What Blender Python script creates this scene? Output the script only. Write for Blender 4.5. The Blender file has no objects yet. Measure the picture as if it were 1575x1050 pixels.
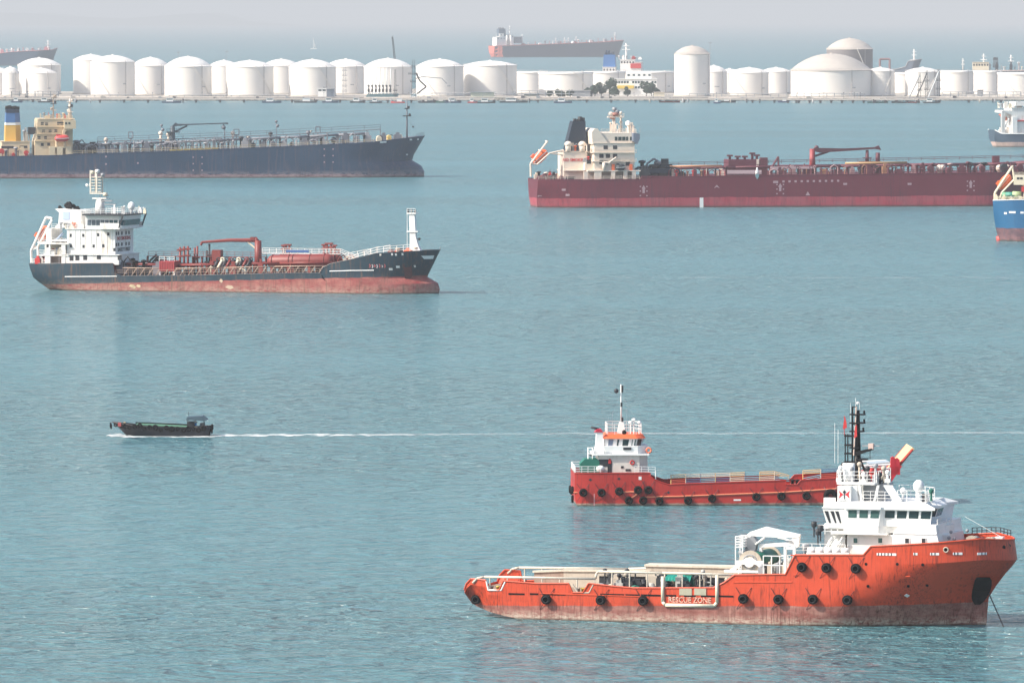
import bpy, bmesh, math, random
from mathutils import Vector, Matrix
import numpy as np
R = math.radians
scene = bpy.context.scene
# ---------------------------------------------------------------- camera, sky, sun, exposure
H = 66.0                     # eye height above the sea (a high-rise on the shore)
FPX = 11000.0                # focal length in photo pixels (1575 wide)
HORIZ = 28.0                 # photo row of the horizon
PITCH = math.atan((525 - HORIZ) / FPX)
cam_d = bpy.data.cameras.new("camera"); cam = bpy.data.objects.new("camera", cam_d)
scene.collection.objects.link(cam); scene.camera = cam
cam_d.sensor_width = 36; cam_d.lens = FPX / 1575 * 36
cam_d.clip_start = 1; cam_d.clip_end = 300000
cam.location = (0, 0, H); cam.rotation_euler = (math.pi / 2 - PITCH, 0, 0)
SUN_EL = R(41); SUN_AZ = R(70)      # azimuth: to the left of straight behind the camera
sdir = Vector((-math.sin(SUN_AZ) * math.cos(SUN_EL), -math.cos(SUN_AZ) * math.cos(SUN_EL), math.sin(SUN_EL)))
world = bpy.data.worlds.new("World"); scene.world = world; world.use_nodes = True
nt = world.node_tree; bg = nt.nodes["Background"]
sky = nt.nodes.new("ShaderNodeTexSky"); sky.sky_type = 'NISHITA'; sky.sun_disc = False
sky.sun_elevation = SUN_EL; sky.sun_rotation = math.atan2(sdir.x, sdir.y)
sky.air_density = 1.0; sky.dust_density = 3.0; sky.ozone_density = 1.0
nt.links.new(sky.outputs[0], bg.inputs[0]); bg.inputs[1].default_value = 0.15
sl = bpy.data.lights.new("sun", 'SUN'); sl.energy = 4.5; sl.angle = R(0.5); sl.color = (1, 0.93, 0.82)
so = bpy.data.objects.new("sun", sl); scene.collection.objects.link(so)
so.rotation_euler = (-sdir).to_track_quat('-Z', 'Y').to_euler()
scene.view_settings.view_transform = 'Standard'; scene.view_settings.look = 'None'
scene.view_settings.exposure = 0.5; scene.view_settings.gamma = 1
scene.render.engine = 'CYCLES'
scene.cycles.max_bounces = 6; scene.cycles.transparent_max_bounces = 16
scene.cycles.volume_bounces = 0
COL = scene.collection
rnd = random.Random(7)

# ---------------------------------------------------------------- helpers
def ray(px, py):
    u = (px - 787.5) / FPX; v = (525 - py) / FPX
    c, s = math.cos(PITCH), math.sin(PITCH)
    return Vector((u, c + v * s, -s + v * c))
def at(px, py, z=0.0):
    """point of the horizontal plane z seen at photo pixel px, py"""
    d = ray(px, py); k = (z - H) / d.z
    return Vector((0, 0, H)) + d * k
def atD(px, py, D):
    d = ray(px, py); return Vector((0, 0, H)) + d * (D / d.y)
def tag(o, label=None, cat=None, group=None, kind=None):
    if label: o["label"] = label
    if cat: o["category"] = cat
    if group: o["group"] = group
    if kind: o["kind"] = kind
    return o
def empty(name, loc=(0, 0, 0), rz=0.0):
    o = bpy.data.objects.new(name, None); COL.objects.link(o)
    o.location = loc; o.rotation_euler = (0, 0, rz); o.empty_display_size = 1
    return o
class MB:
    """collects simple shapes and links them as one mesh object"""
    def __init__(s): s.v = []; s.f = []; s.sm = []
    def add(s, vs, fs, smooth=False):
        n = len(s.v); s.v += [tuple(v) for v in vs]
        s.f += [tuple(i + n for i in f) for f in fs]; s.sm += [smooth] * len(fs); return s
    def box(s, x0, x1, y0, y1, z0, z1):
        return s.add([(x0,y0,z0),(x1,y0,z0),(x1,y1,z0),(x0,y1,z0),(x0,y0,z1),(x1,y0,z1),(x1,y1,z1),(x0,y1,z1)],
                     [(3,2,1,0),(4,5,6,7),(0,1,5,4),(1,2,6,5),(2,3,7,6),(3,0,4,7)])
    def prism(s, pts, y0, y1):
        """outline in x,z extruded along y; y0/y1 may be lists"""
        n = len(pts); a = y0 if isinstance(y0, (list, tuple)) else [y0] * n; b = y1 if isinstance(y1, (list, tuple)) else [y1] * n
        vs = [(p[0], a[i], p[1]) for i, p in enumerate(pts)] + [(p[0], b[i], p[1]) for i, p in enumerate(pts)]
        fs = [tuple(range(n)), tuple(range(2 * n - 1, n - 1, -1))] + [(i, i + n, (i + 1) % n + n, (i + 1) % n) for i in range(n)]
        return s.add(vs, fs)
    def vprism(s, pts, z0, z1, inset=None):
        """outline in x,y extruded up; the top outline may be another list"""
        n = len(pts); top = inset or pts
        vs = [(p[0], p[1], z0) for p in pts] + [(p[0], p[1], z1) for p in top]
        fs = [tuple(range(n - 1, -1, -1)), tuple(range(n, 2 * n))] + [(i, (i + 1) % n, (i + 1) % n + n, i + n) for i in range(n)]
        return s.add(vs, fs)
    def tube(s, p, q, r, n=6, r2=None, cap=True):
        p = Vector(p); q = Vector(q); d = q - p
        if d.length < 1e-6: return s
        a = d.orthogonal().normalized(); b = d.normalized().cross(a); r2 = r if r2 is None else r2
        vs = [p + (a * math.cos(2*math.pi*i/n) + b * math.sin(2*math.pi*i/n)) * r for i in range(n)]
        vs += [q + (a * math.cos(2*math.pi*i/n) + b * math.sin(2*math.pi*i/n)) * r2 for i in range(n)]
        fs = [(i, (i+1) % n, (i+1) % n + n, i + n) for i in range(n)]
        s.add(vs, fs, n > 6)
        if cap: s.add(vs[:n], [tuple(range(n-1, -1, -1))]); s.add(vs[n:], [tuple(range(n))])
        return s
    def path(s, pts, r, n=6):
        for a, b in zip(pts, pts[1:]): s.tube(a, b, r, n)
        return s
    def ball(s, c, r, nu=12, nv=8, sc=(1, 1, 1), v0=-90, v1=90):
        c = Vector(c); vs = []; fs = []
        for j in range(nv + 1):
            t = R(v0 + (v1 - v0) * j / nv)
            for i in range(nu):
                a = 2*math.pi*i/nu
                vs.append(c + Vector((math.cos(a)*math.cos(t)*r*sc[0], math.sin(a)*math.cos(t)*r*sc[1], math.sin(t)*r*sc[2])))
        for j in range(nv):
            for i in range(nu): fs.append((j*nu+i, j*nu+(i+1) % nu, (j+1)*nu+(i+1) % nu, (j+1)*nu+i))
        return s.add(vs, fs, True)
    def torus(s, c, Rr, r, axis='y', nu=18, nv=8, squash=1.0):
        c = Vector(c); vs = []; fs = []
        for i in range(nu):
            a = 2*math.pi*i/nu
            for j in range(nv):
                b = 2*math.pi*j/nv; k = Rr + r*math.cos(b); w = r*squash*math.sin(b)
                p = (k*math.cos(a), w, k*math.sin(a)) if axis == 'y' else ((w, k*math.cos(a), k*math.sin(a)) if axis == 'x' else (k*math.cos(a), k*math.sin(a), w))
                vs.append(c + Vector(p))
        for i in range(nu):
            for j in range(nv): fs.append((i*nv+j, ((i+1) % nu)*nv+j, ((i+1) % nu)*nv+(j+1) % nv, i*nv+(j+1) % nv))
        return s.add(vs, fs, True)
    def lathe(s, c, prof, n=48, smooth=True):
        """prof: list of (radius, z)"""
        c = Vector(c); vs = []; fs = []
        for r, z in prof:
            for i in range(n): a = 2*math.pi*i/n; vs.append(c + Vector((r*math.cos(a), r*math.sin(a), z)))
        for j in range(len(prof)-1):
            for i in range(n): fs.append((j*n+i, j*n+(i+1) % n, (j+1)*n+(i+1) % n, (j+1)*n+i))
        return s.add(vs, fs, smooth)
    def rail(s, pts, h=1.05, step=1.5, r=0.03, bars=3, rp=None):
        """guard rail along a polyline: posts and bars"""
        for a, b in zip(pts, pts[1:]):
            a = Vector(a); b = Vector(b); L = (b - a).length; n = max(1, round(L / step))
            for i in range(n + 1):
                p = a.lerp(b, i / n); s.tube(p, p + Vector((0, 0, h)), rp or r, 4, cap=False)
            for k in range(bars):
                z = h * (k + 1) / bars; s.tube(a + Vector((0,0,z)), b + Vector((0,0,z)), r, 4)
        return s
    def put(s, name, mat, parent=None, loc=None, rot=None, bevel=0):
        me = bpy.data.meshes.new(name); me.from_pydata(s.v, [], s.f)
        me.polygons.foreach_set("use_smooth", s.sm); me.materials.append(mat)
        bm = bmesh.new(); bm.from_mesh(me); bmesh.ops.remove_doubles(bm, verts=bm.verts, dist=1e-5)
        bmesh.ops.recalc_face_normals(bm, faces=bm.faces)
        if bevel: bmesh.ops.bevel(bm, geom=[e for e in bm.edges if e.is_manifold and e.calc_face_angle(0) > 0.5], offset=bevel, segments=1, affect='EDGES')
        bm.to_mesh(me); bm.free()
        o = bpy.data.objects.new(name, me); COL.objects.link(o); o.parent = parent
        if loc is not None: o.location = loc
        if rot is not None: o.rotation_euler = rot
        return o
def copy_tree(o, parent=None):
    c = o.copy(); COL.objects.link(c); c.parent = parent
    for ch in list(o.children): copy_tree(ch, c)
    return c
_font = {}
def text(body, size, mat, parent, name, loc, rot=(math.pi/2, 0, 0), ex=0.02, spacing=1.0, sx=1.0):
    cu = bpy.data.curves.new(name, 'FONT'); cu.body = body; cu.size = size; cu.extrude = ex; cu.space_character = spacing
    cu.align_x = 'CENTER'; cu.align_y = 'CENTER'; cu.resolution_u = 2; cu.offset = size * 0.02
    t = bpy.data.objects.new(name, cu); COL.objects.link(t)
    bpy.context.view_layer.update()
    me = bpy.data.meshes.new_from_object(t.evaluated_get(bpy.context.evaluated_depsgraph_get()))
    bpy.data.objects.remove(t); bpy.data.curves.remove(cu)
    me.materials.clear(); me.materials.append(mat)
    o = bpy.data.objects.new(name, me); COL.objects.link(o); o.parent = parent; o.location = loc; o.rotation_euler = rot; o.scale = (sx, 1, 1)
    return o

# ---------------------------------------------------------------- materials
class NT:
    def __init__(s, name):
        s.m = bpy.data.materials.new(name); s.m.use_nodes = True; s.t = s.m.node_tree
        s.b = s.t.nodes["Principled BSDF"]; s.out = s.t.nodes["Material Output"]
        s.co = s.n("ShaderNodeTexCoord").outputs["Object"]
    def n(s, k, **kw):
        x = s.t.nodes.new(k)
        for a, b in kw.items(): setattr(x, a, b)
        return x
    def l(s, a, b): s.t.links.new(a, b)
    def val(s, sock, x):
        if hasattr(x, "is_linked"): s.l(x, sock)
        else: sock.default_value = x
    def math(s, op, a, b=0.0, clamp=False):
        x = s.n("ShaderNodeMath", operation=op); x.use_clamp = clamp; s.val(x.inputs[0], a); s.val(x.inputs[1], b); return x.outputs[0]
    def mapr(s, x, a, b, c=0.0, d=1.0):
        m = s.n("ShaderNodeMapRange"); s.val(m.inputs[0], x)
        for i, q in enumerate((a, b, c, d)): m.inputs[i+1].default_value = q
        return m.outputs[0]
    def noise(s, scale=(1, 1, 1), sc=1.0, det=4, rough=0.6, dist=0.0, off=(0, 0, 0)):
        mp = s.n("ShaderNodeMapping"); mp.inputs["Scale"].default_value = scale; mp.inputs["Location"].default_value = off
        s.l(s.co, mp.inputs[0]); t = s.n("ShaderNodeTexNoise"); t.inputs["Scale"].default_value = sc
        t.inputs["Detail"].default_value = det; t.inputs["Roughness"].default_value = rough; t.inputs["Distortion"].default_value = dist
        s.l(mp.outputs[0], t.inputs[0]); return t.outputs[0]
    def mix(s, fac, a, b):
        x = s.n("ShaderNodeMix", data_type='RGBA'); s.val(x.inputs[0], fac)
        for i, c in ((6, a), (7, b)):
            if isinstance(c, tuple): x.inputs[i].default_value = (*c, 1)
            else: s.l(c, x.inputs[i])
        return x.outputs[2]
    def sep(s):
        x = s.n("ShaderNodeSeparateXYZ"); s.l(s.co, x.inputs[0]); return x.outputs
def paint(name, col, rough=0.5, dirt=0.25, dirtcol=(0.16, 0.09, 0.06), vary=0.12, streak=3.0, sc=0.5, metal=0.0, lo=0.55, hi=0.8):
    """weathered paint: patchy tone and rust or grime in vertical streaks"""
    m = NT(name)
    a = m.noise((1, 1, 1), sc, 5); f = m.mapr(a, 0.3, 0.7, 1 - vary, 1 + vary * 0.4)
    hs = m.n("ShaderNodeHueSaturation"); hs.inputs["Color"].default_value = (*col, 1); m.l(f, hs.inputs["Value"])
    c = hs.outputs[0]
    if dirt > 0:
        s_ = m.noise((streak, streak, streak * 0.12), sc * 2, 5, 0.65, off=(3, 9, 1)); k = m.mapr(s_, lo, hi, 0, dirt)
        c = m.mix(k, c, dirtcol)
    m.l(c, m.b.inputs["Base Color"]); m.b.inputs["Roughness"].default_value = rough; m.b.inputs["Metallic"].default_value = metal
    return m.m
def plain(name, col, rough=0.5, metal=0.0, ior=None):
    m = bpy.data.materials.new(name); m.use_nodes = True; b = m.node_tree.nodes["Principled BSDF"]
    b.inputs["Base Color"].default_value = (*col, 1); b.inputs["Roughness"].default_value = rough; b.inputs["Metallic"].default_value = metal
    if max(col) < .03: b.inputs["Specular IOR Level"].default_value = .2
    return m
def hull_paint(name, top, boot, z0, k=0.0, band=None, rust=0.5, rustcol=(0.11, 0.04, 0.025), scum=(0.38, 0.30, 0.25), scum_top=0.7, scum_amt=0.5, fade=(0.5, 0.3, 0.25), fade_amt=0.3, sc=1.0, rough=0.45, grime=0.0, plates=0.06):
    """topsides above z = z0 + k x, bottom paint below it, rust runs, scum near the water"""
    m = NT(name); X, Y, Z = m.sep()
    wob = m.mapr(m.noise((1, 1, 1), 0.6 * sc, 3), 0.3, 0.7, -0.06 / sc, 0.06 / sc)
    zz = m.math('SUBTRACT', m.math('SUBTRACT', Z, m.math('MULTIPLY', X, k)), z0)
    up = m.mapr(m.math('ADD', zz, wob), -0.02, 0.02)
    big = m.noise((1, 1, 1), 0.25 * sc, 5, 0.6, 0.3)
    tv = m.mix(m.mapr(big, 0.42, 0.75, 0, fade_amt), top, tuple(min(1, c*1.35 + .03) for c in top))
    # weld lines and plate tone
    br = m.n("ShaderNodeTexBrick"); mp = m.n("ShaderNodeCombineXYZ"); m.l(X, mp.inputs[0]); m.l(Z, mp.inputs[1]); m.l(mp.outputs[0], br.inputs[0])
    br.inputs["Scale"].default_value = 0.4 * sc; br.inputs["Mortar Size"].default_value = 0.006; br.inputs["Color1"].default_value = (1, 1, 1, 1)
    br.inputs["Color2"].default_value = (1 - plates,) * 3 + (1,); br.inputs["Mortar"].default_value = (1 - 2.5 * plates,) * 3 + (1,)
    br.inputs["Brick Width"].default_value = 2.2; br.inputs["Row Height"].default_value = 0.8
    tm = m.n("ShaderNodeMix", data_type='RGBA', blend_type='MULTIPLY'); tm.inputs[0].default_value = 1; m.l(tv, tm.inputs[6]); m.l(br.outputs[0], tm.inputs[7]); tv = tm.outputs[2]
    bn = m.noise((1, 1, 2.5), 0.5 * sc, 6, 0.7)
    bt = m.mix(m.mapr(bn, 0.35, 0.65, 0, 1), boot, fade)
    bt = m.mix(m.mapr(m.noise((1, 1, .25), 1.6 * sc, 5, .7, off=(5, 2, 1)), 0.5, 0.75, 0, .75), bt, tuple(c * .35 for c in boot))
    c = m.mix(up, bt, tv)
    # scum line just over the water
    sn = m.noise((1, 1, 3), 1.3 * sc, 5, 0.7, off=(1, 7, 3))
    sb = m.math('MULTIPLY', m.mapr(Z, 0.15 / sc, scum_top, 1, 0), m.mapr(sn, 0.40, 0.54, 0, scum_amt))
    c = m.mix(sb, c, scum)
    c = m.mix(m.mapr(Z, 0.04, 0.28 / sc, 0.85, 0), c, (0.03, 0.035, 0.025))
    # rust runs
    st = m.noise((3.0, 3.0, 0.22), 1.0 * sc, 5, 0.68, off=(2, 5, 8)); st2 = m.noise((1, 1, 1), 0.35 * sc, 3, 0.5, off=(9, 1, 4))
    rk = m.math('MULTIPLY', m.mapr(st, 0.52, 0.66, 0, rust), m.mapr(st2, 0.38, 0.62, 0.1, 1))
    c = m.mix(rk, c, rustcol)
    s3 = m.noise((7.0, 7.0, 0.5), 1.0 * sc, 4, 0.7, off=(7, 3, 2)); s4 = m.noise((1, 1, .5), 0.22 * sc, 3, 0.5, off=(3, 6, 1))
    c = m.mix(m.math('MULTIPLY', m.mapr(s3, 0.52, 0.70, 0, min(1, rust * 1.1)), m.mapr(s4, 0.42, 0.60, 0, 1)), c, tuple(q * .55 for q in rustcol))
    if grime:
        g = m.math('MULTIPLY', m.mapr(m.noise((1, 1, .6), .8 * sc, 6, .7, off=(4, 4, 4)), .45, .7, 0, grime), m.mapr(zz, 0, 1.6 / sc, 1, .0)); c = m.mix(g, c, rustcol)
    m.l(c, m.b.inputs["Base Color"]); m.b.inputs["Roughness"].default_value = rough
    return m.m
# ================================================================ sea, land
def sea_material():
    m = NT("sea_water"); t = m.t
    geo = m.n("ShaderNodeNewGeometry").outputs["Position"]; m.co = geo
    n0 = m.noise((.30, 1, 1), 0.006, 4, 0.55, 0.5)              # lanes of calmer and rougher water
    n1 = m.noise((.7, 1, 1), 0.09, 2, 0.5, 0.4)                 # low swell
    n2 = m.noise((.50, 1, 1), 0.24, 3, 0.6, 0.5, off=(4, 2, 0)) # wind waves: separate steep little crests
    n3 = m.noise((.50, 1, 1), 0.95, 3, 0.65, 0.3, off=(1, 8, 0))
    crest = lambda n, lo: m.math('MAXIMUM', m.math('SUBTRACT', n, lo), 0.0)
    h = m.math('ADD', m.math('MULTIPLY', n1, SW1), m.math('ADD', m.math('MULTIPLY', crest(n2, .47), SW2), m.math('MULTIPLY', crest(n3, .45), SW3)))
    bp = m.n("ShaderNodeBump"); m.l(h, bp.inputs["Height"]); bp.inputs["Distance"].default_value = 1.0
    m.l(m.mapr(n0, 0.34, 0.66, 0.55, 1.0), bp.inputs["Strength"])
    m.l(bp.outputs[0], m.b.inputs["Normal"])
    m.b.inputs["Base Color"].default_value = (0.078, 0.202, 0.232, 1)
    sp = m.n("ShaderNodeSeparateXYZ"); m.l(geo, sp.inputs[0])
    m.l(m.mapr(sp.outputs[1], 700, 3000, .15, .25), m.b.inputs["Roughness"])   # chop too small to model far out
    m.b.inputs["IOR"].default_value = 1.33
    return m.m
SW1, SW2, SW3 = 1.8, 9.5, 2.8
M_SEA = sea_material()
s = MB(); s.add([(-60000, -1500, 0), (60000, -1500, 0), (60000, 120000, 0), (-60000, 120000, 0)], [(0, 1, 2, 3)])
sea = s.put("sea", M_SEA); tag(sea, kind="structure")
# ================================================================ materials shared
W = paint("white_paint", (0.80, 0.79, 0.76), 0.45, 0.35, (0.42, 0.27, 0.16), 0.06, 1.5, 0.3, lo=.56)
WCLEAN = paint("clean_white_paint", (0.82, 0.82, 0.80), 0.4, 0.12, (0.45, 0.35, 0.25), 0.04, 2, 0.4)
CREAM = paint("cream_paint", (0.74, 0.66, 0.50), 0.5, 0.35, (0.40, 0.25, 0.15), 0.08, 1.2, 0.2)
TANKW = paint("tank_shell_paint", (0.80, 0.765, 0.715), 0.55, 0.10, (0.55, 0.45, 0.38), 0.05, 0.15, 0.05, lo=.5)
TANKR = paint("tank_roof_paint", (0.80, 0.775, 0.735), 0.6, 0.22, (0.50, 0.42, 0.36), 0.08, 0.2, 0.08)
TANKG = paint("grey_tank_paint", (0.19, 0.175, 0.18), 0.6, 0.2, (0.2, 0.2, 0.22), 0.1, 0.2, 0.05)
TANKB = paint("beige_roof_paint", (0.50, 0.455, 0.41), 0.7, 0.4, (0.40, 0.33, 0.28), 0.12, 0.25, 0.06)
CONC = paint("concrete", (0.44, 0.40, 0.35), 0.85, 0.5, (0.22, 0.19, 0.16), 0.2, 0.3, 0.15)
PALECONC = paint("pale_concrete", (0.62, 0.55, 0.49), 0.8, 0.35, (0.35, 0.28, 0.24), 0.1, 0.3, 0.1)
DARK = plain("dark_steel", (0.022, 0.025, 0.032), 0.6)
GREY = plain("grey_steel", (0.28, 0.29, 0.31), 0.5)
PIPE = plain("pipe_steel", (0.45, 0.42, 0.41), 0.5)
BLACK = plain("black_paint", (0.004, 0.004, 0.005), 0.6)
TYRE = plain("tyre_rubber", (0.005, 0.005, 0.006), 0.8)
GLASS = plain("dark_glass", (0.02, 0.045, 0.05), 0.08)
GLASSG = plain("green_glass", (0.05, 0.12, 0.11), 0.1)
ORANGE = plain("lifeboat_orange", (0.80, 0.15, 0.045), 0.4)
REDP = plain("red_paint", (0.5, 0.03, 0.03), 0.5)
YEL = plain("yellow_paint", (0.72, 0.50, 0.07), 0.5)
GREEN = plain("green_paint", (0.01, 0.14, 0.10), 0.6)
BLUEP = plain("blue_paint", (0.04, 0.14, 0.34), 0.5)
WOOD = plain("weathered_timber", (0.45, 0.33, 0.2), 0.8)

# ================================================================ the oil island
LZ = 3.0
def D_of(py, z): return FPX * (H - z) / (py - HORIZ)
Lf, Lb = 5728.0, D_of(140.5, LZ)
xw = lambda px, D: (px - 787.5) / FPX * D
land = MB(); land.vprism([(xw(-300, Lf), Lf), (xw(1900, Lf), Lf), (xw(1900, Lf), Lb + 900), (xw(700, Lb), Lb + 700), (xw(600, Lb), Lb), (xw(-300, Lb), Lb)], -2, LZ)
g = land.put("island_ground", paint("island_ground_fill", (0.42, 0.38, 0.33), 0.9, 0.6, (0.12, 0.15, 0.09), 0.25, 0.05, 0.03)); tag(g, kind="structure")
# far hills beyond the haze
for nm, pts, D in (("hills", [(-200, 60), (-200, 18), (40, 20), (110, 26), (190, 29), (280, 22), (320, 20), (370, 33), (470, 44), (520, 60)], 62000),):
    hb = MB(); P = [atD(x, y, D) for x, y in pts]; hb.prism([(p.x, max(p.z, -0.5)) for p in P], D, D + 3000)
    o = hb.put(nm, plain("hill_forest", (0.06, 0.09, 0.06), 0.9)); tag(o, kind="structure")

def tank(pl, pr, ytop, yapex, ybase, label, kind="dome", stair=1, mat=None, roofmat=None, rim=True, post=None, group="white storage tanks on the oil island", z=LZ):
    D0 = D_of(ybase, z); r = (pr - pl) / 2 / FPX * D0; D = D0 + r; r = (pr - pl) / 2 / FPX * D
    cx = (pl + pr) / 2; c = Vector((xw(cx, D), D, z))
    h = H - (ytop - HORIZ) / FPX * (D - r) - z
    ha = max(h + 0.8, H - (yapex - HORIZ) / FPX * D - z)
    t = empty("storage_tank", c); tag(t, label, "storage tank", group)
    mat = mat or TANKW; roofmat = roofmat or TANKR
    m = MB(); m.lathe((0, 0, 0), [(r, 0), (r, h * .33), (r, h * .66), (r, h)], 56); m.put("shell", mat, t)
    m = MB(); rise = ha - h
    if kind == "dome":
        prof = [(r * 1.012, h - .5), (r * 1.012, h)] + [(r * math.cos(a), h + rise * math.sin(a) ** 1.0) for a in [R(q) for q in (8, 20, 32, 44, 56, 68, 80)]] + [(0.01, ha)]
        # shallow spherical cap
        Rc = (r * r + rise * rise) / (2 * rise)
        prof = [(r * 1.02, h - .6), (r * 1.02, h)] + [(r * k, ha - Rc + math.sqrt(max(0, Rc * Rc - (r * k) ** 2))) for k in (1, .9, .8, .65, .5, .35, .2, .08)] + [(0.01, ha)]
    elif kind == "cone":
        prof = [(r * 1.03, h - .8), (r * 1.03, h), (r, h), (r * .5, h + rise * .56), (r * .05, ha), (0.01, ha)]
    else:
        prof = [(r * 1.025, h - 1.6), (r * 1.025, h), (r * .985, h), (r * .985, h - 2.5), (0.01, h - 2)]
    m.lathe((0, 0, 0), prof, 56); ro = m.put("roof", roofmat, t)
    if kind != "flat":
        v = MB(); v.lathe((0, 0, ha - .2), [(1.1, 0), (1.1, .7), (.01, .9)], 10)
        v.put("roof_vent", roofmat, ro)
    if rnd.random() < .6:
        a = R(rnd.uniform(-80, -45)); q = MB(); hh = h * rnd.uniform(.28, .34)
        q.box((r+.08)*math.cos(a)-2, (r+.08)*math.cos(a)+2, (r+.08)*math.sin(a)-.15, (r+.08)*math.sin(a)+.15, hh, hh+.7)
        q.put("faded_numbering", GREY, t)
    if rim:
        g = MB(); n = 40; pr_ = [Vector((r * 1.01 * math.cos(2*math.pi*i/n), r * 1.01 * math.sin(2*math.pi*i/n), h)) for i in range(n + 1)]
        g.rail(pr_[n//2:], 1.2, 4, .09, 1); g.put("roof_railing", PIPE, ro)
    if stair:
        s_ = MB(); a0, a1 = (R(-150), R(-95)) if stair > 0 else (R(-40), R(-85)); n = 14; rr = r + .6
        if abs(stair) == 2: a0, a1 = R(-75), R(-25)
        P = [Vector((rr * math.cos(a0 + (a1 - a0) * i / n), rr * math.sin(a0 + (a1 - a0) * i / n), h * (1 - i / n))) for i in range(n + 1)]
        for p, q in zip(P, P[1:]):
            s_.tube(p, q, .28, 5); s_.tube(p + Vector((0, 0, 1.1)), q + Vector((0, 0, 1.1)), .1, 4); s_.tube(p, p + Vector((0, 0, 1.1)), .07, 4)
        s_.put("spiral_stair", TANKW, t)
    pa = R(post if post is not None else -52); q = MB(); x, y = (r + .35) * math.cos(pa), (r + .35) * math.sin(pa)
    q.tube((x, y, 0), (x, y, h + .5), .28, 6); q.tube((x, y, h + .4), (x * .9, y * .9, h + .8), .22, 6); q.put("riser_pipe", PIPE, t)
    b = MB(); b.lathe((0, 0, 0), [(r + .8, 0), (r + .8, .7), (r, .75)], 48); b.put("foundation_ring", CONC, t)
    return t
T = tank
T(28, 94, 100, 89, 145, "wide domed white tank at the far left, behind a smaller tank", stair=-1)
T(40, 88, 112, 105, 147, "small low domed tank in front of the wide domed tank at the far left", stair=0, post=-62)
T(-16, 15, 112, 104, 145, "small tank cut off by the left edge of the picture", stair=0)
T(4, 30, 112, 103, 147, "narrow short white tank between the left picture edge and the wide domed tank", stair=0)
T(113, 168, 92, 84, 144.5, "tall white tank left of the gap of open water, behind its bright neighbour", stair=2)
T(140, 208, 95, 85, 147.5, "large tall tank second right of the water gap, half its wall in grey shade", stair=1)
T(203, 261, 101, 88.5, 146, "domed tank third right of the water gap, tucked behind two larger tanks", stair=1)
T(253.5, 326, 102, 87, 148, "wide tank with high round roof and vent knob, fourth right of the water gap", stair=-2)
T(322, 368, 101, 93, 144.5, "narrow-looking tank half hidden left of a wide tank, fifth right of the water gap", stair=0)
T(348, 421, 102.5, 93, 148, "wide tank with a short shaded stair edge, sixth right of the water gap", stair=-2)
T(404, 462, 101, 91, 144.5, "tank half hidden with a flat-topped roof, seventh right of the water gap", stair=0, post=-40)
T(444.5, 517, 103, 91.5, 148, "wide bright tank behind the small pale jetty hut", stair=-2)
T(500, 564, 102, 91, 144.5, "tank with dark ladder landings up its wall, left of the loading arms", stair=0, post=-58)
T(560, 634, 102.5, 90, 146, "white tank directly behind the row of loading arms", stair=0)
T(640, 713, 102, 91, 148, "wide white tank right of the dark lattice mast", stair=1)
T(713, 795, 100.5, 93.5, 147.5, "widest domed tank at the right end of the long left row, beside the low tanks", stair=2)
T(786, 842, 110, 108, 143.5, "low flat-roofed tank just right of the long row of domed tanks", "flat", stair=0)
T(828.5, 912, 111, 109, 147, "broad low flat-roofed tank with a shadow cut across its bright wall", "flat", stair=-2)
T(900, 962, 110, 108, 143.5, "low flat tank behind the left clump of trees", "flat", stair=0)
T(950, 1040, 110, 108, 143, "broad low tank behind the white office building", "flat", stair=0)
T(1037, 1092, 83, 70.5, 148, "tallest slim white tank, standing alone above its neighbours", stair=0, roofmat=TANKB, post=-30)
T(1078, 1118, 110, 101, 145, "small tank directly right of the tallest slim tank", stair=0)
T(1104, 1140, 112, 106, 143.5, "small bright tank mostly hidden, two right of the tallest slim tank", stair=0)
T(1122, 1182, 111.5, 104, 147, "low shallow-domed tank partly covered by a neighbour's shadow", stair=1)
T(1170, 1217, 110, 104, 144.5, "low tank immediately left of the biggest domed tank", stair=0)
T(1216, 1340, 108, 82.5, 148.5, "biggest tank, with a huge beige dome", stair=0, roofmat=TANKB, post=-62, group=None)
T(1271, 1342, 75.5, 59, 141.5, "grey-walled tank with a pale shallow dome rising behind the huge dome", "dome", stair=2, mat=TANKG, roofmat=TANKB, group=None)
T(1332, 1376, 109, 104, 148, "small domed tank with a slanting stair shadow, right of the huge dome", stair=-1)
T(1368, 1412, 112, 109, 144, "short flat tank wedged between two small domed tanks", "flat", stair=0)
T(1392, 1446, 110, 104, 148, "domed tank behind the tangle of loading arms at the right", stair=-1)
T(1440, 1498, 109, 107, 145, "flat shaded tank right of the right-hand loading arms", "flat", stair=0)
T(1497, 1540, 109, 106, 146, "bright flat tank with a small dark block beside it, near the right edge", "flat", stair=0)
T(1534, 1600, 112, 110, 148, "tank cut off by the right edge of the picture", "flat", stair=1)

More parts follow.
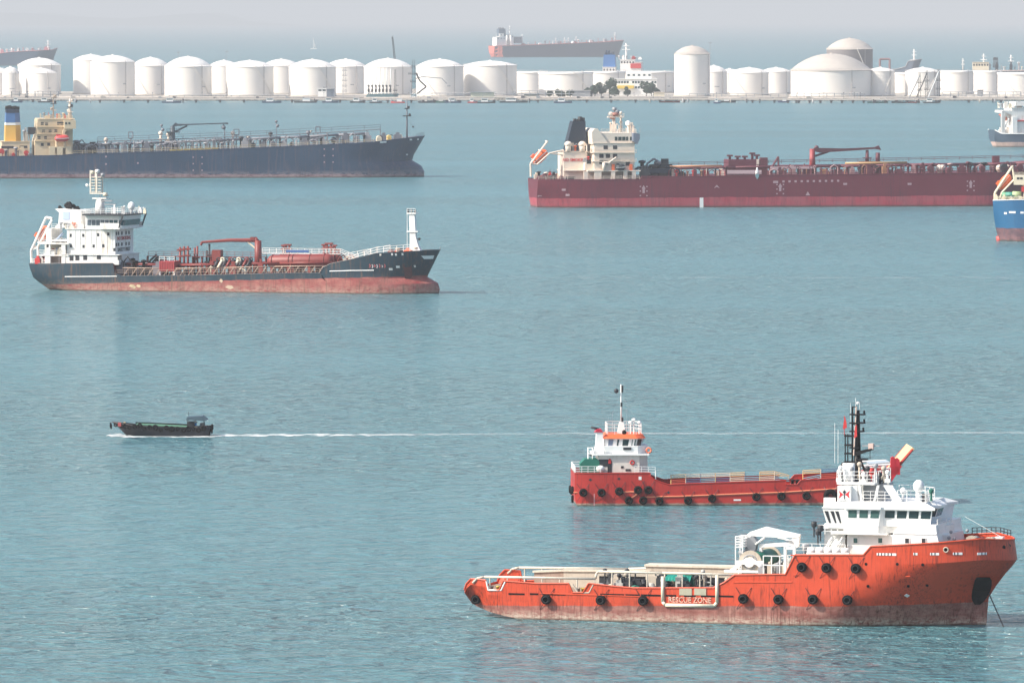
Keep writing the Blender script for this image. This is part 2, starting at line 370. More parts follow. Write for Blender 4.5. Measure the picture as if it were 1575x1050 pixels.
# ---- quay, causeway, rubble shore
def strip(px0, px1, py, z0, z1, depth, name, mat, label=None, cat=None, kind=None, group=None):
    D = D_of(py, z1); m = MB(); m.box(xw(px0, D), xw(px1, D), D, D + depth, z0, z1); o = m.put(name, mat); return tag(o, label, cat, group, kind)
def jetty(px0, px1, py, step, label, wall=False):
    z = 3.4; D = 5590 + (py - 151.5) * -30; x0, x1 = xw(px0, D), xw(px1, D)
    t = empty("jetty", ((x0 + x1) / 2, D, 0)); tag(t, label, "jetty", "jetties along the shore"); hx = (x1 - x0) / 2
    m = MB(); m.box(-hx, hx, 0, 7, z - 1.1, z); m.put("deck", PALECONC, t)
    m = MB(); n = max(1, int(2 * hx / step))
    for i in range(n + 1):
        x = -hx + 2 * hx * i / n
        for y in (.8, 6): m.tube((x, y, -2), (x, y, z - 1.1), .7, 8)
        m.box(x - 1.1, x + 1.1, -.4, 7, z - 2.0, z - 1.1)
    m.put("pile_row", DARK, t)
    m = MB(); m.rail([(-hx, .2, z), (hx, .2, z)], 1.1, 5, .07, 2); m.put("handrail", PIPE, t)
    m = MB()
    for k in range(4): m.tube((-hx, 2 + k * .9, z + .7), (hx, 2 + k * .9, z + .7), .32, 8)
    for i in range(n + 1): x = -hx + 2 * hx * i / n; m.box(x - .3, x + .3, 1.6, 5.1, z, z + .45)
    m.put("pipeline", PALECONC, t)
    for i in range(int(2 * hx / 9)):
        x = -hx + 9 * i + rnd.uniform(0, 8); q = MB(); k = rnd.random(); hh = rnd.uniform(1, 2.6)
        if k < .35: q.tube((x, 1, z), (x, 1, z + 4.5), .14, 5); q.box(x-.5, x+.5, .7, 1.3, z + 4.4, z + 4.8); nm = "lamp_standard"
        elif k < .7: q.box(x-hh*.6, x+hh*.6, .6, 2.2, z, z + hh*.8); nm = "valve_box"
        else: q.tube((x, -1.4, -1), (x, -1.4, z - .3), .55, 7); nm = "fender_pile"
        q.put(nm, rnd.choice((DARK, GREY, PIPE, CONC, DARK)), t)
    return t
jetty(80, 560, 151.5, 18.5, "long pale causeway with pipes on dark piles, in front of the left tanks")
jetty(-60, 78, 150.5, 12, "short pier at the far left edge of the shore")
jetty(560, 760, 152.0, 9, "busy jetty under the loading arms")
jetty(790, 1090, 151.5, 18.5, "causeway below the office building and trees")
jetty(1090, 1225, 152, 16, "low thin walkway right of the tallest tank")
jetty(1212, 1445, 152.5, 8, "pale jetty with a dark piled face below the huge dome")
jetty(1440, 1640, 151.5, 24, "open jetty with wide bays at the far right")
# rubble seawall: boulders along the shore, nobody could count them
rb = MB(); D = Lf - 4
for i in range(1500):
    px = rnd.uniform(-20, 1600); x = xw(px, D); s_ = rnd.uniform(.4, 1.1)
    rb.ball((x, D + rnd.uniform(-6, 4), rnd.uniform(-.3, 1.9)), s_, 5, 3, (1.3, 1, .8))
tag(rb.put("rubble_seawall", paint("seawall_rock", (0.20, 0.18, 0.16), 0.9, 0.5, (0.08, 0.07, 0.06), 0.3, .5, .3)), "grey boulders heaped along the island's waterline", kind="stuff")

# ---- pipe racks, walls and fence between the tanks and the shore
def piperack(px0, px1, py, rows, hgt, label):
    D = D_of(py, LZ); x0, x1 = xw(px0, D), xw(px1, D); t = empty("pipe_rack", ((x0+x1)/2, D, LZ)); tag(t, label, "pipe rack", "pipe racks on the shore"); hx = (x1-x0)/2
    m = MB(); n = max(1, int(2*hx/6))
    for i in range(n+1):
        x = -hx + 2*hx*i/n
        for y in (0, 4): m.tube((x, y, 0), (x, y, hgt), .22, 5)
        for k in range(rows): m.box(x-.15, x+.15, 0, 4, hgt*(k+1)/rows-.25, hgt*(k+1)/rows)
    m.put("frame", GREY, t)
    m = MB()
    for k in range(rows):
        for y in (.5, 1.4, 2.4, 3.4): m.tube((-hx, y, hgt*(k+1)/rows+.25), (hx, y, hgt*(k+1)/rows+.25), .28, 6)
    m.put("pipes", PIPE, t)
piperack(110, 205, 149.5, 1, 1.6, "low pipe rack in front of the two tall tanks")
piperack(18, 90, 149.5, 2, 4.5, "double pipe rack in front of the far left tanks")
piperack(260, 440, 149.5, 1, 1.4, "low pipe rack along the middle of the left row")
piperack(640, 775, 150, 1, 3.2, "pipe rack right of the lattice mast")
piperack(790, 900, 149.5, 2, 5, "pipe rack by the low flat tanks")
piperack(1060, 1210, 149.5, 1, 2.6, "pipe rack right of the tallest tank")
piperack(1225, 1330, 149.8, 1, 3.0, "pipe rack at the foot of the huge dome")
piperack(1450, 1570, 149.5, 2, 4, "pipe rack near the right edge")
def fence(px0, px1, py, label):
    D = D_of(py, LZ); x0, x1 = xw(px0, D), xw(px1, D); t = empty("fence", ((x0+x1)/2, D, LZ)); tag(t, label, "fence", "shore fences"); hx = (x1-x0)/2
    m = MB(); m.rail([(-hx, 0, 0), (hx, 0, 0)], 2.6, 3, .12, 2, .2); m.put("fence_panel", PIPE, t)
fence(900, 1040, 150.6, "post fence along the causeway by the trees"); fence(1455, 1560, 150.4, "post fence on the far right jetty")

# ---- buildings
def block(name, px0, px1, py0, py1, depth, label, cat, mat, roofm, rows=None, z=LZ, winpx=6, roof_over=.6, D=None):
    D = D or D_of(py1, z); x0, x1 = xw(px0, D), xw(px1, D); h = H - (py0 - HORIZ)/FPX*D - z; hx = (x1-x0)/2
    t = empty(name, ((x0+x1)/2, D, z)); tag(t, label, cat)
    m = MB(); m.box(-hx, hx, 0, depth, 0, h - .4); m.put("wall", mat, t)
    m = MB(); m.box(-hx-roof_over, hx+roof_over, -roof_over, depth+roof_over, h-.4, h); m.put("roof", roofm, t)
    for (yy, wh) in rows or []:
        zc = H - (yy - HORIZ)/FPX*D - z; n = max(1, int((px1-px0)/winpx))
        for i in range(n):
            if rnd.random() < .12: continue
            x = -hx + 2*hx*(i+.5)/n; w_ = 2*hx/n*.36; f = MB(); f.box(x-w_, x+w_, -.06, .1, zc-wh/2, zc+wh/2); f.put("window", GLASS, t)
    return t, hx, h, D
ob, hx, h, D = block("office_building", 946, 1010, 121, 147.2, 14, "white three-storey office building between two clumps of trees", "building", WCLEAN, WCLEAN, [(126.5, 1.8), (134.5, 1.8)], winpx=4.2)
m = MB(); m.box(-hx*.45, hx*.75, 1, 12, h, h+4.6); m.put("upper_storey", WCLEAN, ob)
for i in range(5): m = MB(); x = -hx*.35+i*hx*.25; m.box(x-.9, x+.9, .9, 1.1, h+2.2, h+3.6); m.put("window", GLASS, ob)
m = MB(); m.box(-hx*.9, -hx*.1, -2, 0, h*.42, h*.60); m.put("yellow_awning", YEL, ob)
block("jetty_shed", 724, 760, 141.5, 151, 9, "cream shed with a dark overhanging roof at the end of the jetty", "shed", CREAM, GREY, roof_over=1.2)
block("jetty_hut", 489, 502, 136, 148.6, 6, "small white hut on the jetty beside a dark box", "hut", WCLEAN, WCLEAN, [(139, 1.3)], winpx=5)
block("equipment_box", 503, 514, 136.5, 148.8, 5, "dark blue grey box right beside the small white hut", "box", plain("slate_steel", (0.12, 0.15, 0.2), .5), GREY)
block("control_room", 632, 641, 144, 150.5, 4, "tiny white cabin at the foot of the lattice mast", "cabin", WCLEAN, WCLEAN)
block("long_shed", 806, 829, 143.5, 149.3, 6, "long low white-roofed open shed in front of the low tanks", "shed", CONC, WCLEAN)
block("warehouse", 880, 908, 139, 148.8, 10, "grey low warehouse left of the trees", "shed", GREY, PIPE)
block("store_shed", 1006, 1022, 141.5, 148.5, 8, "beige store shed right of the office building", "shed", CREAM, PALECONC)
block("pump_house", 1503, 1512, 138, 148, 5, "small dark pump house before the bright flat tank at the right", "shed", GREY, GREY)

# ---- trees
LEAF = paint("tree_leaves", (0.035, 0.075, 0.04), 0.8, 0.3, (0.02, 0.03, 0.015), 0.5, .6, .35)
BARK = plain("tree_bark", (0.12, 0.09, 0.06), .9)
def tree(px, pybase, hgt, rad, label):
    D = D_of(pybase, LZ); t = empty("tree", (xw(px, D), D, LZ)); tag(t, label, "tree", "trees by the office building")
    m = MB(); m.tube((0, 0, 0), (0, 0, hgt*.55), .35, 7, .2)
    for k in range(5): a = k*1.3; m.tube((0, 0, hgt*.3), (rad*.6*math.cos(a), rad*.6*math.sin(a), hgt*.7), .15, 5, .06)
    m.put("trunk", BARK, t)
    c = MB(); lobes = [(Vector((rnd.uniform(-.6, .6)*rad, rnd.uniform(-.6, .6)*rad, hgt*rnd.uniform(.35, .85))), rad*rnd.uniform(.35, .6)) for _ in range(9)]
    for _ in range(1500):
        lc, lr = rnd.choice(lobes); d = Vector((rnd.gauss(0, 1), rnd.gauss(0, 1), rnd.gauss(0, 1))).normalized()*lr*rnd.uniform(.6, 1.05)
        p = lc + d; p.z = max(p.z, .3); a = Vector((rnd.gauss(0, 1), rnd.gauss(0, 1), rnd.gauss(0, .6))).normalized()*rnd.uniform(.3, .6); b = a.cross(Vector((rnd.gauss(0, 1), rnd.gauss(0, 1), 1))).normalized()*a.length
        c.add([p-a, p-b, p+a, p+b], [(0, 1, 2, 3)])
    c.put("crown", LEAF, t)
for i, (px, py, hh, rr, lb) in enumerate([(905, 148.5, 6, 4, "low bushy tree at the left end of the left clump"), (915, 148.3, 9, 5, "middle-height tree left of the tallest tree"), (925, 148.2, 11, 5, "dense tree just left of the tallest tree"),
      (937, 148, 15.5, 6, "tallest dark tree left of the office building"), (946, 148.4, 8, 4.5, "bushy tree touching the office building's left corner"), (965, 148.8, 8, 3, "slim small tree in front of the office building"),
      (994, 148.2, 13.5, 5.5, "tall rounded tree at the office building's right corner"), (1002, 148, 11, 5, "second tree of the right clump, sloping down to the right"), (1011, 148.2, 6.5, 4, "small low tree at the right end of the right clump"),
      (877, 149, 5, 3.5, "lone bush left of the tree clump, by the grey warehouse"), (862, 149, 5, 4, "bush before the broad flat tank"), (845, 149, 4.5, 3.5, "leftmost bush, in front of the low flat tanks")]):
    tree(px, py, hh, rr, lb)

# ---- loading arms
def loading_arm(px, py, hgt, label, group, back=8):
    D = 5596; t = empty("pipe_loader", (xw(px, D), D, 3.4)); tag(t, label, "loading arm", group)
    m = MB(); m.tube((0, 0, 0), (0, 0, hgt*.38), .42, 8); m.put("riser", WCLEAN, t)
    m = MB(); m.tube((0, 0, hgt*.36), (.4, 1, hgt), .26, 7); m.tube((.5, .4, hgt*.36), (.9, 1, hgt*.97), .1, 5); m.put("inboard_arm", WCLEAN, t)
    m = MB(); m.tube((.4, 1, hgt), (.5, -1.5, hgt*.42), .24, 6); m.put("outboard_arm", WCLEAN, t)
    m = MB(); m.ball((0, 0, hgt*.4), .95, 8, 6); m.box(-.8, .9, -.6, .8, hgt*.2, hgt*.3); m.tube((0, 0, hgt*.25), (.3, -.6, hgt*.4), .5, 6); m.put("counterweight", DARK, t)
    return t
for i in range(7):
    loading_arm(567 + i*5.55, 151.4, 24, ("leftmost", "second", "third", "middle", "fifth", "sixth", "rightmost")[i] + " of the seven upright white loading arms on the busy jetty", "upright loading arms")
bs = MB(); D = 5592; bs.box(xw(563, D), xw(612, D), D + 1, D + 6, 3.5, 5.6)
for i in range(16): x = xw(564 + 3*i, D); bs.prism([(x, 5.6), (x+2.6, 5.6), (x+1.3, 7.4)], D + 1, D + 5)
tag(bs.put("arm_platform", plain("teal_steel", (.10, .2, .22), .6)), "dark teal steel platform carrying the seven loading arms", "platform")
def mast(px, py, ytop, r, label, cat, arms=(), mat=DARK, name="mast", z=3.4, cross=1):
    D = 5594 if z > 3.2 else D_of(py, z); h = H - (ytop - HORIZ)/FPX*D - z; t = empty(name, (xw(px, D), D, z)); tag(t, label, cat)
    m = MB(); w = r
    for sx in (-w, w):
        for sy in (-w, w): m.tube((sx, sy, 0), (sx*.5, sy*.5, h), .16, 4)
    n = int(h/2.2)
    for i in range(n):
        a, b = i/n*h, (i+1)/n*h; f0 = 1-.5*i/n; f1 = 1-.5*(i+1)/n
        m.tube((-w*f0, -w*f0, a), (w*f1, -w*f1, b), .1, 4); m.tube((w*f0, -w*f0, a), (w*f0, w*f0, a), .1, 4); m.tube((-w*f0, -w*f0, a), (w*f0, -w*f0, a), .1, 4)
    m.put("lattice", mat, t)
    for k, (z_, s_) in enumerate(arms):
        m = MB(); m.box(-s_, s_, -1.5, 1.5, h*z_, h*z_+.5); m.rail([(-s_, -1.5, h*z_+.5), (s_, -1.5, h*z_+.5)], 1.1, 1.5, .08, 2); m.put("platform", mat, t)
    return t, h
mt, h = mast(636, 151, 92, 1.6, "tall lattice mast with platforms, right of the loading arms", "mast", ((.42, 2.5), (.62, 4), (.8, 2)), name="lattice_mast")
m = MB(); m.path([(1, 0, h*.5), (7, 0, h*.56), (22, 0, h*.52), (26, 0, h*.38)], .35, 6); m.put("slewing_arm", GREY, mt)
m = MB(); m.path([(2, 0, h*.66), (5, 0, h*.45), (10, 0, h*.3), (3, 0, h*.12)], .7, 6); m.put("folded_arm", DARK, mt)
mast(608, 151, 107, .8, "short dark mast beside the rightmost upright loading arm", "mast", ((.1, 1.5), (.25, 1.6)), name="lattice_mast")
mast(530, 146, 103, 1.5, "ladder tower against the wall of the tank left of the loading arms", "ladder tower", ((.12, 2.2), (.3, 2.2), (.5, 2.2), (.68, 2.2), (.86, 2.2)), GREY, "ladder_tower", LZ)
for i, (px, yt, tl) in enumerate([(1414, 112, "left"), (1425, 108, "middle"), (1443, 106, "tallest, right")]):
    mt, h = mast(px, 151.5, yt, 1.0, "dark loading tower, %s one of the three on the right jetty" % tl, "loading tower", ((.3, 2), (.6, 2)), name="loading_tower")
    m = MB(); m.path([(0, -1, h*.9), (-3, -1, h*.55), (-6, -1, h*.25), (-8, -1, .5)], .45, 6); m.put("folded_arm", (GREY, DARK, WCLEAN)[i], mt)
D = D_of(145, LZ)
cb = empty("crane", (xw(613, D), D, LZ)); tag(cb, "dark leaning crane boom rising above the tank roofs", "crane")
p1 = atD(603.5, 57, D) - cb.location; p0 = Vector((0, 0, 0)); m = MB()
ax = (p1 - p0); sd = Vector((1, 0, 0)) * .9
for dx in (-1, 1):
    for dy in (-1, 1): m.tube(p0 + Vector((dx*.9, dy*.9, 1)), p1 + Vector((dx*.35, dy*.35, 0)), .28, 5)
for i in range(26): a = p0.lerp(p1, i/26); b = p0.lerp(p1, (i+1)/26); m.tube(a + Vector((-.8, -.8, 1)), b + Vector((.8, -.8, 1)), .16, 4)
m.put("boom", DARK, cb); m = MB(); m.box(-3, 4, -2, 2, 0, 3); m.put("crane_body", YEL, cb)
# lamp posts among the tanks
for px, yt, lb in ((275, 80.5, "thin lamp post left, above the wide domed tank"), (349, 79.5, "thin lamp post right of the round-roofed tank"), (1092, 66, "dark instrument mast beside the tallest tank"), (482, 52, None)):
    if lb is None: continue
    D = D_of(144, LZ); h = H - (yt-HORIZ)/FPX*D - LZ; t = empty("lamp_post", (xw(px, D), D, LZ)); tag(t, lb, "lamp post")
    m = MB(); m.tube((0, 0, 0), (0, 0, h), .3, 6, .15); m.put("pole", GREY, t)
    m = MB(); m.box(-1.3, 1.3, -.5, .5, h-.4, h+.3); m.put("lamp_head", GREY, t)

# ---- small craft moored along the shore
def workboat(px, py, L, hullm, label, flip=False, tall=1.0):
    p = at(px, py + .9); t = empty("workboat", p, math.pi if flip else 0); tag(t, label, "workboat", "small boats moored along the island")
    m = MB(); B = L*.26; n = 8; pts = []
    for i in range(n+1):
        f = i/n; w = B/2*(1-max(0, (f-.55)/.45)**2); pts.append((-L/2+L*f, w, 1.1+.9*max(0, f-.6)))
    vs = []; 
    for x, w, z in pts: vs += [(x, -w, z), (x, -w*.8, -.5), (x, w*.8, -.5), (x, w, z)]
    fs = [];
    for i in range(n):
        for j in range(3): fs.append((i*4+j, i*4+j+1, i*4+5+j, i*4+4+j))
        fs.append((i*4, i*4+4, i*4+7, i*4+3))
    fs.append((0, 1, 2, 3)); m.add(vs, fs); m.put("hull", hullm, t)
    m = MB(); x0, x1 = -L*.28, L*.08; m.box(x0, x1, -B*.32, B*.32, 1.1, 1.1+2.2*tall); m.box(x0-.3, x1+.5, -B*.38, B*.38, 1.1+2.2*tall, 1.3+2.2*tall); m.put("cabin", WCLEAN, t)
    m = MB(); m.box(x0+.4, x1-.4, -B*.32-.03, -B*.32, 1.2+1.1*tall, 1.2+1.8*tall); m.put("window", GLASS, t)
    m = MB(); m.tube((x0+1, 0, 1.2+2.2*tall), (x0+1, 0, 1.2+2.2*tall+3), .1, 5); m.put("mast", GREY, t)
NAVY = plain("navy_hull", (.03, .05, .12), .4)
for px, py, L, hm_, fl, lb in [(26, 157, 9, NAVY, 0, "small blue boat moored at the far left"), (70, 157, 12, DARK, 0, "dark boat moored below the small low tank at left"), (264, 157.5, 15, NAVY, 0, "white-cabined boat with a blue bow below the round-roofed tank"),
      (418, 157.5, 15, NAVY, 0, "white and blue boat moored left of the long row's middle"), (468, 157.3, 16, DARK, 1, "dark low launch left of the jetty hut"), (508, 157.3, 13, NAVY, 0, "small launch moored under the jetty hut"),
      (550, 157.3, 12, DARK, 0, "dark boat just left of the loading arm jetty"), (578, 157.8, 10, DARK, 0, "dark tender under the seven loading arms"), (612, 157.8, 11, REDP, 1, "dull red tender under the seven loading arms' right end"),
      (655, 157.3, 12, NAVY, 0, "small boat right of the tiny white cabin"), (676, 157.3, 9, GREEN, 1, "green skiff moored at the jetty, left of the cream shed"), (697, 157.5, 13, NAVY, 0, "dark boat left of the cream shed"), (727, 157.8, 8, REDP, 0, "small red and white boat in front of the cream shed"),
      (748, 158, 14, DARK, 0, "dark long boat in front of the cream shed's right side"), (790, 157.2, 22, DARK, 0, "long dark tug moored right of the cream shed"), (866, 157.8, 14, NAVY, 0, "white boxy ferry moored below the broad flat tank"),
      (1031, 157, 15, REDP, 0, "white and red boat moored left of the tallest tank"), (1103, 158.5, 6, NAVY, 0, "tiny white boat right of the tallest tank"), (1120, 157, 12, DARK, 0, "faint low boat between the tallest tank and the huge dome"),
      (1205, 157, 9, NAVY, 1, "dark boat at the left end of the piled jetty"), (1350, 157.8, 16, GREEN, 0, "green grey boat moored right of the piled jetty"), (1382, 157.8, 11, DARK, 1, "dark boat left of the three loading towers"),
      (1404, 157.8, 11, REDP, 0, "small reddish boat under the left loading tower"), (1432, 158, 12, DARK, 0, "dark boat under the tallest loading tower")]:
    workboat(px, py, L, hm_, lb, bool(fl), 1.1)
# ================================================================ ship building kit
def interp(pts, x):
    if x <= pts[0][0]: return pts[0][1]
    for (a, va), (b, vb) in zip(pts, pts[1:]):
        if x <= b: return va + (vb - va) * (x - a) / (b - a) if b > a else vb
    return pts[-1][1]
class Ship:
    """local frame: x from stern to bow, y to port (away from us), z up from the water"""
    def __init__(s, name, px0, py0, theta, B, label, cat, group=None, flip=False):
        s.th = R(theta); s.B = B; c, n = math.cos(s.th), math.sin(s.th)
        s.ex = Vector((c, -n, 0)); s.ey = Vector((n, c, 0)); s.o = at(px0, py0) + s.ey * (B / 2)
        s.e = empty(name, s.o, -s.th); tag(s.e, label, cat, group); s.M = {}
    def P(s, px, py, y=None):
        """local (x, z) of photo pixel px, py on the plane at local y (default: near side)"""
        y = -s.B / 2 if y is None else y; d = ray(px, py); c = Vector((0, 0, H)) - s.o
        k = (y - c.dot(s.ey)) / d.dot(s.ey); q = c + d * k; return (q.dot(s.ex), q.z)
    def X(s, px, y=None, z=0):
        py = 300.0
        for _ in range(3):
            za = s.P(px, py, y)[1]; zb = s.P(px, py + 1, y)[1]; py += (z - za) / (zb - za)
        return s.P(px, py, y)[0]
    def PP(s, pts, y=None): return [s.P(a, b, y) for a, b in pts]
    def P3(s, px, py, y=None):
        y = -s.B / 2 if y is None else y; x, z = s.P(px, py, y); return Vector((x, y, z))
    def put(s, m, name, mat, parent=None, label=None):
        o = m.put(name, mat, parent or s.e)
        if label: o["label"] = label
        return o
    def hull(s, sheer, stem, stern, mat, deckmat, bul=0.0, zb=-2.0, zbp=None, td=(.8, 2.5, .6), tw=(.65, 1.6, 1.0), wt=.85, wtw=.6, t1=.2, knuckle=1.0, cap=None, extra=(), rim=.09, levels=None, deckname="deck", capmat=None, flip=False):
        B = s.B; xs0 = interp(stern, sheer[0][1]); xe0 = interp(stem, sheer[-1][1])
        T = sorted(set([round(min(1, max(0, (x - xs0) / (xe0 - xs0))), 5) for x, _ in sheer] + [i / 40 for i in range(41)] + [.985, .994, .9985, .01] + list(extra)))
        S_ = levels or [0, .12, .24, .36, .48, .6, .7, .8, .9, 1]
        zbf = lambda x: interp(zbp, x) if zbp else zb
        def pt(t, sl, side=-1):
            x = xs0 + t * (xe0 - xs0)
            for _ in range(4):
                z0 = zbf(x); z = z0 + sl * (interp(sheer, xs0 + t * (xe0 - xs0)) - z0)
                x = interp(stern, z) + t * (interp(stem, z) - interp(stern, z))
            t_ = 1 - t if flip else t
            q = min(1, sl / knuckle); q = q * q * (3 - 2 * q) if knuckle == 1 else q
            t0, n, mm = [a + (b - a) * q for a, b in zip(tw, td)]
            u = max(0, min(1, (t_ - t0) / (1 - t0))); w = max(0, 1 - u ** n) ** mm
            wq = wtw + (wt - wtw) * q; v = min(1, t_ / t1); w *= wq + (1 - wq) * (1 - (1 - v) ** 2.2)
            return Vector((x, side * w * B / 2, z))
        s.pt = pt; s.T = T; s.xs0, s.xe0 = xs0, xe0; s.sheer = sheer
        m = MB(); ns = len(S_)
        vs = []
        for t in T:
            vs += [pt(t, q, -1) for q in reversed(S_)] + [pt(t, q, 1) for q in S_]
        W_ = 2 * ns; fs = []
        for i in range(len(T) - 1):
            for j in range(W_ - 1): fs.append((i*W_+j, i*W_+j+1, (i+1)*W_+j+1, (i+1)*W_+j))
        m.add(vs, fs); m.add(vs[:W_], [tuple(range(W_))]); s.hullo = s.put(m, "hull", mat)
        # smooth shading by angle
        me = s.hullo.data
        for p in me.polygons: p.use_smooth = True
        bm = bmesh.new(); bm.from_mesh(me)
        for e in bm.edges: e.smooth = not (len(e.link_faces) != 2 or e.calc_face_angle(0) > R(22))
        bm.to_mesh(me); bm.free()
        d = MB(); vs = []
        for t in T:
            x = xs0 + t * (xe0 - xs0); z0 = zbf(x); zt = interp(sheer, x); bb = bul(x) if callable(bul) else bul
            sl = (zt - bb - .03 - z0) / (zt - z0); vs += [pt(t, sl, -1) * 1, pt(t, sl, 1) * 1]
        for v in vs: v.y *= .997
        d.add(vs, [(2*i, 2*i+2, 2*i+3, 2*i+1) for i in range(len(T) - 1)]); s.deck = s.put(d, deckname, deckmat)
        if rim:
            g = MB()
            for sd in (-1, 1): g.path([pt(t, 1, sd) + Vector((0, 0, .01)) for t in T], rim, 5)
            s.put(g, "gunwale", capmat or mat)
        return s
    def side(s, x, z=None, off=.0):
        """near-side hull half breadth at x (top) or at height z"""
        t = (x - s.xs0) / (s.xe0 - s.xs0); t = max(0, min(1, t)); best = None
        for k in range(41):
            p = s.pt(t, k / 40, -1)
            # correct t so that p.x ~ x
            t2 = t
            for _ in range(3):
                p = s.pt(t2, k / 40, -1); t2 = max(0, min(1, t2 + (x - p.x) / (s.xe0 - s.xs0)))
            if z is None: best = p if k == 40 else best
            elif best is None or abs(p.z - z) < abs(best.z - z): best = p
        return best.y - off
    def onhull(s, px, py, off=0.0):
        """3-D point where the hull side is seen at px, py"""
        y = -s.B / 2
        for _ in range(5):
            x, z = s.P(px, py, y); y = s.side(x, z)
        x, z = s.P(px, py, y); return Vector((x, y - off, z))
    def mark(s, px, py, w, h, name, mat, off=.02, label=None, pts=None):
        """a thin plate that follows the hull: w, h in metres"""
        c = s.onhull(px, py); e = .5
        ya, yb = s.side(c.x - e, c.z), s.side(c.x + e, c.z); yu = s.side(c.x, c.z + e)
        tx = Vector((2 * e, yb - ya, 0)).normalized(); tz = Vector((0, yu - c.y, e)).normalized(); nn = tx.cross(tz)
        if nn.y > 0: nn = -nn
        pts = pts or [(-.5, -.5), (.5, -.5), (.5, .5), (-.5, .5)]; n = len(pts)
        vs = [c + tx * (a * w) + tz * (b * h) + nn * off for a, b in pts] + [c + tx * (a * w) + tz * (b * h) - nn * .05 for a, b in pts]
        m = MB(); m.add(vs, [tuple(range(n)), tuple(range(2*n-1, n-1, -1))] + [(i, (i+1) % n, (i+1) % n + n, i + n) for i in range(n)])
        return s.put(m, name, mat, None, label)
    def text(s, body, px, py, size, mat, name="lettering", y=None, wid=None, onh=True):
        c = s.onhull(px, py, .05) if onh else s.P3(px, py, y)
        rz = 0
        if onh: rz = math.atan2(s.side(c.x + 1, c.z) - s.side(c.x - 1, c.z), 2)
        return text(body, size, mat, s.e, name, c, (math.pi/2, 0, rz), sx=wid or 1)
def window(s, m_parent, x0, x1, z0, z1, y, mat=None, frame=None, d=.05, name="window"):
    m = MB(); m.box(x0, x1, y - d, y + .1, z0, z1); w = m.put(name, mat or GLASS, m_parent)
    if frame:
        f = MB(); r = .07
        f.box(x0-r, x1+r, y-d-.02, y+.1, z1, z1+r); f.box(x0-r, x1+r, y-d-.02, y+.1, z0-r, z0); f.box(x0-r, x0, y-d-.02, y+.1, z0, z1); f.box(x1, x1+r, y-d-.02, y+.1, z0, z1)
        f.put("window_frame", frame, w)
    return w
def quad_window(parent, a, b, c, d, off, mat, name="window"):
    """window plate between four corners, off metres proud of the wall"""
    a, b, c, d = map(Vector, (a, b, c, d)); n = (b - a).cross(d - a).normalized()
    if n.dot(off) < 0: n = -n
    m = MB(); o = n * .04; i = n * -.08; vs = [a+o, b+o, c+o, d+o, a+i, b+i, c+i, d+i]
    m.add(vs, [(0,1,2,3),(7,6,5,4),(0,4,5,1),(1,5,6,2),(2,6,7,3),(3,7,4,0)]); return m.put(name, mat, parent)
def band_windows(parent, a, b, n, z0, z1, tilt, mat, out, margin=.12, name="window"):
    """n windows along the wall from a to b (x,y), leaning outward by tilt at the top"""
    a = Vector((*a, 0)); b = Vector((*b, 0)); d = (b - a); nn = Vector((d.y, -d.x, 0)).normalized()
    if nn.dot(Vector(out)) < 0: nn = -nn
    for i in range(n):
        p = a + d * ((i + margin) / n); q = a + d * ((i + 1 - margin) / n)
        t = nn * tilt; f0, f1 = z0[1], z1[1]
        quad_window(parent, p + Vector((0,0,z0[0])) + t*f0, q + Vector((0,0,z0[0])) + t*f0, q + Vector((0,0,z1[0])) + t*f1, p + Vector((0,0,z1[0])) + t*f1, nn, mat, name)
def tyre_fender(s, px, py, Rr=.62, w=.9, chain=None, rim=True, roll=False, parent=None):
    c = s.onhull(px, py); m = MB()
    if roll:  # a cylindrical tyre bundle standing out from the side
        prof = [(Rr*.35, 0), (Rr*.98, .02), (Rr, .15), (Rr*.98, w*.45), (Rr*.93, w*.5), (Rr*.98, w*.55), (Rr, w*.85), (Rr*.93, w), (Rr*.55, w), (Rr*.5, w*.5), (.01, w*.2)]
        n = 20; vs = []
        for r_, d in prof:
            for i in range(n): a = 2*math.pi*i/n; vs.append(c + Vector((r_*math.cos(a), -d, r_*math.sin(a))))
        fs = [(j*n+i, j*n+(i+1) % n, (j+1)*n+(i+1) % n, (j+1)*n+i) for j in range(len(prof)-1) for i in range(n)]
        m.add(vs, fs, True)
    else:
        m.torus(c + Vector((0, -w*.5, 0)), Rr*.7, Rr*.32, 'y', 20, 8, 1.3)
        m.torus(c + Vector((0, -w*.5, 0)), Rr*.42, Rr*.12, 'y', 16, 6, 1.6)
    f = s.put(m, "tyre_fender", TYRE)
    if chain:
        for dx, dz in ((-1.1, 1.05), (1.1, 1.05)) + (((-1.0, -1.0),) if chain > 1 else ()):
            k = MB(); k.tube(c + Vector((dx*.35, -w*.3, dz*.45)), c + Vector((dx*.8, -.03, dz*1.15)), .03, 5); k.put("chain", GREY if chain < 3 else DARK, f)
    if roll and rim:
        k = MB(); k.torus(c + Vector((0, -w, 0)), Rr*.60, .03, 'y', 16, 5); k.put("fender_rim", DARK, f)
    return f

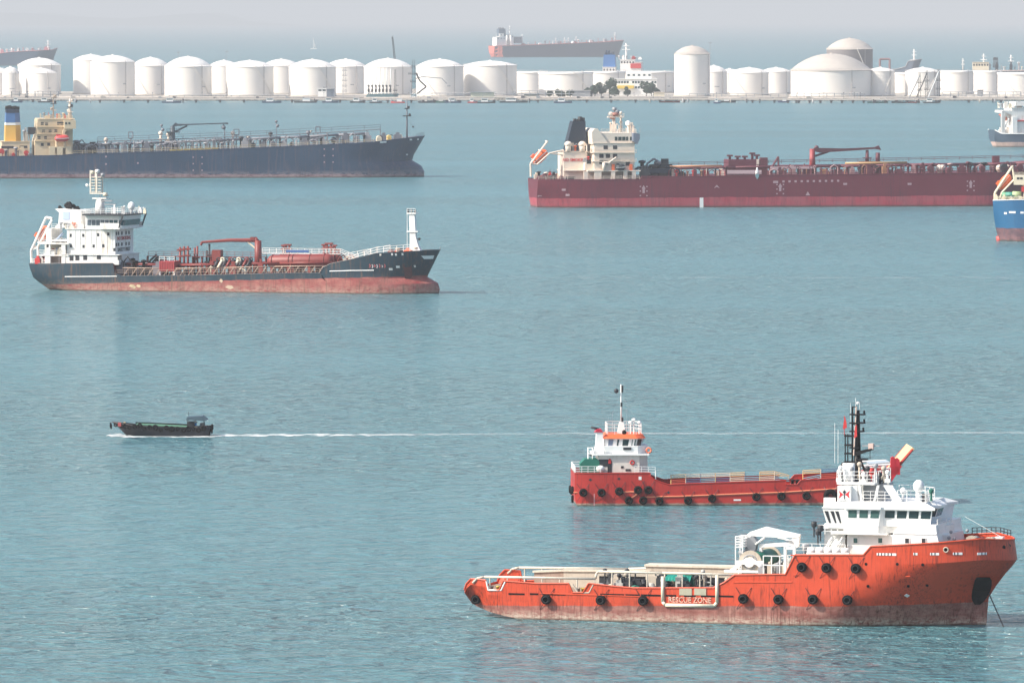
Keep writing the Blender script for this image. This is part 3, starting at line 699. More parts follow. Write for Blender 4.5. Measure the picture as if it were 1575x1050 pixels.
def clutter(s, xa, xb, zf, ya, yb, n, mats, hs, seed, kinds="bvph", w=(.3, .9), names=True):
    """small deck fittings, each one a part"""
    r = random.Random(seed)
    for i in range(n):
        x = xa + (xb - xa) * (i + r.random()) / n; y = r.uniform(ya, yb); z = zf(x) if callable(zf) else zf; h = r.uniform(*hs); ww = r.uniform(*w); m = MB(); k = kinds[i % len(kinds)]
        if k == "b": m.box(x-ww, x+ww, y-ww*.7, y+ww*.7, z, z+h*.7); m.box(x-ww*.5, x+ww*.5, y-ww*.4, y+ww*.4, z+h*.7, z+h); nm = "deck_box"
        elif k == "v": m.lathe((x, y, z), [(ww*.4, 0), (ww*.4, h*.8), (ww*.75, h*.82), (ww*.75, h*.95), (.01, h)], 10); nm = "vent_head"
        elif k == "p": m.tube((x, y, z), (x, y, z+h), ww*.16, 6); m.tube((x-ww*.5, y, z+h*.8), (x+ww*.5, y, z+h*.8), ww*.12, 5); nm = "vent_post"
        elif k == "h": m.path([(x-ww, y, z), (x-ww, y, z+h*.7), (x, y, z+h), (x+ww, y, z+h*.7), (x+ww, y, z)], ww*.16, 6); nm = "pipe_hoop"
        elif k == "w": m.tube((x, y-ww, z+h*.5), (x, y+ww, z+h*.5), h*.35, 12); m.box(x-ww*.6, x+ww*.6, y-ww, y+ww, z, z+h*.4); nm = "winch"
        else: m.tube((x, y, z), (x, y, z+h*.6), ww*.3, 6); m.torus((x, y, z+h*.75), ww*.5, ww*.13, 'y', 12, 5); nm = "valve"
        s.put(m, nm, mats[i % len(mats)])
def rows_windows(s, parent, pts, y, w, h, mat=None, frame=None, d=.05):
    for px, py in pts:
        x, z = s.P(px, py, y); window(s, parent, x-w/2, x+w/2, z-h/2, z+h/2, y, mat or DARK, frame, d)
def pipes(s, xa, xb, zf, ys, r, mat, sup=6.0, name="pipeline", zs=None):
    for y in ys:
        m = MB(); n = max(1, int((xb-xa)/12)); P = [(xa+(xb-xa)*i/n, y, zf(xa+(xb-xa)*i/n)) for i in range(n+1)]; m.path(P, r, 8)
        if sup:
            k = int((xb-xa)/sup)
            for i in range(k+1): x = xa+(xb-xa)*i/max(1, k); m.box(x-.12, x+.12, y-.2, y+.2, (zs(x) if zs else zf(x)-1.5), zf(x))
        s.put(m, name, mat)
def house(s, xa, xb, ya, yb, z0, z1, mat, name="deckhouse", parent=None, chamfer=0, lip=0):
    m = MB(); c = chamfer
    m.vprism([(xa, ya), (xb-c, ya), (xb, ya+c), (xb, yb-c), (xb-c, yb), (xa, yb)] if c else [(xa, ya), (xb, ya), (xb, yb), (xa, yb)], z0, z1)
    if lip: m.box(xa-lip, xb+lip, ya-lip, yb+lip, z1, z1+.15)
    return s.put(m, name, mat, parent)
def front_windows(parent, x, ys, zs, w=.5, h=.6, mat=None):
    for y in ys:
        for z in zs: m = MB(); m.box(x-.1, x+.05, y-w/2, y+w/2, z-h/2, z+h/2); m.put("window", mat or DARK, parent)
def lifeboat(s, a, b, r, label, mat=None, tilt_y=0.0, group=None):
    """enclosed lifeboat between two points of ship s, top-level: it hangs in its davit"""
    M_ = Matrix.Rotation(-s.th, 4, 'Z'); A = s.o + M_ @ Vector(a); B_ = s.o + M_ @ Vector(b)
    t = empty("lifeboat", (A + B_) / 2); tag(t, label, "lifeboat", group); d = (B_ - A); L = d.length
    t.rotation_euler = d.to_track_quat('X', 'Z').to_euler()
    m = MB(); prof = [(-.5, .05), (-.46, .5), (-.36, .85), (-.15, 1), (.15, 1), (.34, .85), (.45, .5), (.5, .05)]; n = 12; vs = []
    for f, k in prof: vs += [(f*L, math.cos(2*math.pi*i/n)*r*k, math.sin(2*math.pi*i/n)*r*k*1.05) for i in range(n)]
    m.add(vs, [(j*n+i, j*n+(i+1) % n, (j+1)*n+(i+1) % n, (j+1)*n+i) for j in range(len(prof)-1) for i in range(n)], True); h_ = m.put("hull", mat or ORANGE, t)
    m = MB(); m.box(-L*.38, -L*.14, -r*.5, r*.5, r*.8, r*1.35); m.put("steering_cockpit", mat or ORANGE, t)
    m = MB(); m.box(-L*.45, L*.45, -r*1.04, r*1.04, -.06*r, .06*r); m.put("gunwale_strip", WCLEAN, t)
    return t
# ================================================================ orange offshore supply ship, nearest
S = Ship("supply_ship", 712, 949.6, 16.2, 14.0, "large orange offshore supply ship with a white wheelhouse and black mast, nearest at lower right", "supply ship")
sh_px = [(712,908),(716,898),(724,890),(748,892),(751,907),(771,907),(777,893),(830,897),(881,897),(889,911),(906,911),(913,897),(950,901),(985,904),(1112,904),(1126,896),(1138,884),(1217,883),(1221,853),(1326,853),(1339,840),(1440,835),(1500,831)]
sheer = S.PP(sh_px)
zb_ = [(sheer[0][0], 1.35), (S.X(745), .75), (S.X(800), 0.0), (S.X(850), -1.6), (80, -1.6)]
q = S.P(1560, 829, 0); sheer.append(q)
stem = [(-2, S.X(1516, 0)), (0, S.X(1517, 0)), (S.P(1521, 915, 0)[1], S.X(1521, 0, 3)), (S.P(1545, 882, 0)[1], S.X(1546, 0, 5.5)), (S.P(1564, 862, 0)[1], S.X(1564.5, 0, 7)), (q[1], q[0])]
x0 = sheer[0][0]; stern = [(-2, x0 + .3), (1.2, x0 + .15), (3.4, x0), (6, x0)]
M_ORHULL = hull_paint("orange_hull_paint", (0.58, 0.062, 0.020), (0.27, 0.075, 0.06), 1.35, 0.021, rust=.9, rustcol=(.10, .02, .012), scum=(.62, .52, .42), scum_top=1.15, scum_amt=.9, fade=(.42, .21, .17), fade_amt=.35, sc=1.0, grime=.6, plates=.05)
M_OR = paint("orange_paint", (0.60, 0.068, 0.020), .5, .5, (.12, .03, .02), .1, 2, 1)
DECKB = paint("worn_timber_deck", (0.30, 0.21, 0.15), .9, .5, (.08, .06, .05), .3, 1, 1)
CREAMW = paint("weathered_cream_paint", (.64, .58, .48), .6, .7, (.3, .17, .1), .12, 2, 1.2)
BUFF = paint("buff_bulkhead_paint", (0.50, 0.44, 0.36), .7, .6, (.2, .13, .09), .15, 1.5, .8)
DECKG = paint("green_deck_paint", (0.10, 0.19, 0.16), .8, .5, (.2, .1, .06), .2, 1, 1)
def bul(x):
    return 1.3 if x < S.X(1126) else (.12 if x < S.X(1330) else 1.1)
S.hull(sheer, stem, stern, M_ORHULL, DECKB, bul=bul, zbp=zb_, td=(.80, 2.4, .60), tw=(.60, 1.6, 1.5), wt=.93, wtw=.55, t1=.10, knuckle=.80, rim=.10,
       levels=[0, .15, .3, .42, .54, .66, .735, .80, .805, .87, .94, 1], capmat=M_OR)
e = S.e
# rubbing strakes, freeing slots, seams on the side
m = MB()
for pts in ([(830,912),(985,917)], [(1216,853.6),(1330,853.6)], [(1128,895),(1218,895)], [(1220,884),(1400,886)]):
    a = S.onhull(*pts[0], .0); b = S.onhull(*pts[1], .0); m.tube(a, b, .07, 6)
S.put(m, "rubbing_strake", M_OR)
for a, b, y in ((782,807,913),(815,828,913),(834,870,913.5),(923,960,914),(962,984,914.6),(986,1016,915),(1024,1040,915.5),(1105,1128,916.5),(1052,1070,916),(1078,1100,916.3)):
    S.mark((a+b)/2, y, (b-a)/14.1/math.cos(S.th), .20, "freeing_slot", BLACK)
# tyre fenders
for x, y in ((733,921),(841,921),(925,922),(990,923),(1144,920),(1198,921),(1251,921),(1234,871.5),(1272,872.5),(1317,873.5),(1304,922)):
    tyre_fender(S, x, y, .54, .55, 3, roll=True)
# round hawse holes and marks at the bow
for x, y in ((1332,867),(1380,867),(1419,868),(1335,901),(1397,901),(1426,900)):
    S.mark(x, y, .34, .34, "side_port", BLACK, pts=[(.5*math.cos(a), .5*math.sin(a)) for a in [i*math.pi/4 for i in range(8)]])
for x, y in ((1395,915.5),(1431.5,915)): S.mark(x, y, .62, .5, "draught_mark", WCLEAN, pts=[(-.5, 0), (0, -.5), (.5, 0), (0, .5)])
for a, b, y, mt_ in ((1349,1378,852,WCLEAN),(1405,1411,851.5,WCLEAN),(1431,1444,851.5,WCLEAN),(1466,1480,851,WCLEAN),(1503,1518,851,WCLEAN)):
    S.mark((a+b)/2, y, (b-a)/14.2/math.cos(S.th)*1.02, .26, "freeing_port", mt_); 
    for k in range(int((b-a)/5)): S.mark(a+2+k*5, y, .10, .30, "port_bar", DARK, off=.04)
c = S.onhull(1455, 845); m = MB(); m.torus(c + Vector((0, -.05, 0)), .26, .06, 'y', 16, 6); S.put(m, "fairlead", BUFF); S.mark(1455, 845, .42, .42, "fairlead_opening", BLACK, pts=[(.5*math.cos(a), .5*math.sin(a)) for a in [i*math.pi/5 for i in range(10)]])
for x, y in ((1544, 843), (1552.5, 841.5)): S.mark(x, y, .5, .75, "fairlead_opening", BLACK, pts=[(-.5, -.3), (0, -.5), (.5, -.3), (.5, .3), (0, .5), (-.5, .3)])
m = MB(); vs = []; rows = [(887,1503,1523),(892,1500,1526),(900,1498,1526),(908,1496,1524),(916,1495,1520),(923,1496,1515),(929,1500,1508)]
for py, xa, xb in rows: vs += [S.onhull(xa + (xb - xa) * k / 6, py, .22) for k in range(7)]
m.add(vs, [(7*a+b, 7*a+b+1, 7*a+8+b, 7*a+7+b) for a in range(len(rows)-1) for b in range(6)]); S.put(m, "anchor_pocket", BLACK)
# name frame on the side
m = MB(); F_ = [S.onhull(*p, .08) for p in ((1019.5,886),(1019.5,925),(1024,930),(1099,931),(1103,926),(1103,884))]
m.path(F_, .19, 8); S.put(m, "rescue_zone_frame", paint("yellowed_white_frame", (.80, .74, .58), .5, .7, (.65, .3, .08), .1, 3, 2), label="white painted U frame marking the rescue zone")
WORN = paint("worn_white_lettering", (.80, .74, .62), .6, 1.0, (.62, .11, .04), .1, 2.2, 3.0, lo=.46, hi=.52)
S.text("RESCUE ZONE", 1061, 922.5, .85, WORN, "rescue_zone_lettering", wid=.88)
for a, b in ((1045,1064),(1068,1086)): S.mark((a+b)/2, 909.5, (b-a)/14.1/math.cos(S.th), .75, "rescue_gate", paint("bare_plate", (.42, .40, .30), .6, .5, (.3, .15, .08), .1, 2, 2), off=.06)
# anchor chain
a = S.P3(1521, 912, -.4); b = S.P3(1545, 967, -2.0); m = MB(); n = 46
for i in range(n):
    p = a.lerp(b, i/n); q = a.lerp(b, (i+.8)/n); m.tube(p, q, .06 if i % 2 else .09, 5)
S.put(m, "anchor_chain", DARK)
# cargo rails: white tubes on stanchions, inboard bulkhead, stern frames
def cargo_rail(y, near):
    m = MB(); dy = 0
    P_ = lambda px, py: S.P3(px, py, y)
    if near:
        top = [P_(727,896), P_(734,889), P_(745,886.5), P_(916,889.5), P_(917.5,881), P_(921,878.5), P_(1019,880.5), P_(1140,884)]
    else:
        base = [S.P(px, py) for px, py in ((727,896),(734,889),(745,886.5),(916,888.5),(1140,883))]; top = [Vector((x, y, z)) for x, z in base]
    m.path(top, .13, 8); rr = S.put(m, "cargo_rail", CREAMW)
    x0 = top[0].x; x1 = S.X(1130)
    n = 15
    for i in range(1, n):
        x = x0 + (x1 - x0) * i / n; zt = interp([(p.x, p.z) for p in top], x); zt0 = interp(sheer, x)
        m = MB(); m.tube((x, y, zt0 - .5), (x, y, zt), .08, 6); S.put(m, "rail_stanchion", CREAMW)
    return top
cargo_rail(-6.75, True); cargo_rail(6.75, False)
zt = S.P(900, 882)[1]
def bulk(pxa, pxb, z0, z1, y, name, mat, th=.5):
    m = MB(); m.box(S.X(pxa, y, z0), S.X(pxb, y, z0), y - th/2, y + th/2, z0, z1); return S.put(m, name, mat)
zd = S.P(980, 921)[1]      # main deck height
# far-side crash rail bulkhead (light buff) and the long far locker
zf = S.P(900, 876, 5.6)[1]
def bulk_px(pa, pb, y, th, name, mat, capm=None):
    (xa, za), (xb, zb2) = S.P(*pa, y), S.P(*pb, y); m = MB(); m.prism([(xa, zd), (xb, zd), (xb, zb2), (xa, za)], y - th/2, y + th/2); o = S.put(m, name, mat)
    c = MB(); c.prism([(xa-.15, za), (xb+.15, zb2), (xb+.15, zb2+.22), (xa-.15, za+.22)], y - th/2 - .15, y + th/2 + .15); c.put("bulkhead_cap", capm or CREAMW, o); return o
bulk_px((868,878), (1000,879), 5.0, .6, "inner_bulkhead", BUFF)
bulk_px((997,869.5), (1142,873), 5.6, 2.0, "deck_locker", BUFF)
bulk_px((822,880), (868,878), 5.4, .2, "stern_screen", paint("far_rail_plate", (.35, .25, .2), .8, .5, (.1, .05, .03), .2, 2, 1))
# deck gear between the rails
GEAR = [GREY, BUFF, DARK, paint("galvanised_gear", (.45, .45, .42), .5, .6, (.15, .1, .07), .2, 3, 2), GREEN, REDP]
r2 = random.Random(11)
for i in range(95):
    px = r2.uniform(922, 1138); y = r2.uniform(-6.2, -3.0); x = S.X(px, y, zd); w = r2.uniform(.2, .7); h = r2.uniform(1.5, 2.6) if i % 3 else r2.uniform(2.2, 3.0)
    k = i % 4; m = MB()
    if k == 0: m.box(x - w, x + w, y - .5, y + .5, zd, zd + h*.85); m.box(x - w*.6, x + w*.6, y - .3, y + .3, zd + h*.85, zd + h); nm = "deck_box"
    elif k == 1: m.lathe((x, y, zd), [(w*.9, 0), (w*.9, h*.6), (w*.5, h*.75), (w*.5, h*.8), (.01, h*.82)], 10); nm = "vent_head"
    elif k == 2:
        m.tube((x, y, zd), (x, y, zd + h), .10, 6); m.tube((x + w*1.5, y, zd), (x + w*1.5, y, zd + h*.9), .10, 6); m.tube((x, y, zd + h*.6), (x + w*1.5, y, zd + h*.6), .09, 6); m.ball((x, y, zd + h), .26, 8, 6); nm = "pipe_stand"
    else: m.torus((x, y, zd + .75), .55, .20, 'y', 14, 6); m.box(x - .2, x + .2, y - .35, y + .35, zd, zd + 1.3); nm = "hose_reel"
    S.put(m, nm, GEAR[(2, 0, 2, 3, 1, 2, 1, 4, 2, 3, 2)[i % 11]])
for a, b, cnt in ((749, 773, 2), (884, 910, 3)):   # bitts seen in the side notches
    for i in range(cnt):
        px = a + (b - a) * (i + .7) / (cnt + .4); y = -6.2; x = S.X(px, y, zd); m = MB(); z0 = zd - .1; m.lathe((x, y, z0), [(.2, 0), (.2, 1.0), (.27, 1.02), (.27, 1.14), (.01, 1.16)], 12); S.put(m, "bitt", BUFF if i != 1 else YEL)
for a, b in (((748,892),(777,893)), ((881,897),(913,897))):
    pass
m = MB(); t = [S.P3(p[0], p[1], -6.95) for p in ((748,893),(751,907),(771,907),(777,894))]; m.path(t, .1, 6); t = [S.P3(p[0], p[1], -6.95) for p in ((881,898),(889,911),(906,911),(913,898))]; S.put(m, "notch_frame", WCLEAN); m = MB(); m.path(t, .1, 6); S.put(m, "notch_frame", BUFF)
bulk_px((922,885), (1132,888), -2.6, .25, "winch_bulkhead", DARK, BUFF)
# teal tarpaulin over boxes
xa, za = S.P(1024, 884, -5.2); xb, zb2 = S.P(1063, 892, -5.2); m = MB(); n = 24; vs = []
for i in range(n + 1):
    x = xa + (xb - xa)*i/n
    vs += [(x, -5.6 - .1*math.sin(i*1.9), zb2 - .12*abs(math.sin(i*.9))), (x, -5.25, za - .15 + .06*math.sin(i*2.1)), (x, -3.6, za + .1 + .05*math.sin(i*1.3)), (x, -3.2, zb2)]
m.add(vs, [(4*i+j, 4*i+4+j, 4*i+5+j, 4*i+1+j) for i in range(n) for j in range(3)], True); S.put(m, "tarpaulin", plain("teal_canvas", (.0, .22, .17), .7))
# ---- winch reel on the raised after deck
zA = S.P(1180, 883)[1]
c0 = S.P3(1154, 864, -3.4); c1 = Vector((c0.x + .5, 3.4, c0.z)); rr_ = 1.05 
reel = MB(); reel.tube(c0 + Vector((0, .25, 0)), c1, rr_*.98, 28); ro = S.put(reel, "hose_drum", GREEN, label="big green drum between white flanges")
for c in (c0, c1):
    fl = MB(); n = 32; vs = []
    for r_, d in ((.01, -.12), (rr_*1.22, -.12), (rr_*1.22, .12), (.01, .12)):
        vs += [c + Vector((r_*math.cos(2*math.pi*i/n), d, r_*math.sin(2*math.pi*i/n))) for i in range(n)]
    fl.add(vs, [(j*n+i, j*n+(i+1) % n, (j+1)*n+(i+1) % n, (j+1)*n+i) for j in range(3) for i in range(n)]); fo = fl.put("drum_flange", BUFF, ro); rg = MB(); rg.torus(c + Vector((0, -.14, 0)), rr_*.75, .07, "y", 24, 5); [rg.tube(c + Vector((0, -.15, 0)), c + Vector((rr_*.8*math.cos(q_), -.15, rr_*.8*math.sin(q_))), .05, 5) for q_ in (0, 1.05, 2.1, 3.14, 4.2, 5.2)]; rg.put("flange_stiffener", GREY, fo)
m = MB(); x = c0.x
m.prism([(x-2.6, zA-.1), (x-1.9, zA-.1), (x+.15, c0.z+.5), (x-.35, c0.z+.5)], c0.y-.5, c0.y-.2); m.prism([(x+2.6, zA-.1), (x+1.9, zA-.1), (x-.15, c0.z+.5), (x+.35, c0.z+.5)], c0.y-.5, c0.y-.2)
m.box(x-1.6, x+1.6, c0.y-.52, c0.y-.18, zA+.8, zA+1.2); m.tube((x, c0.y-.55, c0.z), (x, c0.y-.15, c0.z), .55, 14); m.box(x-2.8, x+2.8, c0.y-.7, c0.y+.1, zA-.1, zA+.15); S.put(m, "drum_stand", WCLEAN)
# ---- knuckle crane
y = -.5
ped = MB(); b0 = S.P(1154, 848, y); ped.lathe((b0[0], y, zA-.3), [(1.15, 0), (1.15, b0[1]-zA), (1.3, b0[1]-zA+.1), (1.3, b0[1]-zA+.4), (.01, b0[1]-zA+.41)], 20); pc = S.put(ped, "crane_pedestal", GREY)
def pl(pts, y0, y1, mat, name, parent=None): m = MB(); m.prism(S.PP(pts, (y0+y1)/2), y0, y1); return m.put(name, mat, parent or S.e)
pl([(1147,846),(1163,846),(1166,832),(1160,824),(1148,827)], y-.5, y+.5, GREY, "crane_turret")
boom = pl([(1147,824),(1155,817),(1178,809.5),(1231,821.5),(1231,825),(1221,826.5),(1177,825),(1157,823.5),(1151,829)], y-.35, y+.35, WCLEAN, "crane_boom")
pl([(1231,821),(1229,840),(1221,845),(1217,838),(1200,840),(1172,841),(1173,848),(1169,848),(1168,836.5),(1215,833),(1224,822)], y-.3, y+.3, WCLEAN, "crane_jib")
m = MB(); m.tube(S.P3(1162,837,y-.45), S.P3(1176,826.5,y-.45), .13, 8); m.tube(S.P3(1196,825.5,y-.45), S.P3(1216,831,y-.45), .12, 8); S.put(m, "hydraulic_ram", WCLEAN)
m = MB()
xb, zb3 = S.P(1135, 840, -1.5); xe, ze = S.P(1146, 824, -1.5)
for k in range(5): z = zb3 + (ze-zb3)*k/4; m.path([(xb, -2.5, z), (xe, -2.5, z), (xe, -.5, z), (xb, -.5, z), (xb, -2.5, z)], .06, 5)
for x_, y_ in ((xb, -2.5), (xe, -2.5), (xb, -.5), (xe, -.5)): m.tube((x_, y_, zA), (x_, y_, ze), .07, 5)
m.box(xb, xe, -2.5, -.5, zb3 - .1, zb3); S.put(m, "crane_platform", WCLEAN)
# rails round the raised after deck, portal and ladder
m = MB(); m.rail([(S.X(1174, -6.6, zA), -6.6, zA), (S.X(1212, -6.6, zA), -6.6, zA)], 2.0, 1.0, .07, 2); S.put(m, "guard_rail", WCLEAN)
m = MB(); m.rail([(S.X(1136, -6.6, zA), -6.6, zA-.2), (S.X(1140, -6.6, zA), -6.6, zA)], 1.2, 1.0, .05, 2); m.rail([(S.X(1174, 6.6, zA), 6.6, zA), (S.X(1222, 6.6, zA), 6.6, zA)], 1.1, 1.4, .05, 3); S.put(m, "guard_rail", WCLEAN)
m = MB(); zp = S.P(1208, 845)[1]; xa, xb = S.X(1208, -6.5, zA), S.X(1222, -6.5, zA)
m.box(xa-.15, xa+.15, -6.7, -6.4, zA, zp+.4); m.box(xb-.15, xb+.15, -6.7, -6.4, zA, zp+.4); m.box(xa, xb, -6.7, -6.4, zp, zp+.35); m.box(xa, xb, -6.65, -6.45, zp+1.0, zp+1.1); S.put(m, "portal_frame", WCLEAN)
m = MB(); m.box(xa+.3, xb-.3, -5.9, -5.2, zA+.1, zA+1.1); S.put(m, "yellow_locker", YEL)
for i in range(8):
    m = MB(); px = 1172 + i*6.0; yy = r2.uniform(-5.5, -2); x = S.X(px, yy, zA); h = r2.uniform(.7, 1.9); w = r2.uniform(.2, .45)
    m.box(x-w, x+w, yy-.3, yy+.3, zA-.1, zA+h*.6); m.tube((x, yy, zA), (x+.2, yy, zA+h), .12, 6); m.ball((x, yy, zA+h*.7), w*.8, 8, 6); S.put(m, "winch", (GREY, DARK, BUFF, GEAR[3])[i % 4])
# ---- accommodation and wheelhouse
zU = S.P(1260, 853)[1]      # upper deck
hb = 5.6
def zpx(py, px, y): return S.P(px, py, y)[1]
z1 = zpx(822, 1330, -hb); z2 = zpx(806, 1330, -hb); zr = zpx(784, 1330, -hb); zr2 = zpx(771, 1330, -hb+.6)
XA = S.X(1263, -hb, z2); XB = S.X(1300, -hb, zU); XM = S.X(1356, -hb, z1); XF = S.X(1440, -hb, z1); XN = S.X(1486, 2.6, z1) - 1.2
m = MB(); m.vprism([(XB, -hb+.8), (XF-2, -hb+.8), (XF+1.0, -hb*.62), (XN+.4, -1.6), (XN+.4, 1.6), (XF+1.0, hb*.62), (XF-2, hb-.8), (XB, hb-.8)], zU-.3, z1); hs = S.put(m, "deckhouse", W)
m = MB(); m.vprism([(XB-1.6, -hb), (XM+.6, -hb), (XM+.6, hb), (XB-1.6, hb)], z1, z1+.18); S.put(m, "deck_overhang", W)
# lower side wing with two windows
xw0, xw1 = S.X(1376, -hb-.6, zU), S.X(1440, -hb-.6, zU); zw = zpx(810, 1400, -hb-.6)
m = MB(); ztop = zpx(806.5, 1400, -hb-.6); m.prism([(xw0-.3, zU+.3), (xw1+.6, zU+.3), (xw1+.05, zpx(821,1400,-hb-.6)), (xw1-.05, ztop), (xw0+.5, ztop), (xw0-.25, zw-.9)], -hb-.6, hb+.6); wing = S.put(m, "lower_house", WCLEAN)
m = MB(); zz = zpx(820.5, 1400, -hb-.6); m.box(xw0-.1, xw1, -hb-.66, -hb-.5, zz-.05, zz+.05); m.put("ledge", W, wing)
for px in (1395, 1420.5): x = S.X(px, -hb-.6, zU); window(S, wing, x-.2, x+.24, zpx(835,px,-hb-.6), zpx(827.5,px,-hb-.6), -hb-.6, DARK, W)
for px in (1316, 1354): x = S.X(px, -hb+.8, zU); window(S, hs, x-.22, x+.22, zpx(834.5,px,-hb+.8), zpx(827,px,-hb+.8), -hb+.8, GLASSG, W)
# front block under the bridge, facing the bow
xa = S.X(1440, -hb, z1); m = MB(); zf2 = zpx(809, 1480, 0)
m.vprism([(xa-3, -hb+.3), (xa+.2, -hb+.3), (XN-.6, -2.6), (XN+.2, -1.2), (XN+.2, 1.2), (XN-.6, 2.6), (xa+.2, hb-.3), (xa-3, hb-.3)], zU-.3, zf2+.2); fr = S.put(m, "front_house", WCLEAN)
for px, py in ((1440,822),(1461,817),(1458,826),(1466,828),(1486,815)):
    p = S.P3(px, py, -3.2); f = MB(); f.ball((p.x+.25, p.y-.6, p.z), .2, 8, 6); f.put("deck_light", GREY, fr)
m = MB(); m.rail([(xa, -hb+.5, zf2+.2), (XN-.4, -2.4, zf2+.2), (XN+.1, 0, zf2+.2), (XN-.4, 2.4, zf2+.2)], .9, 1.0, .04, 2); S.put(m, "guard_rail", W)
# mid wall of the bridge (flush), 1300..1350 plus shaded 1350..1440
m = MB(); xq = S.X(1351, -hb, z1); XW = S.X(1428, -hb+.9, z2); m.vprism([(XB-.2, -hb), (xq, -hb), (xq+.8, -hb+.9), (XW, -hb+.9), (XW+.9, -2.5), (XW+.9, 2.5), (XW, hb-.9), (xq+.8, hb-.9), (xq, hb), (XB-.2, hb)], z1+.18, z2+.1); br = S.put(m, "bridge_wall", W)
# wheelhouse window ring, leaning outwards
zs0, zs1 = zpx(799, 1400, -hb), zpx(784, 1400, -hb)
xg0 = S.X(1300, -hb, zs0); xg1 = S.X(1430, -hb+.3, zs0); xg2 = S.X(1460, 2.9, zs0) - .8
ring0 = [(xg0, -hb), (xq, -hb), (xq+.4, -hb+.45), (xg1, -hb+.45), (xg2-.9, -2.6), (xg2, -1.2), (xg2, 1.2), (xg2-.9, 2.6), (xg1, hb-.45), (xg0, hb-.45)]
tl = .55
ring1 = [(xg0, -hb-.1), (xq+.35, -hb-.1), (xq+.6, -hb+.2), (xg1+.35, -hb+.1), (xg2-.3, -2.9), (xg2+tl, -1.4), (xg2+tl, 1.4), (xg2-.3, 2.9), (xg1+.35, hb-.1), (xg0, hb-.1)]
m = MB(); m.vprism(ring0, z2-.2, zs1, ring1); wh = S.put(m, "wheelhouse", WCLEAN)
def ringwin(k, n, f0, f1, mat, margin=.1, a0=0, a1=1):
    a, b = Vector((*ring0[k], z2-.2)), Vector((*ring0[(k+1)], z2-.2)); c, d = Vector((*ring1[k+1], zs1)), Vector((*ring1[k], zs1))
    for i in range(n):
        u0, u1 = a0+(a1-a0)*(i+margin)/n, a0+(a1-a0)*(i+1-margin)/n
        g = lambda u, v: a.lerp(b, u).lerp(d.lerp(c, u), v)
        nn = Vector((b.y-a.y, -(b.x-a.x), 0)); 
        quad_window(wh, g(u0, f0), g(u1, f0), g(u1, f1), g(u0, f1), nn, mat)
ringwin(0, 3, .50, .93, GLASSG, .13, .05, 1); ringwin(2, 4, .5, .93, GLASS, .10); ringwin(3, 3, .5, .93, GLASSG, .1); ringwin(4, 1, .5, .93, GLASS, .1); ringwin(5, 3, .5, .93, GLASS, .08)
# roof with sloping fascia
zt0 = zs1; zt1 = zpx(771.5, 1340, -hb+.9)
ro0 = [(x + (.35 if x > xg1 else 0), y_*1.06) for x, y_ in ring1]; ro1 = [(x - (1.0 if x > xg1 else 0), y_*.84) for x, y_ in ring1]
m = MB(); m.vprism(ro0, zt0, zt0+.25); m.vprism(ro0, zt0+.25, zt1, ro1); S.put(m, "wheelhouse_roof", WCLEAN)
m = MB(); m.rail([(S.X(1382,-4,zt1), -4.4, zt1)] + [(x, y_, zt1) for x, y_ in ro1[3:7]] + [(S.X(1400,4,zt1), 4.3, zt1), (S.X(1382,4,zt1), 4.3, zt1)], 1.3, .9, .035, 3, .05); S.put(m, "roof_rail", WCLEAN)
# after bridge wing, leaning, with three tall windows
zb0, zb1 = zpx(806, 1280, -hb), zpx(781, 1280, -hb); xa0, xa1 = S.X(1272, -hb, zb0), S.X(1264, -hb, zb1); xb_ = xg0 + .1
m = MB(); m.vprism([(xa0, -hb+.4), (xb_, -hb+.4), (xb_, hb-.4), (xa0, hb-.4)], zpx(812,1280,-hb), zb1, [(xa1, -hb+.2), (xb_, -hb+.2), (xb_, hb-.2), (xa1, hb-.2)]); aw = S.put(m, "after_bridge", W)
for (a, b) in ((1268,1273.5),(1277,1282),(1284.5,1289.5)):
    xa_, xb2 = S.P(a, 786, -hb+.2)[0], S.P(b, 786, -hb+.2)[0]; o = .5
    quad_window(aw, (xa_+o, -hb+.36, zb0+.15), (xb2+o*.6, -hb+.36, zb0+.15), (xb2, -hb+.22, zb1-.35), (xa_, -hb+.22, zb1-.35), Vector((0, -1, 0)), DARK)
m = MB(); m.vprism([(xa1-.1, -hb+.1), (xb_, -hb+.1), (xb_, hb-.1), (xa1-.1, hb-.1)], zb1, zpx(773,1280,-hb), [(xa1+1.1, -hb+1), (xb_, -hb+1), (xb_, hb-1), (xa1+1.1, hb-1)]); S.put(m, "after_roof", WCLEAN)
# after stair block
m = MB(); x0_, x1_ = S.X(1257, -4.5, zU), S.X(1300, -4.5, zU); m.box(x0_+.8, x1_, -hb+1, hb-1, zU-.2, zb0); m.box(x0_+.3, x1_, -hb+.5, hb-.5, zb0-.5, zb0-.3)
S.put(m, "stair_block", W)
m = MB(); m.rail([(x0_-2.2, -hb, zU), (S.X(1300,-hb,zU), -hb, zU)], 1.1, .9, .035, 3); m.rail([(x0_+.3, -hb+.5, zpx(822,1280,-hb)), (x1_, -hb+.5, zpx(822,1280,-hb))], 1.0, .7, .05, 3); S.put(m, "guard_rail", WCLEAN)
m = MB()
for px in (1268, 1284): m.tube(S.P3(px, 845, -hb+.2), S.P3(px+12, 826, -hb+.2), .12, 6); m.tube(S.P3(px+4, 846, -hb+.4), S.P3(px+16, 827, -hb+.4), .08, 6)
S.put(m, "stairway", WCLEAN)
for i in range(5):   # white life-raft canisters on the side deck
    p = S.P3(1248 + i*13, 846.5, -6.0); m = MB(); m.tube(p - Vector((.42, 0, 0)), p + Vector((.42, 0, 0)), .33, 12); m.box(p.x-.5, p.x+.5, -6.3, -5.7, zU, p.z-.2); S.put(m, "life_raft_canister", WCLEAN)
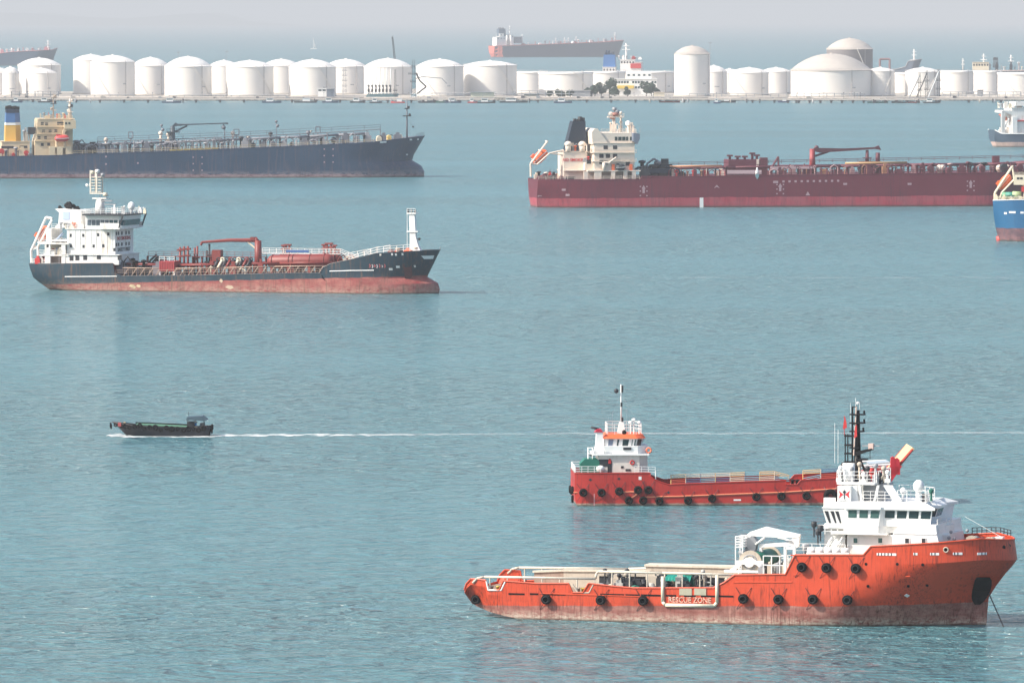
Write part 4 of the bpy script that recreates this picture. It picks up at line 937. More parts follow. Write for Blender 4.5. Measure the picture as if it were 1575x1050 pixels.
for px, py, r_ in ((1252,806,.3),(1262,812,.34),(1258,818,.28),(1239,841,.4),(1300,789,.2)):
    p = S.P3(px, py, -5.0); m = MB(); m.lathe(p - Vector((0,0,r_)), [(r_*.9, 0), (r_*1.1, r_), (r_, r_*2), (.01, r_*2.1)], 10); m.tube(p, p - Vector((0,0,1.4)), .1, 6); S.put(m, "searchlight", (DARK, GREY)[px % 2])
# black dished fender on the after corner and funnel blocks with the emblem
zfu0, zfu1 = zpx(773, 1300, -4.6), zpx(747, 1300, -4.6)
m = MB(); xe0, xe1 = S.X(1288, -4.6, zfu0), S.X(1308, -4.6, zfu0); m.box(xe0, xe1, -4.6, -2.2, zfu0-.8, zfu1); fu = S.put(m, "funnel", WCLEAN); m = MB(); m.box(xe0, xe1, 2.2, 4.6, zfu0-.8, zfu1); S.put(m, "funnel", WCLEAN)
cx = S.X(1298.5, -4.6, zfu0); cz = zpx(760, 1298, -4.6); RDE = plain("emblem_red", (.62, .03, .04), .5)
m = MB(); m.prism([(cx-.6, cz+.42), (cx-.1, cz), (cx-.6, cz-.42), (cx-.48, cz)], -4.64, -4.58); m.prism([(cx+.6, cz+.42), (cx+.48, cz), (cx+.6, cz-.42), (cx+.1, cz)], -4.64, -4.58); em = m.put("emblem", RDE, fu)
m = MB(); m.tube((cx, -4.66, cz-.5), (cx, -4.66, cz+.5), .05, 6); m.prism([(cx-.22, cz+.35), (cx+.22, cz+.35), (cx, cz)], -4.66, -4.6); m.put("emblem_bar", DARK, em)
m = MB(); m.box(xe0+.2, xe1-.2, -4.62, -4.58, zfu0+.18, zfu0+.28); m.put("emblem_caption", GREY, em)
m = MB(); p = S.P3(1276, 768, -4.0); 0 and m.rail([(p.x-1, -4.4, p.z-.6), (p.x+1.2, -4.4, p.z-.6)], 1, .5, .06, 3); m.box(p.x-.6, p.x+.6, -4.3, -3.6, p.z-.9, p.z+.2); S.put(m, "equipment_locker", W)
# platform over the bridge: slab, sloping legs, rails
ZS = zpx(745, 1330, -3.6); xs_, xe_ = S.X(1288, -3.6, ZS), S.X(1370, 3.9, ZS)
m = MB(); m.box(xs_, xe_, -3.9, 3.9, ZS, ZS+.22); S.put(m, "signal_deck", WCLEAN)
def legp(pa, pb, w, y_, mat=WCLEAN, name="deck_support"):
    (xa_, za_), (xb2, zb4) = S.P(*pa, y_), S.P(*pb, y_); m = MB(); m.prism([(xa_-w, za_), (xa_+w, za_), (xb2+w, zb4), (xb2-w, zb4)], y_-.2, y_+.2); S.put(m, name, mat)
for y_ in (-3.7, 3.3):
    legp((1314,771),(1310,746), .75, y_); legp((1324,771),(1321,746), .22, y_); legp((1381,770),(1366,746), .5, y_); legp((1345,771),(1351,746), .12, y_)
m = MB(); xm_ = S.X(1352, -1.5, zt1); m.box(S.X(1330,-1.5,zt1), S.X(1362,-1.5,zt1), -2.2, 2.2, zt1, ZS-.02); mh = S.put(m, "mast_house", GREY)
m = MB(); m.rail([(S.X(1328,-4.2,zt1), -4.2, zt1), (S.X(1372,-4.2,zt1), -4.2, zt1)], 1.1, .9, .035, 3); S.put(m, "roof_rail", WCLEAN)
m = MB(); m.rail([(xs_, -3.8, ZS+.22), (xe_, -3.8, ZS+.22), (xe_, 3.8, ZS+.22), (xs_, 3.8, ZS+.22), (xs_, -3.8, ZS+.22)], 1.2, .9, .035, 3, .045); S.put(m, "platform_rail", WCLEAN)
for i in range(13):
    p = S.P3(1291 + i*6.2, 741, -2.5 + (i % 3)); h = (1.3, 2.0, 1.0, 1.6)[i % 4]; m = MB()
    m.tube((p.x, p.y, ZS), (p.x, p.y, ZS+h), .14, 8); m.ball((p.x, p.y, ZS+h), .3, 8, 6); m.box(p.x-.3, p.x+.3, p.y-.3, p.y+.3, ZS+.2, ZS+h*.45); S.put(m, "signal_lamp", (W, DARK, REDP, GREY, DARK, BUFF)[i % 6])
m = MB(); p = S.P3(1293, 719, -3); m.tube((p.x, p.y, ZS), p, .05, 5); m.ball(p, .26, 10, 8); S.put(m, "antenna_dome", WCLEAN)
m = MB()
for px in (1302, 1309): p = S.P3(px, 712, -2.2); m.tube((p.x, p.y, ZS), p, .42, 10)
S.put(m, "exhaust_stack", WCLEAN)
# mast
y_ = 0; MASTB = plain("mast_black", (.012, .012, .014), .45)
m = MB(); b = S.P3(1318, 744, 0); t_ = S.P3(1319.5, 622, 0)
m.tube((b.x, 0, ZS), (b.x+.05, 0, b.z+3.5), .46, 12, .36); m.tube((b.x+.05, 0, b.z+3.5), (t_.x, 0, t_.z-.6), .36, 12, .20); ms = S.put(m, "mast", MASTB)
m = MB(); m.tube((b.x-.27, -.35, S.P(1318,700,0)[1]), (t_.x-.1, -.25, S.P(1318,625,0)[1]), .10, 6); m.put("mast_ladder", plain("pink_wood_paint", (.55, .42, .36), .6), ms)
m = MB(); m.tube((b.x, 0, ZS+3), S.P3(1334,728,0) , .12, 6); m.tube((b.x+.2, 0, S.P(1318,700,0)[1]), S.P3(1331,726,0), .14, 6); m.put("mast_stay_leg", MASTB, ms)
for py, w in ((638,.85),(651,.85),(664,.75),(689,.3)):
    zz = S.P(1318, py, 0)[1]; m = MB(); m.prism([(b.x-.75, zz), (b.x+w, zz), (b.x+w, zz+.14), (b.x-.75, zz+.14)], -.5, .5); m.tube((b.x+w-.05, 0, zz), (b.x+w-.05, 0, zz+.5), .12, 6); m.put("mast_crosstree", MASTB, ms)
m = MB(); m.prism(S.PP([(1318,694),(1330,691),(1342,689),(1342,692),(1330,696),(1318,700)], 0), -.6, .6); m.put("radar_platform", MASTB, ms)
m = MB(); p = S.P3(1340, 690, 0); m.box(p.x-.28, p.x+.28, -.3, .3, p.z, p.z+.6); m.put("radar_motor", plain("pale_rose_box", (.6, .45, .4), .5), ms); m = MB(); p = S.P3(1340, 685.5, 0); m.box(p.x-1.0, p.x+.95, -.09, .09, p.z-.05, p.z+.07); m.put("radar_scanner", GREY, ms)
m = MB(); p = S.P3(1330, 706, 0); m.box(b.x, p.x+.3, -.5, .5, p.z-.1, p.z+.1); m.tube((p.x+.6, 0, p.z), (p.x+.6, 0, p.z+1), .04, 4); m.put("mast_crosstree", MASTB, ms)
# ladder frame left of the mast
m = MB(); zs_ = [S.P(1305, py, 0)[1] for py in (710, 697, 684, 670)]
for px in (1300, 1304, 1311): x = S.P(px, 700, 0)[0]; m.tube((x, 0, ZS if px != 1304 else zs_[0]), (x, 0, zs_[-1] + (.2 if px != 1311 else 3.2)), .075 if px != 1311 else .11, 6)
for z in zs_: m.box(S.P(1299.5,700,0)[0], b.x, -.35, .35, z-.09, z+.09)
for z in (zs_[-1]+1.3, zs_[-1]+2.3, zs_[-1]+3.2): m.box(S.P(1311,700,0)[0], b.x, -.2, .2, z-.05, z+.05)
m.put("signal_yard", MASTB, ms)
m = MB(); p = S.P3(1299.5, 652, 0); m.prism([(p.x-.22, p.z-.55), (p.x+.22, p.z-.4), (p.x+.18, p.z+.2), (p.x, p.z+.85), (p.x-.15, p.z+.1)], -.03, .03); m.tube((p.x-.05, 0, p.z-1.2), (p.x-.05, 0, p.z+.9), .04, 5); S.put(m, "flag", REDP)
m = MB(); p = S.P3(1317, 664, -.5); m.prism([(p.x-.25, p.z-.7), (p.x+.1, p.z-.5), (p.x+.05, p.z+.8), (p.x-.12, p.z+.6)], -.53, -.48); S.put(m, "flag", REDP)
m = MB()
for px, py in ((1308,620),(1316,612),(1284,650),(1289,660),(1322,618)): p = S.P3(px, py, .5); m.tube((p.x, .5, ZS+2), p, .025, 4)
p = S.P3(1319.5, 620, 0); m.ball(p, .18, 8, 6); m.put("whip_aerial", WCLEAN, ms)
# radomes
def radome(px, py, r_, y_, mat=WCLEAN, foot=.12, zb_=None, sc=(1, 1, 1.15)):
    p = S.P3(px, py, y_); m = MB(); m.ball(p, r_, 18, 12, sc); m.lathe((p.x, p.y, zb_ if zb_ is not None else zt1), [(foot*1.4, 0), (foot, .3), (foot, p.z-(zt1 if zb_ is None else zb_)-r_*.6)], 10); return S.put(m, "radome", mat)
radome(1389, 754.5, .34, -2.5, foot=.13); radome(1413, 747.5, .62, -1.5, foot=.26); radome(1432.5, 755, .27, -1.5, GREEN, .12)
m = MB(); p = S.P3(1421, 768, -3); m.box(p.x-.2, p.x+.4, -3.2, -2.8, zt1, zt1+.9); S.put(m, "compass_box", DARK)
# foredeck: windlass and rail
zF = S.P(1500, 838, -2)[1]
for px, r_ in ((1497,.62),(1507,.45),(1524,.5)):
    p = S.P3(px, 833, -1.5); m = MB(); m.tube(p - Vector((0, .9, 0)), p + Vector((0, 1.2, 0)), r_, 16); m.tube(p - Vector((0, 1, 0)), p - Vector((0, .9, 0)), r_*1.25, 16); m.box(p.x-.5, p.x+.5, -1, .6, p.z-1.6, p.z); S.put(m, "windlass", (BUFF, DARK, BUFF)[int(px) % 3])
m = MB(); bt = [S.pt(t, 1, 1) for t in (.9, .93, .96, .985)]; m.rail(bt, .7, .7, .06, 2); S.put(m, "bow_rail", DARK); m = MB(); p = S.P3(1538, 828.5, 0); m.box(p.x-.5, p.x+.4, -.6, .6, p.z-1, p.z+.25); S.put(m, "bow_locker", W)
m = MB(); m.tube(S.P3(1484, 794, 0), S.P3(1545, 828, 0), .025, 4); S.put(m, "forestay", WCLEAN)
# ================================================================ red landing craft behind the supply ship
S = Ship("landing_craft", 884, 778, -2.5, 11.0, "long low red landing craft with white wheelhouse and raised yellow ramp, behind the supply ship", "landing craft")
RED = (0.44, 0.024, 0.016)
M_RH = hull_paint("red_hull_paint", RED, (0.06, 0.03, 0.025), .35, 0, rust=.55, rustcol=(.08, .015, .02), scum=(.35, .28, .2), scum_top=.5, scum_amt=.6, fade_amt=.4, sc=1.1, plates=.06)
M_R = paint("craft_red_paint", RED, .5, .45, (.1, .02, .02), .12, 2, 1)
DKR = paint("red_deck_paint", (.20, .06, .05), .8, .5, (.1, .05, .04), .2, 1, 1)
shp = [(882,727.5),(1004,726.5),(1000.5,727),(1001,732),(1008,737),(1018,741),(1032,745),(1060,743.5),(1095,742.5),(1150,740.5),(1213,738.5),(1216,745),(1234,745),(1237,738),(1262,736.5),(1283,735.5),(1330,732),(1362,728)]
shp = [(882,727.5),(1000,727)] + shp[3:]
sheer = S.PP(shp); xb = S.X(1372, 0, 0)
sheer.append((S.P(1372,724,0)[0], S.P(1372,724,0)[1])); q = sheer[-1]
S.hull(sheer, [(-2, xb-5), (0, xb-3.0), (q[1], q[0])], [(-2, .6), (0, .3), (1.5, 0), (6, 0)], M_RH, DKR, bul=lambda x: .1 if x < S.X(1000) else 1.1, td=(.93, 3, .45), tw=(.86, 2.5, .6), wt=.95, wtw=.9, t1=.05, rim=.08, capmat=M_R, zb=-1.5)
STK = plain("strake_orange", (.70, .22, .12), .6)
for pts in ([(882,757),(985,756)], [(992,764),(1045,763),(1120,760),(1200,757),(1285,751.5),(1350,748)], [(985,756),(972,765)]):
    m = MB(); m.path([S.onhull(a, b, .03) for a, b in pts], .11, 6); S.put(m, "rubbing_strake", STK)
for x, y in ((897,757),(925,757),(952,755),(981,753),(997,753),(967,769),(989,769),(1014,770),(1058,769),(1095,766),(1163,763.5),(1201.5,762.5),(1240,762)): tyre_fender(S, x, y, .56, .5, 3)
tyre_fender(S, 1277, 762, .95, .6, 1)
for dy, z in ((-4.5, 2.1), (-4.3, .9), (-1, 1.8), (2, 1.8)):
    m = MB(); m.torus((-.25, dy, z), .38, .18, 'x', 16, 6); S.put(m, "tyre_fender", TYRE)
for x, y in ((908,737.5),(952,736),(1028,757)): S.mark(x, y, .5, .4, "fairlead_opening", DARK, pts=[(-.5, 0), (0, -.5), (.5, 0), (0, .5)])
S.mark(984.5, 735, .4, .45, "fairlead_plate", WCLEAN); S.mark(1134, 768.5, 1.0, .22, "draught_mark", WCLEAN); S.mark(914, 768, .12, 1.6, "rust_streak_plate", plain("pink_scrape", (.6, .3, .3), .6))
zA = sheer[0][1] - .1
m = MB(); m.rail([(.1, -5.2, zA), (S.X(924), -5.2, zA)], 1.0, .9, .05, 3); m.rail([(.1, -5.2, zA), (.1, 5.2, zA), (S.X(924), 5.2, zA)], 1.0, 1.1, .05, 3); S.put(m, "stern_rail", WCLEAN)
m = MB(); m.rail([(S.X(976), -5.3, zA), (S.X(1008), -5.3, zA-.1)], 1.0, .9, .045, 3); m.tube((S.X(1008.5), -5.3, zA-1), (S.X(1008.5), -5.3, zA+.4), .07, 5); S.put(m, "deck_rail", WCLEAN)
# green tarpaulin locker, raft
a, z1 = S.P(893, 712, -2.5); b, _ = S.P(921, 712, -2.5); m = MB(); m.prism([(a, zA), (b, zA), (b, z1+.35), (b-.3, z1+.65), (a+.5, z1+.65), (a-.15, z1)], -4, -1); S.put(m, "green_tarpaulin_locker", GREEN)
p = S.P3(923.5, 720.5, -4.3); m = MB(); m.ball(p, .45, 12, 8, (1.3, 1, 1)); S.put(m, "life_raft_canister", WCLEAN)
# house
hb = 3.9
zp = lambda py, px=950, y=-hb: S.P(px, py, y)[1]
zb_ = zp(700); x0, x1 = S.X(921, -hb, zA), S.X(997, -hb, zA)
DIRTW = paint("dusty_white_paint", (.70, .66, .60), .5, .4, (.4, .25, .16), .08, 2, 1)
m = MB(); m.vprism([(x0, -hb), (x1-1.2, -hb), (x1, -hb+1.4), (x1, hb-1.4), (x1-1.2, hb), (x0, hb)], zA-.1, zb_); h = S.put(m, "deckhouse", DIRTW)
m = MB(); x2 = S.X(912, -hb, zb_); m.box(x2, x1+.1, -hb-.35, hb+.35, zb_, zb_+.2); S.put(m, "bridge_deck", WCLEAN)
xd0, xd1 = S.X(934.5, -hb, zA), S.X(941, -hb, zA); m = MB(); zd = zp(705); m.prism([(xd0, zA), (xd1, zA), (xd1, zd-.3), (xd1-.2, zd), (xd0+.2, zd), (xd0, zd-.3)], -hb-.04, -hb+.1); d = m.put("doorway", DARK, h); m = MB(); m.box(xd0+.1, xd1-.1, -hb-.09, -hb-.03, zA+1.3, zA+1.9); m.put("life_ring", REDP, d)
m = MB(); m.torus((S.X(972.5, -hb, zp(711)), -hb-.06, zp(711)), .26, .1, 'y', 14, 6); S.put(m, "life_ring", REDP)
x = S.X(924, -hb, zA); window(S, h, x-.3, x+1.0, zp(717), zp(706), -hb, DARK)
for px, py in ((957,718),(968,722.5),(964,722.5)): rows_windows(S, h, [(px, py)], -hb, .35, .3, DARK)
m = MB(); zw = zp(686); m.vprism([(S.X(928,-hb,zb_), -hb+.1), (x1-1.4, -hb+.1), (x1+.05, -hb+1.6), (x1+.05, hb-1.6), (x1-1.4, hb-.1), (S.X(928,-hb,zb_), hb-.1)], zb_+.2, zb_+1.25); S.put(m, "bridge_bulwark", WCLEAN)
for px in (962, 968): p = S.P3(px, 690, -hb+.05); m = MB(); m.box(p.x-.3, p.x+.25, -hb-.02, -hb+.12, p.z-.15, p.z+.2); S.put(m, "name_board", DARK)
m = MB(); m.torus(S.P3(993, 692, -hb+1.2) + Vector((.4, -.4, 0)), .33, .12, 'y', 12, 6); S.put(m, "life_ring", plain("ring_orange", (.8, .2, .1), .5))
# wheelhouse
w0, w1 = S.X(930, -3, zb_), S.X(990, -3, zb_); zt = zp(674, 950, -3)
bot = [(w0, -3.0), (w1-1.6, -3.0), (w1-.5, -1.9), (w1-.5, 1.9), (w1-1.6, 3.0), (w0, 3.0)]; top = [(w0, -3.0), (w1-1.2, -3.1), (w1+.0, -2.0), (w1+.0, 2.0), (w1-1.2, 3.1), (w0, 3.0)]
m = MB(); m.vprism(bot, zb_+.2, zt, top); wh = S.put(m, "wheelhouse", WCLEAN)
z0 = zp(686, 950, -3)
for a, b, mt_ in ((935,943,plain("blue_grey_pane", (.16, .2, .28), .2)),(948.5,952,GLASS),(957,967,GLASS),(971,978,GLASSG),(980.5,987,GLASS)):
    xa, xb_ = S.P(a, 680, -3.08)[0], S.P(b, 680, -3.08)[0]; dy = max(0, (xb_ - (w1-1.2))) * .9; dya = max(0, (xa - (w1-1.2))) * .9
    quad_window(wh, (xa, -3.03+dya, z0), (xb_-.12, -3.03+dy, z0), (xb_+.05, -3.08+dy, zt-.15), (xa+.1, -3.08+dya, zt-.15), Vector((0, -1, 0)), mt_)
for k in range(3): y = -1.3 + 1.3*k; quad_window(wh, (w1-.3, y-.5, z0), (w1-.3, y+.5, z0), (w1+.02, y+.5, zt-.15), (w1+.02, y-.5, zt-.15), Vector((1, 0, 0)), GLASS)
zr = zp(667.5, 950, -3); m = MB(); m.vprism([(x-.25 if x < 8 else x+.35, y*1.12) for x, y in top], zt, zt+.55, [(x+.25 if x < 8 else x-.1, y*.94) for x, y in top]); S.put(m, "wheelhouse_roof", plain("roof_orange", (.75, .13, .04), .5)); zr = zt + .55
m = MB(); m.rail([(w0+.4, -2.7, zr), (w1-1.0, -2.7, zr), (w1-.2, -1.7, zr), (w1-.2, 1.7, zr), (w1-1, 2.7, zr), (w0+.4, 2.7, zr), (w0+.4, -2.7, zr)], 1.45, 1.1, .04, 3); S.put(m, "roof_rail", WCLEAN)
p = S.P3(955.5, 642, 0); pt_ = S.P3(955, 591, 0)
m = MB(); m.vprism([(p.x-.55, -.5), (p.x+.55, -.5), (p.x+.55, .5), (p.x-.55, .5)], zr, p.z-.6, [(p.x-.28, -.3), (p.x+.3, -.3), (p.x+.3, .3), (p.x-.28, .3)]); m.tube((p.x, 0, p.z-.7), (p.x-.05, 0, pt_.z), .12, 8, .07); ms = S.put(m, "mast", WCLEAN)
m = MB()
for dx, py in ((0, 622), (.12, 645), (.1, 600), (.12, 596)): z = S.P(955, py, 0)[1]; m.box(p.x-.1+dx, p.x+.16+dx, -.15, .15, z-.3, z+.3)
m.put("navigation_light", DARK, ms); m = MB(); m.ball(S.P3(948, 601, 0), .32, 10, 8); m.tube(S.P3(948, 601, 0), S.P3(955, 600, 0), .03, 4); m.put("day_shape", DARK, ms)
m = MB(); q2 = S.P3(960, 664.5, -2.6); m.ball(q2, .33, 10, 8); S.put(m, "horn", BLACK)
for px, py in ((970,649),(983,649),(975,645)): q2 = S.P3(px, py, -1.5); m = MB(); m.tube((q2.x, q2.y, zr), q2, .09, 6); m.lathe(q2, [(.3, -.1), (.3, .1), (.01, .2)], 10); S.put(m, "searchlight", WCLEAN)
m = MB()
for px, py in ((936,640),(942,632),(964,628),(968,636)): m.tube((S.X(px, .5, zr), .5, zr), S.P3(px, py, .5), .02, 4)
m.tube(S.P3(955,605,0), (w0+.4, -2.4, zr+1), .015, 3); m.tube(S.P3(955,605,0), (w1-.4, -1, zr+1), .015, 3); S.put(m, "whip_aerial", GREY)
# funnel
f0, fz0 = S.P(916, 700, -2.4); m = MB(); m.prism([(f0-.3, zb_+.2)] + S.PP([(927,700),(927,664),(917,664),(916,684)], -2.4), -3.2, -1.6); fu = S.put(m, "funnel", WCLEAN); m = MB(); m.prism(S.PP([(914,664),(927.5,664),(924,659),(919,659)], -2.4), -3.3, -1.5); m.put("funnel_cap", plain("cap_red", (.5, .02, .05), .5), fu); m = MB(); m.tube(S.P3(921,660,-2.4), S.P3(909,656.5,-2.4), .16, 8); m.put("exhaust_pipe", DARK, fu)
m = MB(); xa, xb_ = S.X(904.5, -3.2, zA), S.X(911, -3.2, zA); zt_ = zp(688, 908, -3.2)
for x in (xa, xb_):
    for y in (-3.6, -2.6): m.tube((x, y, zA), (x, y, zt_), .06, 5)
for k in range(5): m.box(xa, xb_, -3.6, -2.6, zA+.2+(zt_-zA-.3)*k/4, zA+.28+(zt_-zA-.3)*k/4)
S.put(m, "ladder_frame", WCLEAN); m = MB(); m.box(xa+.15, xb_+.4, -3.4, -2.7, zp(702), zp(698)); S.put(m, "battery_box", GREY)
m = MB(); m.tube((x0-1.6, -3.7, zA), (x0+.4, -3.7, zb_), .1, 5); m.tube((x0-1.2, -3.7, zA), (x0+.8, -3.7, zb_), .1, 5); S.put(m, "stairway", WCLEAN)
m = MB(); m.rail([(x2, -hb-.2, zb_+.2), (S.X(931, -hb, zb_), -hb-.2, zb_+.2)], 1.0, .8, .045, 3); S.put(m, "bridge_rail", WCLEAN)
# coloured pipe rails along the cargo deck
r = random.Random(5)
CB = [plain("rail_"+n, c, .6) for n, c in (("yellow", (.75, .5, .2)), ("blue", (.08, .13, .25)), ("cream", (.7, .62, .5)), ("red", (.5, .08, .05)), ("sky", (.2, .42, .5)))]
def carg(pa, pb, y):
    zz = lambda x: interp(sheer, x); xa, xb_ = S.X(pa, y, 3), S.X(pb, y, 3); n = int((xb_-xa)/1.9)
    for i in range(n):
        a, b = xa+(xb_-xa)*i/n, xa+(xb_-xa)*(i+1)/n; m = MB(); m.tube((a, y, zz(a)-.9), (a, y, zz(a)+.62), .055, 5); S.put(m, "rail_post", CB[(i*2) % 3])
        m = MB()
        for k in range(3): m.tube((a, y, zz(a)+.14+.22*k), (b, y, zz(b)+.14+.22*k), .05, 5)
        S.put(m, "rail_bar", CB[r.choice((0, 0, 1, 2, 3, 4, 2))])
for y in (-5.25, 5.25): carg(1032, 1214, y); carg(1235, 1290, y)
for px in (1219, 1226, 1231): p = S.P3(px, 743, -5.2); m = MB(); m.lathe((p.x, p.y, p.z-1.2), [(.2, 0), (.2, 1.5), (.3, 1.55), (.3, 1.7), (.01, 1.75)], 10); S.put(m, "bitt", BLACK)
# bow: gantry posts, ramp, side wings
zf = interp(sheer, S.X(1350))
for y in (-4.9, 4.3):
    m = MB(); m.prism(S.PP([(1290,736),(1330,722),(1352,716),(1371,722),(1371,736),(1362,745),(1300,748)], y), y, y+.5); S.put(m, "bow_wing", M_R)
    m = MB(); 
    for px in (1373.5, 1380): x, z = S.P(px, 716, y); _, zt_ = S.P(px, 701.5 + (px > 1375)*2, y); m.prism([(x-.4, z-1.2), (x+.4, z-1.2), (x+.35, zt_-.3), (x, zt_), (x-.3, zt_-.2)], y, y+.5)
    m.prism(S.PP([(1362,738),(1371,741),(1388,716),(1371,718)], y), y, y+.4); S.put(m, "ramp_post", plain("bright_red", (.55, .015, .03), .5))
a, za = S.P(1366, 736, -4); b, zb2 = S.P(1405, 689, -4); d = Vector((b-a, 0, zb2-za)).normalized(); nn = Vector((-d.z, 0, d.x)) * .18
m = MB(); m.add([(a-nn.x, -4.2, za-nn.z), (b-nn.x, -4.2, zb2-nn.z), (b+nn.x, -4.2, zb2+nn.z), (a+nn.x, -4.2, za+nn.z), (a-nn.x, 4.2, za-nn.z), (b-nn.x, 4.2, zb2-nn.z), (b+nn.x, 4.2, zb2+nn.z), (a+nn.x, 4.2, za+nn.z)], [(3,2,1,0),(4,5,6,7),(0,1,5,4),(1,2,6,5),(2,3,7,6),(3,0,4,7)]); rp = S.put(m, "bow_ramp", paint("ramp_timber", (.70, .50, .26), .7, .3, (.3, .18, .08), .15, 3, 2))
m = MB()
for y in (-4.35, 4.25): m.tube((a-.4, y, za-.2), (b-.15, y, zb2-.15), .2, 6)
m.put("ramp_edge_beam", M_R, rp)
m = MB()
for z_ in (714, 720): p0 = S.P3(1330, z_+2, -4.5); p1 = S.P3(1372, z_, -4.5); m.tube(p0, p1, .12, 6); m.tube(p0 + Vector((0, 9, 0)), p1 + Vector((0, 9, 0)), .12, 6)
for i in range(5): p0 = S.P3(1330+i*10, 714, -4.5); m.tube(p0, p0 - Vector((0, 0, 1.8)), .07, 5)
S.put(m, "bow_rail", WCLEAN)
m = MB(); p = S.P3(1338, 712, 0); m.prism(S.PP([(1334,711),(1366,708.5),(1367,711),(1335,714)], 0), -2.5, 2.5); S.put(m, "bow_platform", plain("platform_blue", (.35, .42, .48), .6))
# ================================================================ small black workboat under way, bow to the left
S = Ship("bumboat", 172, 670.5, 1.5, 4.0, "small black wooden workboat ringed with old tyres, leaving a white wake at left", "workboat")
HB = paint("black_boat_hull", (.012, .013, .02), .5, .5, (.10, .06, .05), .3, 3, 2)
sheer = S.PP([(170,649.5),(178,651),(200,654),(235,656),(270,657),(300,657.5),(324,656.5)])
x0, x1 = sheer[0][0], sheer[-1][0]; xl = S.X(193)
S.hull(sheer, [(-1, x1-.6), (0, x1-.3), (2, x1)], [(-1, xl+1), (0, xl), (1, xl-1.0), (2.2, x0)], HB, paint("boat_green", (.05, .16, .11), .7, .4, (.1, .08, .05), .2, 3, 2), bul=.25, zb=-.8, td=(.62, 2, .7), tw=(.5, 1.6, 1), wt=.85, wtw=.8, t1=.1, rim=.09, flip=True)
def tyre(px, py, Rr=.36, y=None):
    c = S.onhull(px, py, .12); m = MB(); m.torus(c, Rr*.72, Rr*.3, 'y', 18, 7); S.put(m, "tyre_fender", TYRE)
for i, (x, y) in enumerate([(178,653),(187,654),(193,655),(199,656.5),(207,655.5),(215,655),(222,659),(230,657),(239,657),(247,661),(256,657.5),(264,659.5),(273,659),(282,661),(290,659),(297,659),(305,661),(313,658)]): tyre(x, y, .34 + .06*(i % 3))
for py, dy in ((652, -.8), (655, .5)): m = MB(); m.torus((x0-.1, dy, S.P(171, py)[1]-.2), .3, .13, 'x', 14, 6); S.put(m, "tyre_fender", TYRE)
for py, dy in ((657, -1.0), (663, -.9), (658, .8)): m = MB(); m.torus((x1+.12, dy, S.P(323, py)[1]), .32, .14, 'x', 14, 6); S.put(m, "tyre_fender", TYRE)
a, za = S.P(207, 651, -.9); b, zb2 = S.P(292, 654.5, -.9); zb_ = interp(sheer, 5) - .3
m = MB(); m.prism([(a, zb_), (b, zb_), (b, zb2-.1), (a+.3, za-.05)], -1.35, 1.35); c_ = S.put(m, "cargo_hatch", paint("hatch_green", (.10, .26, .17), .7, .5, (.2, .15, .08), .2, 3, 2)); m = MB(); m.prism([(a, za-.1), (b, zb2-.15), (b, zb2+.12), (a, za+.12)], 1.0, 1.4); m.put("hatch_coaming", BLACK, c_)
m = MB(); p = S.P3(184, 650.5, -.9); m.box(p.x-.25, p.x+.25, -1.2, -.6, p.z-.5, p.z+.1); S.put(m, "red_crate", plain("faded_red", (.4, .08, .08), .6))
m = MB(); m.lathe(S.P3(192, 652, -.2) - Vector((0, 0, .7)), [(.14, 0), (.14, .9), (.2, .92), (.2, 1.05), (.01, 1.06)], 8); S.put(m, "bitt", WOOD)
# canopy and wheel shelter
c0, cz = S.P(289, 639, 0); c1, _ = S.P(316, 639, 0); ca = S.P(287, 645, 0)[1]
m = MB(); m.prism([(c0, cz-.15), (c1-.4, cz), (c1+.4, ca+.05), (c1-.1, ca-.1), (c0-.2, ca+.05)], -1.5, 1.5); S.put(m, "canopy", plain("slate_blue_canvas", (.05, .09, .12), .7))
m = MB()
for x in (c0, c1-.2):
    for y in (-1.4, 1.4): m.tube((x, y, zb_), (x, y, ca+.1), .05, 5)
m.tube((c0+.1, 0, cz), (c0+.1, 0, cz+.7), .04, 5); S.put(m, "canopy_post", DARK)
m = MB(); p = S.P3(294, 652, -.6); m.box(p.x-.6, p.x+.5, -1.1, 1.1, zb_, p.z+.4); S.put(m, "engine_casing", DARK)
m = MB(); m.box(S.X(289,-.8,2), S.X(304,-.8,2), -1.0, -.9, S.P(300,650,-1)[1], S.P(300,647.5,-1)[1]); S.put(m, "dash_board", GREY)
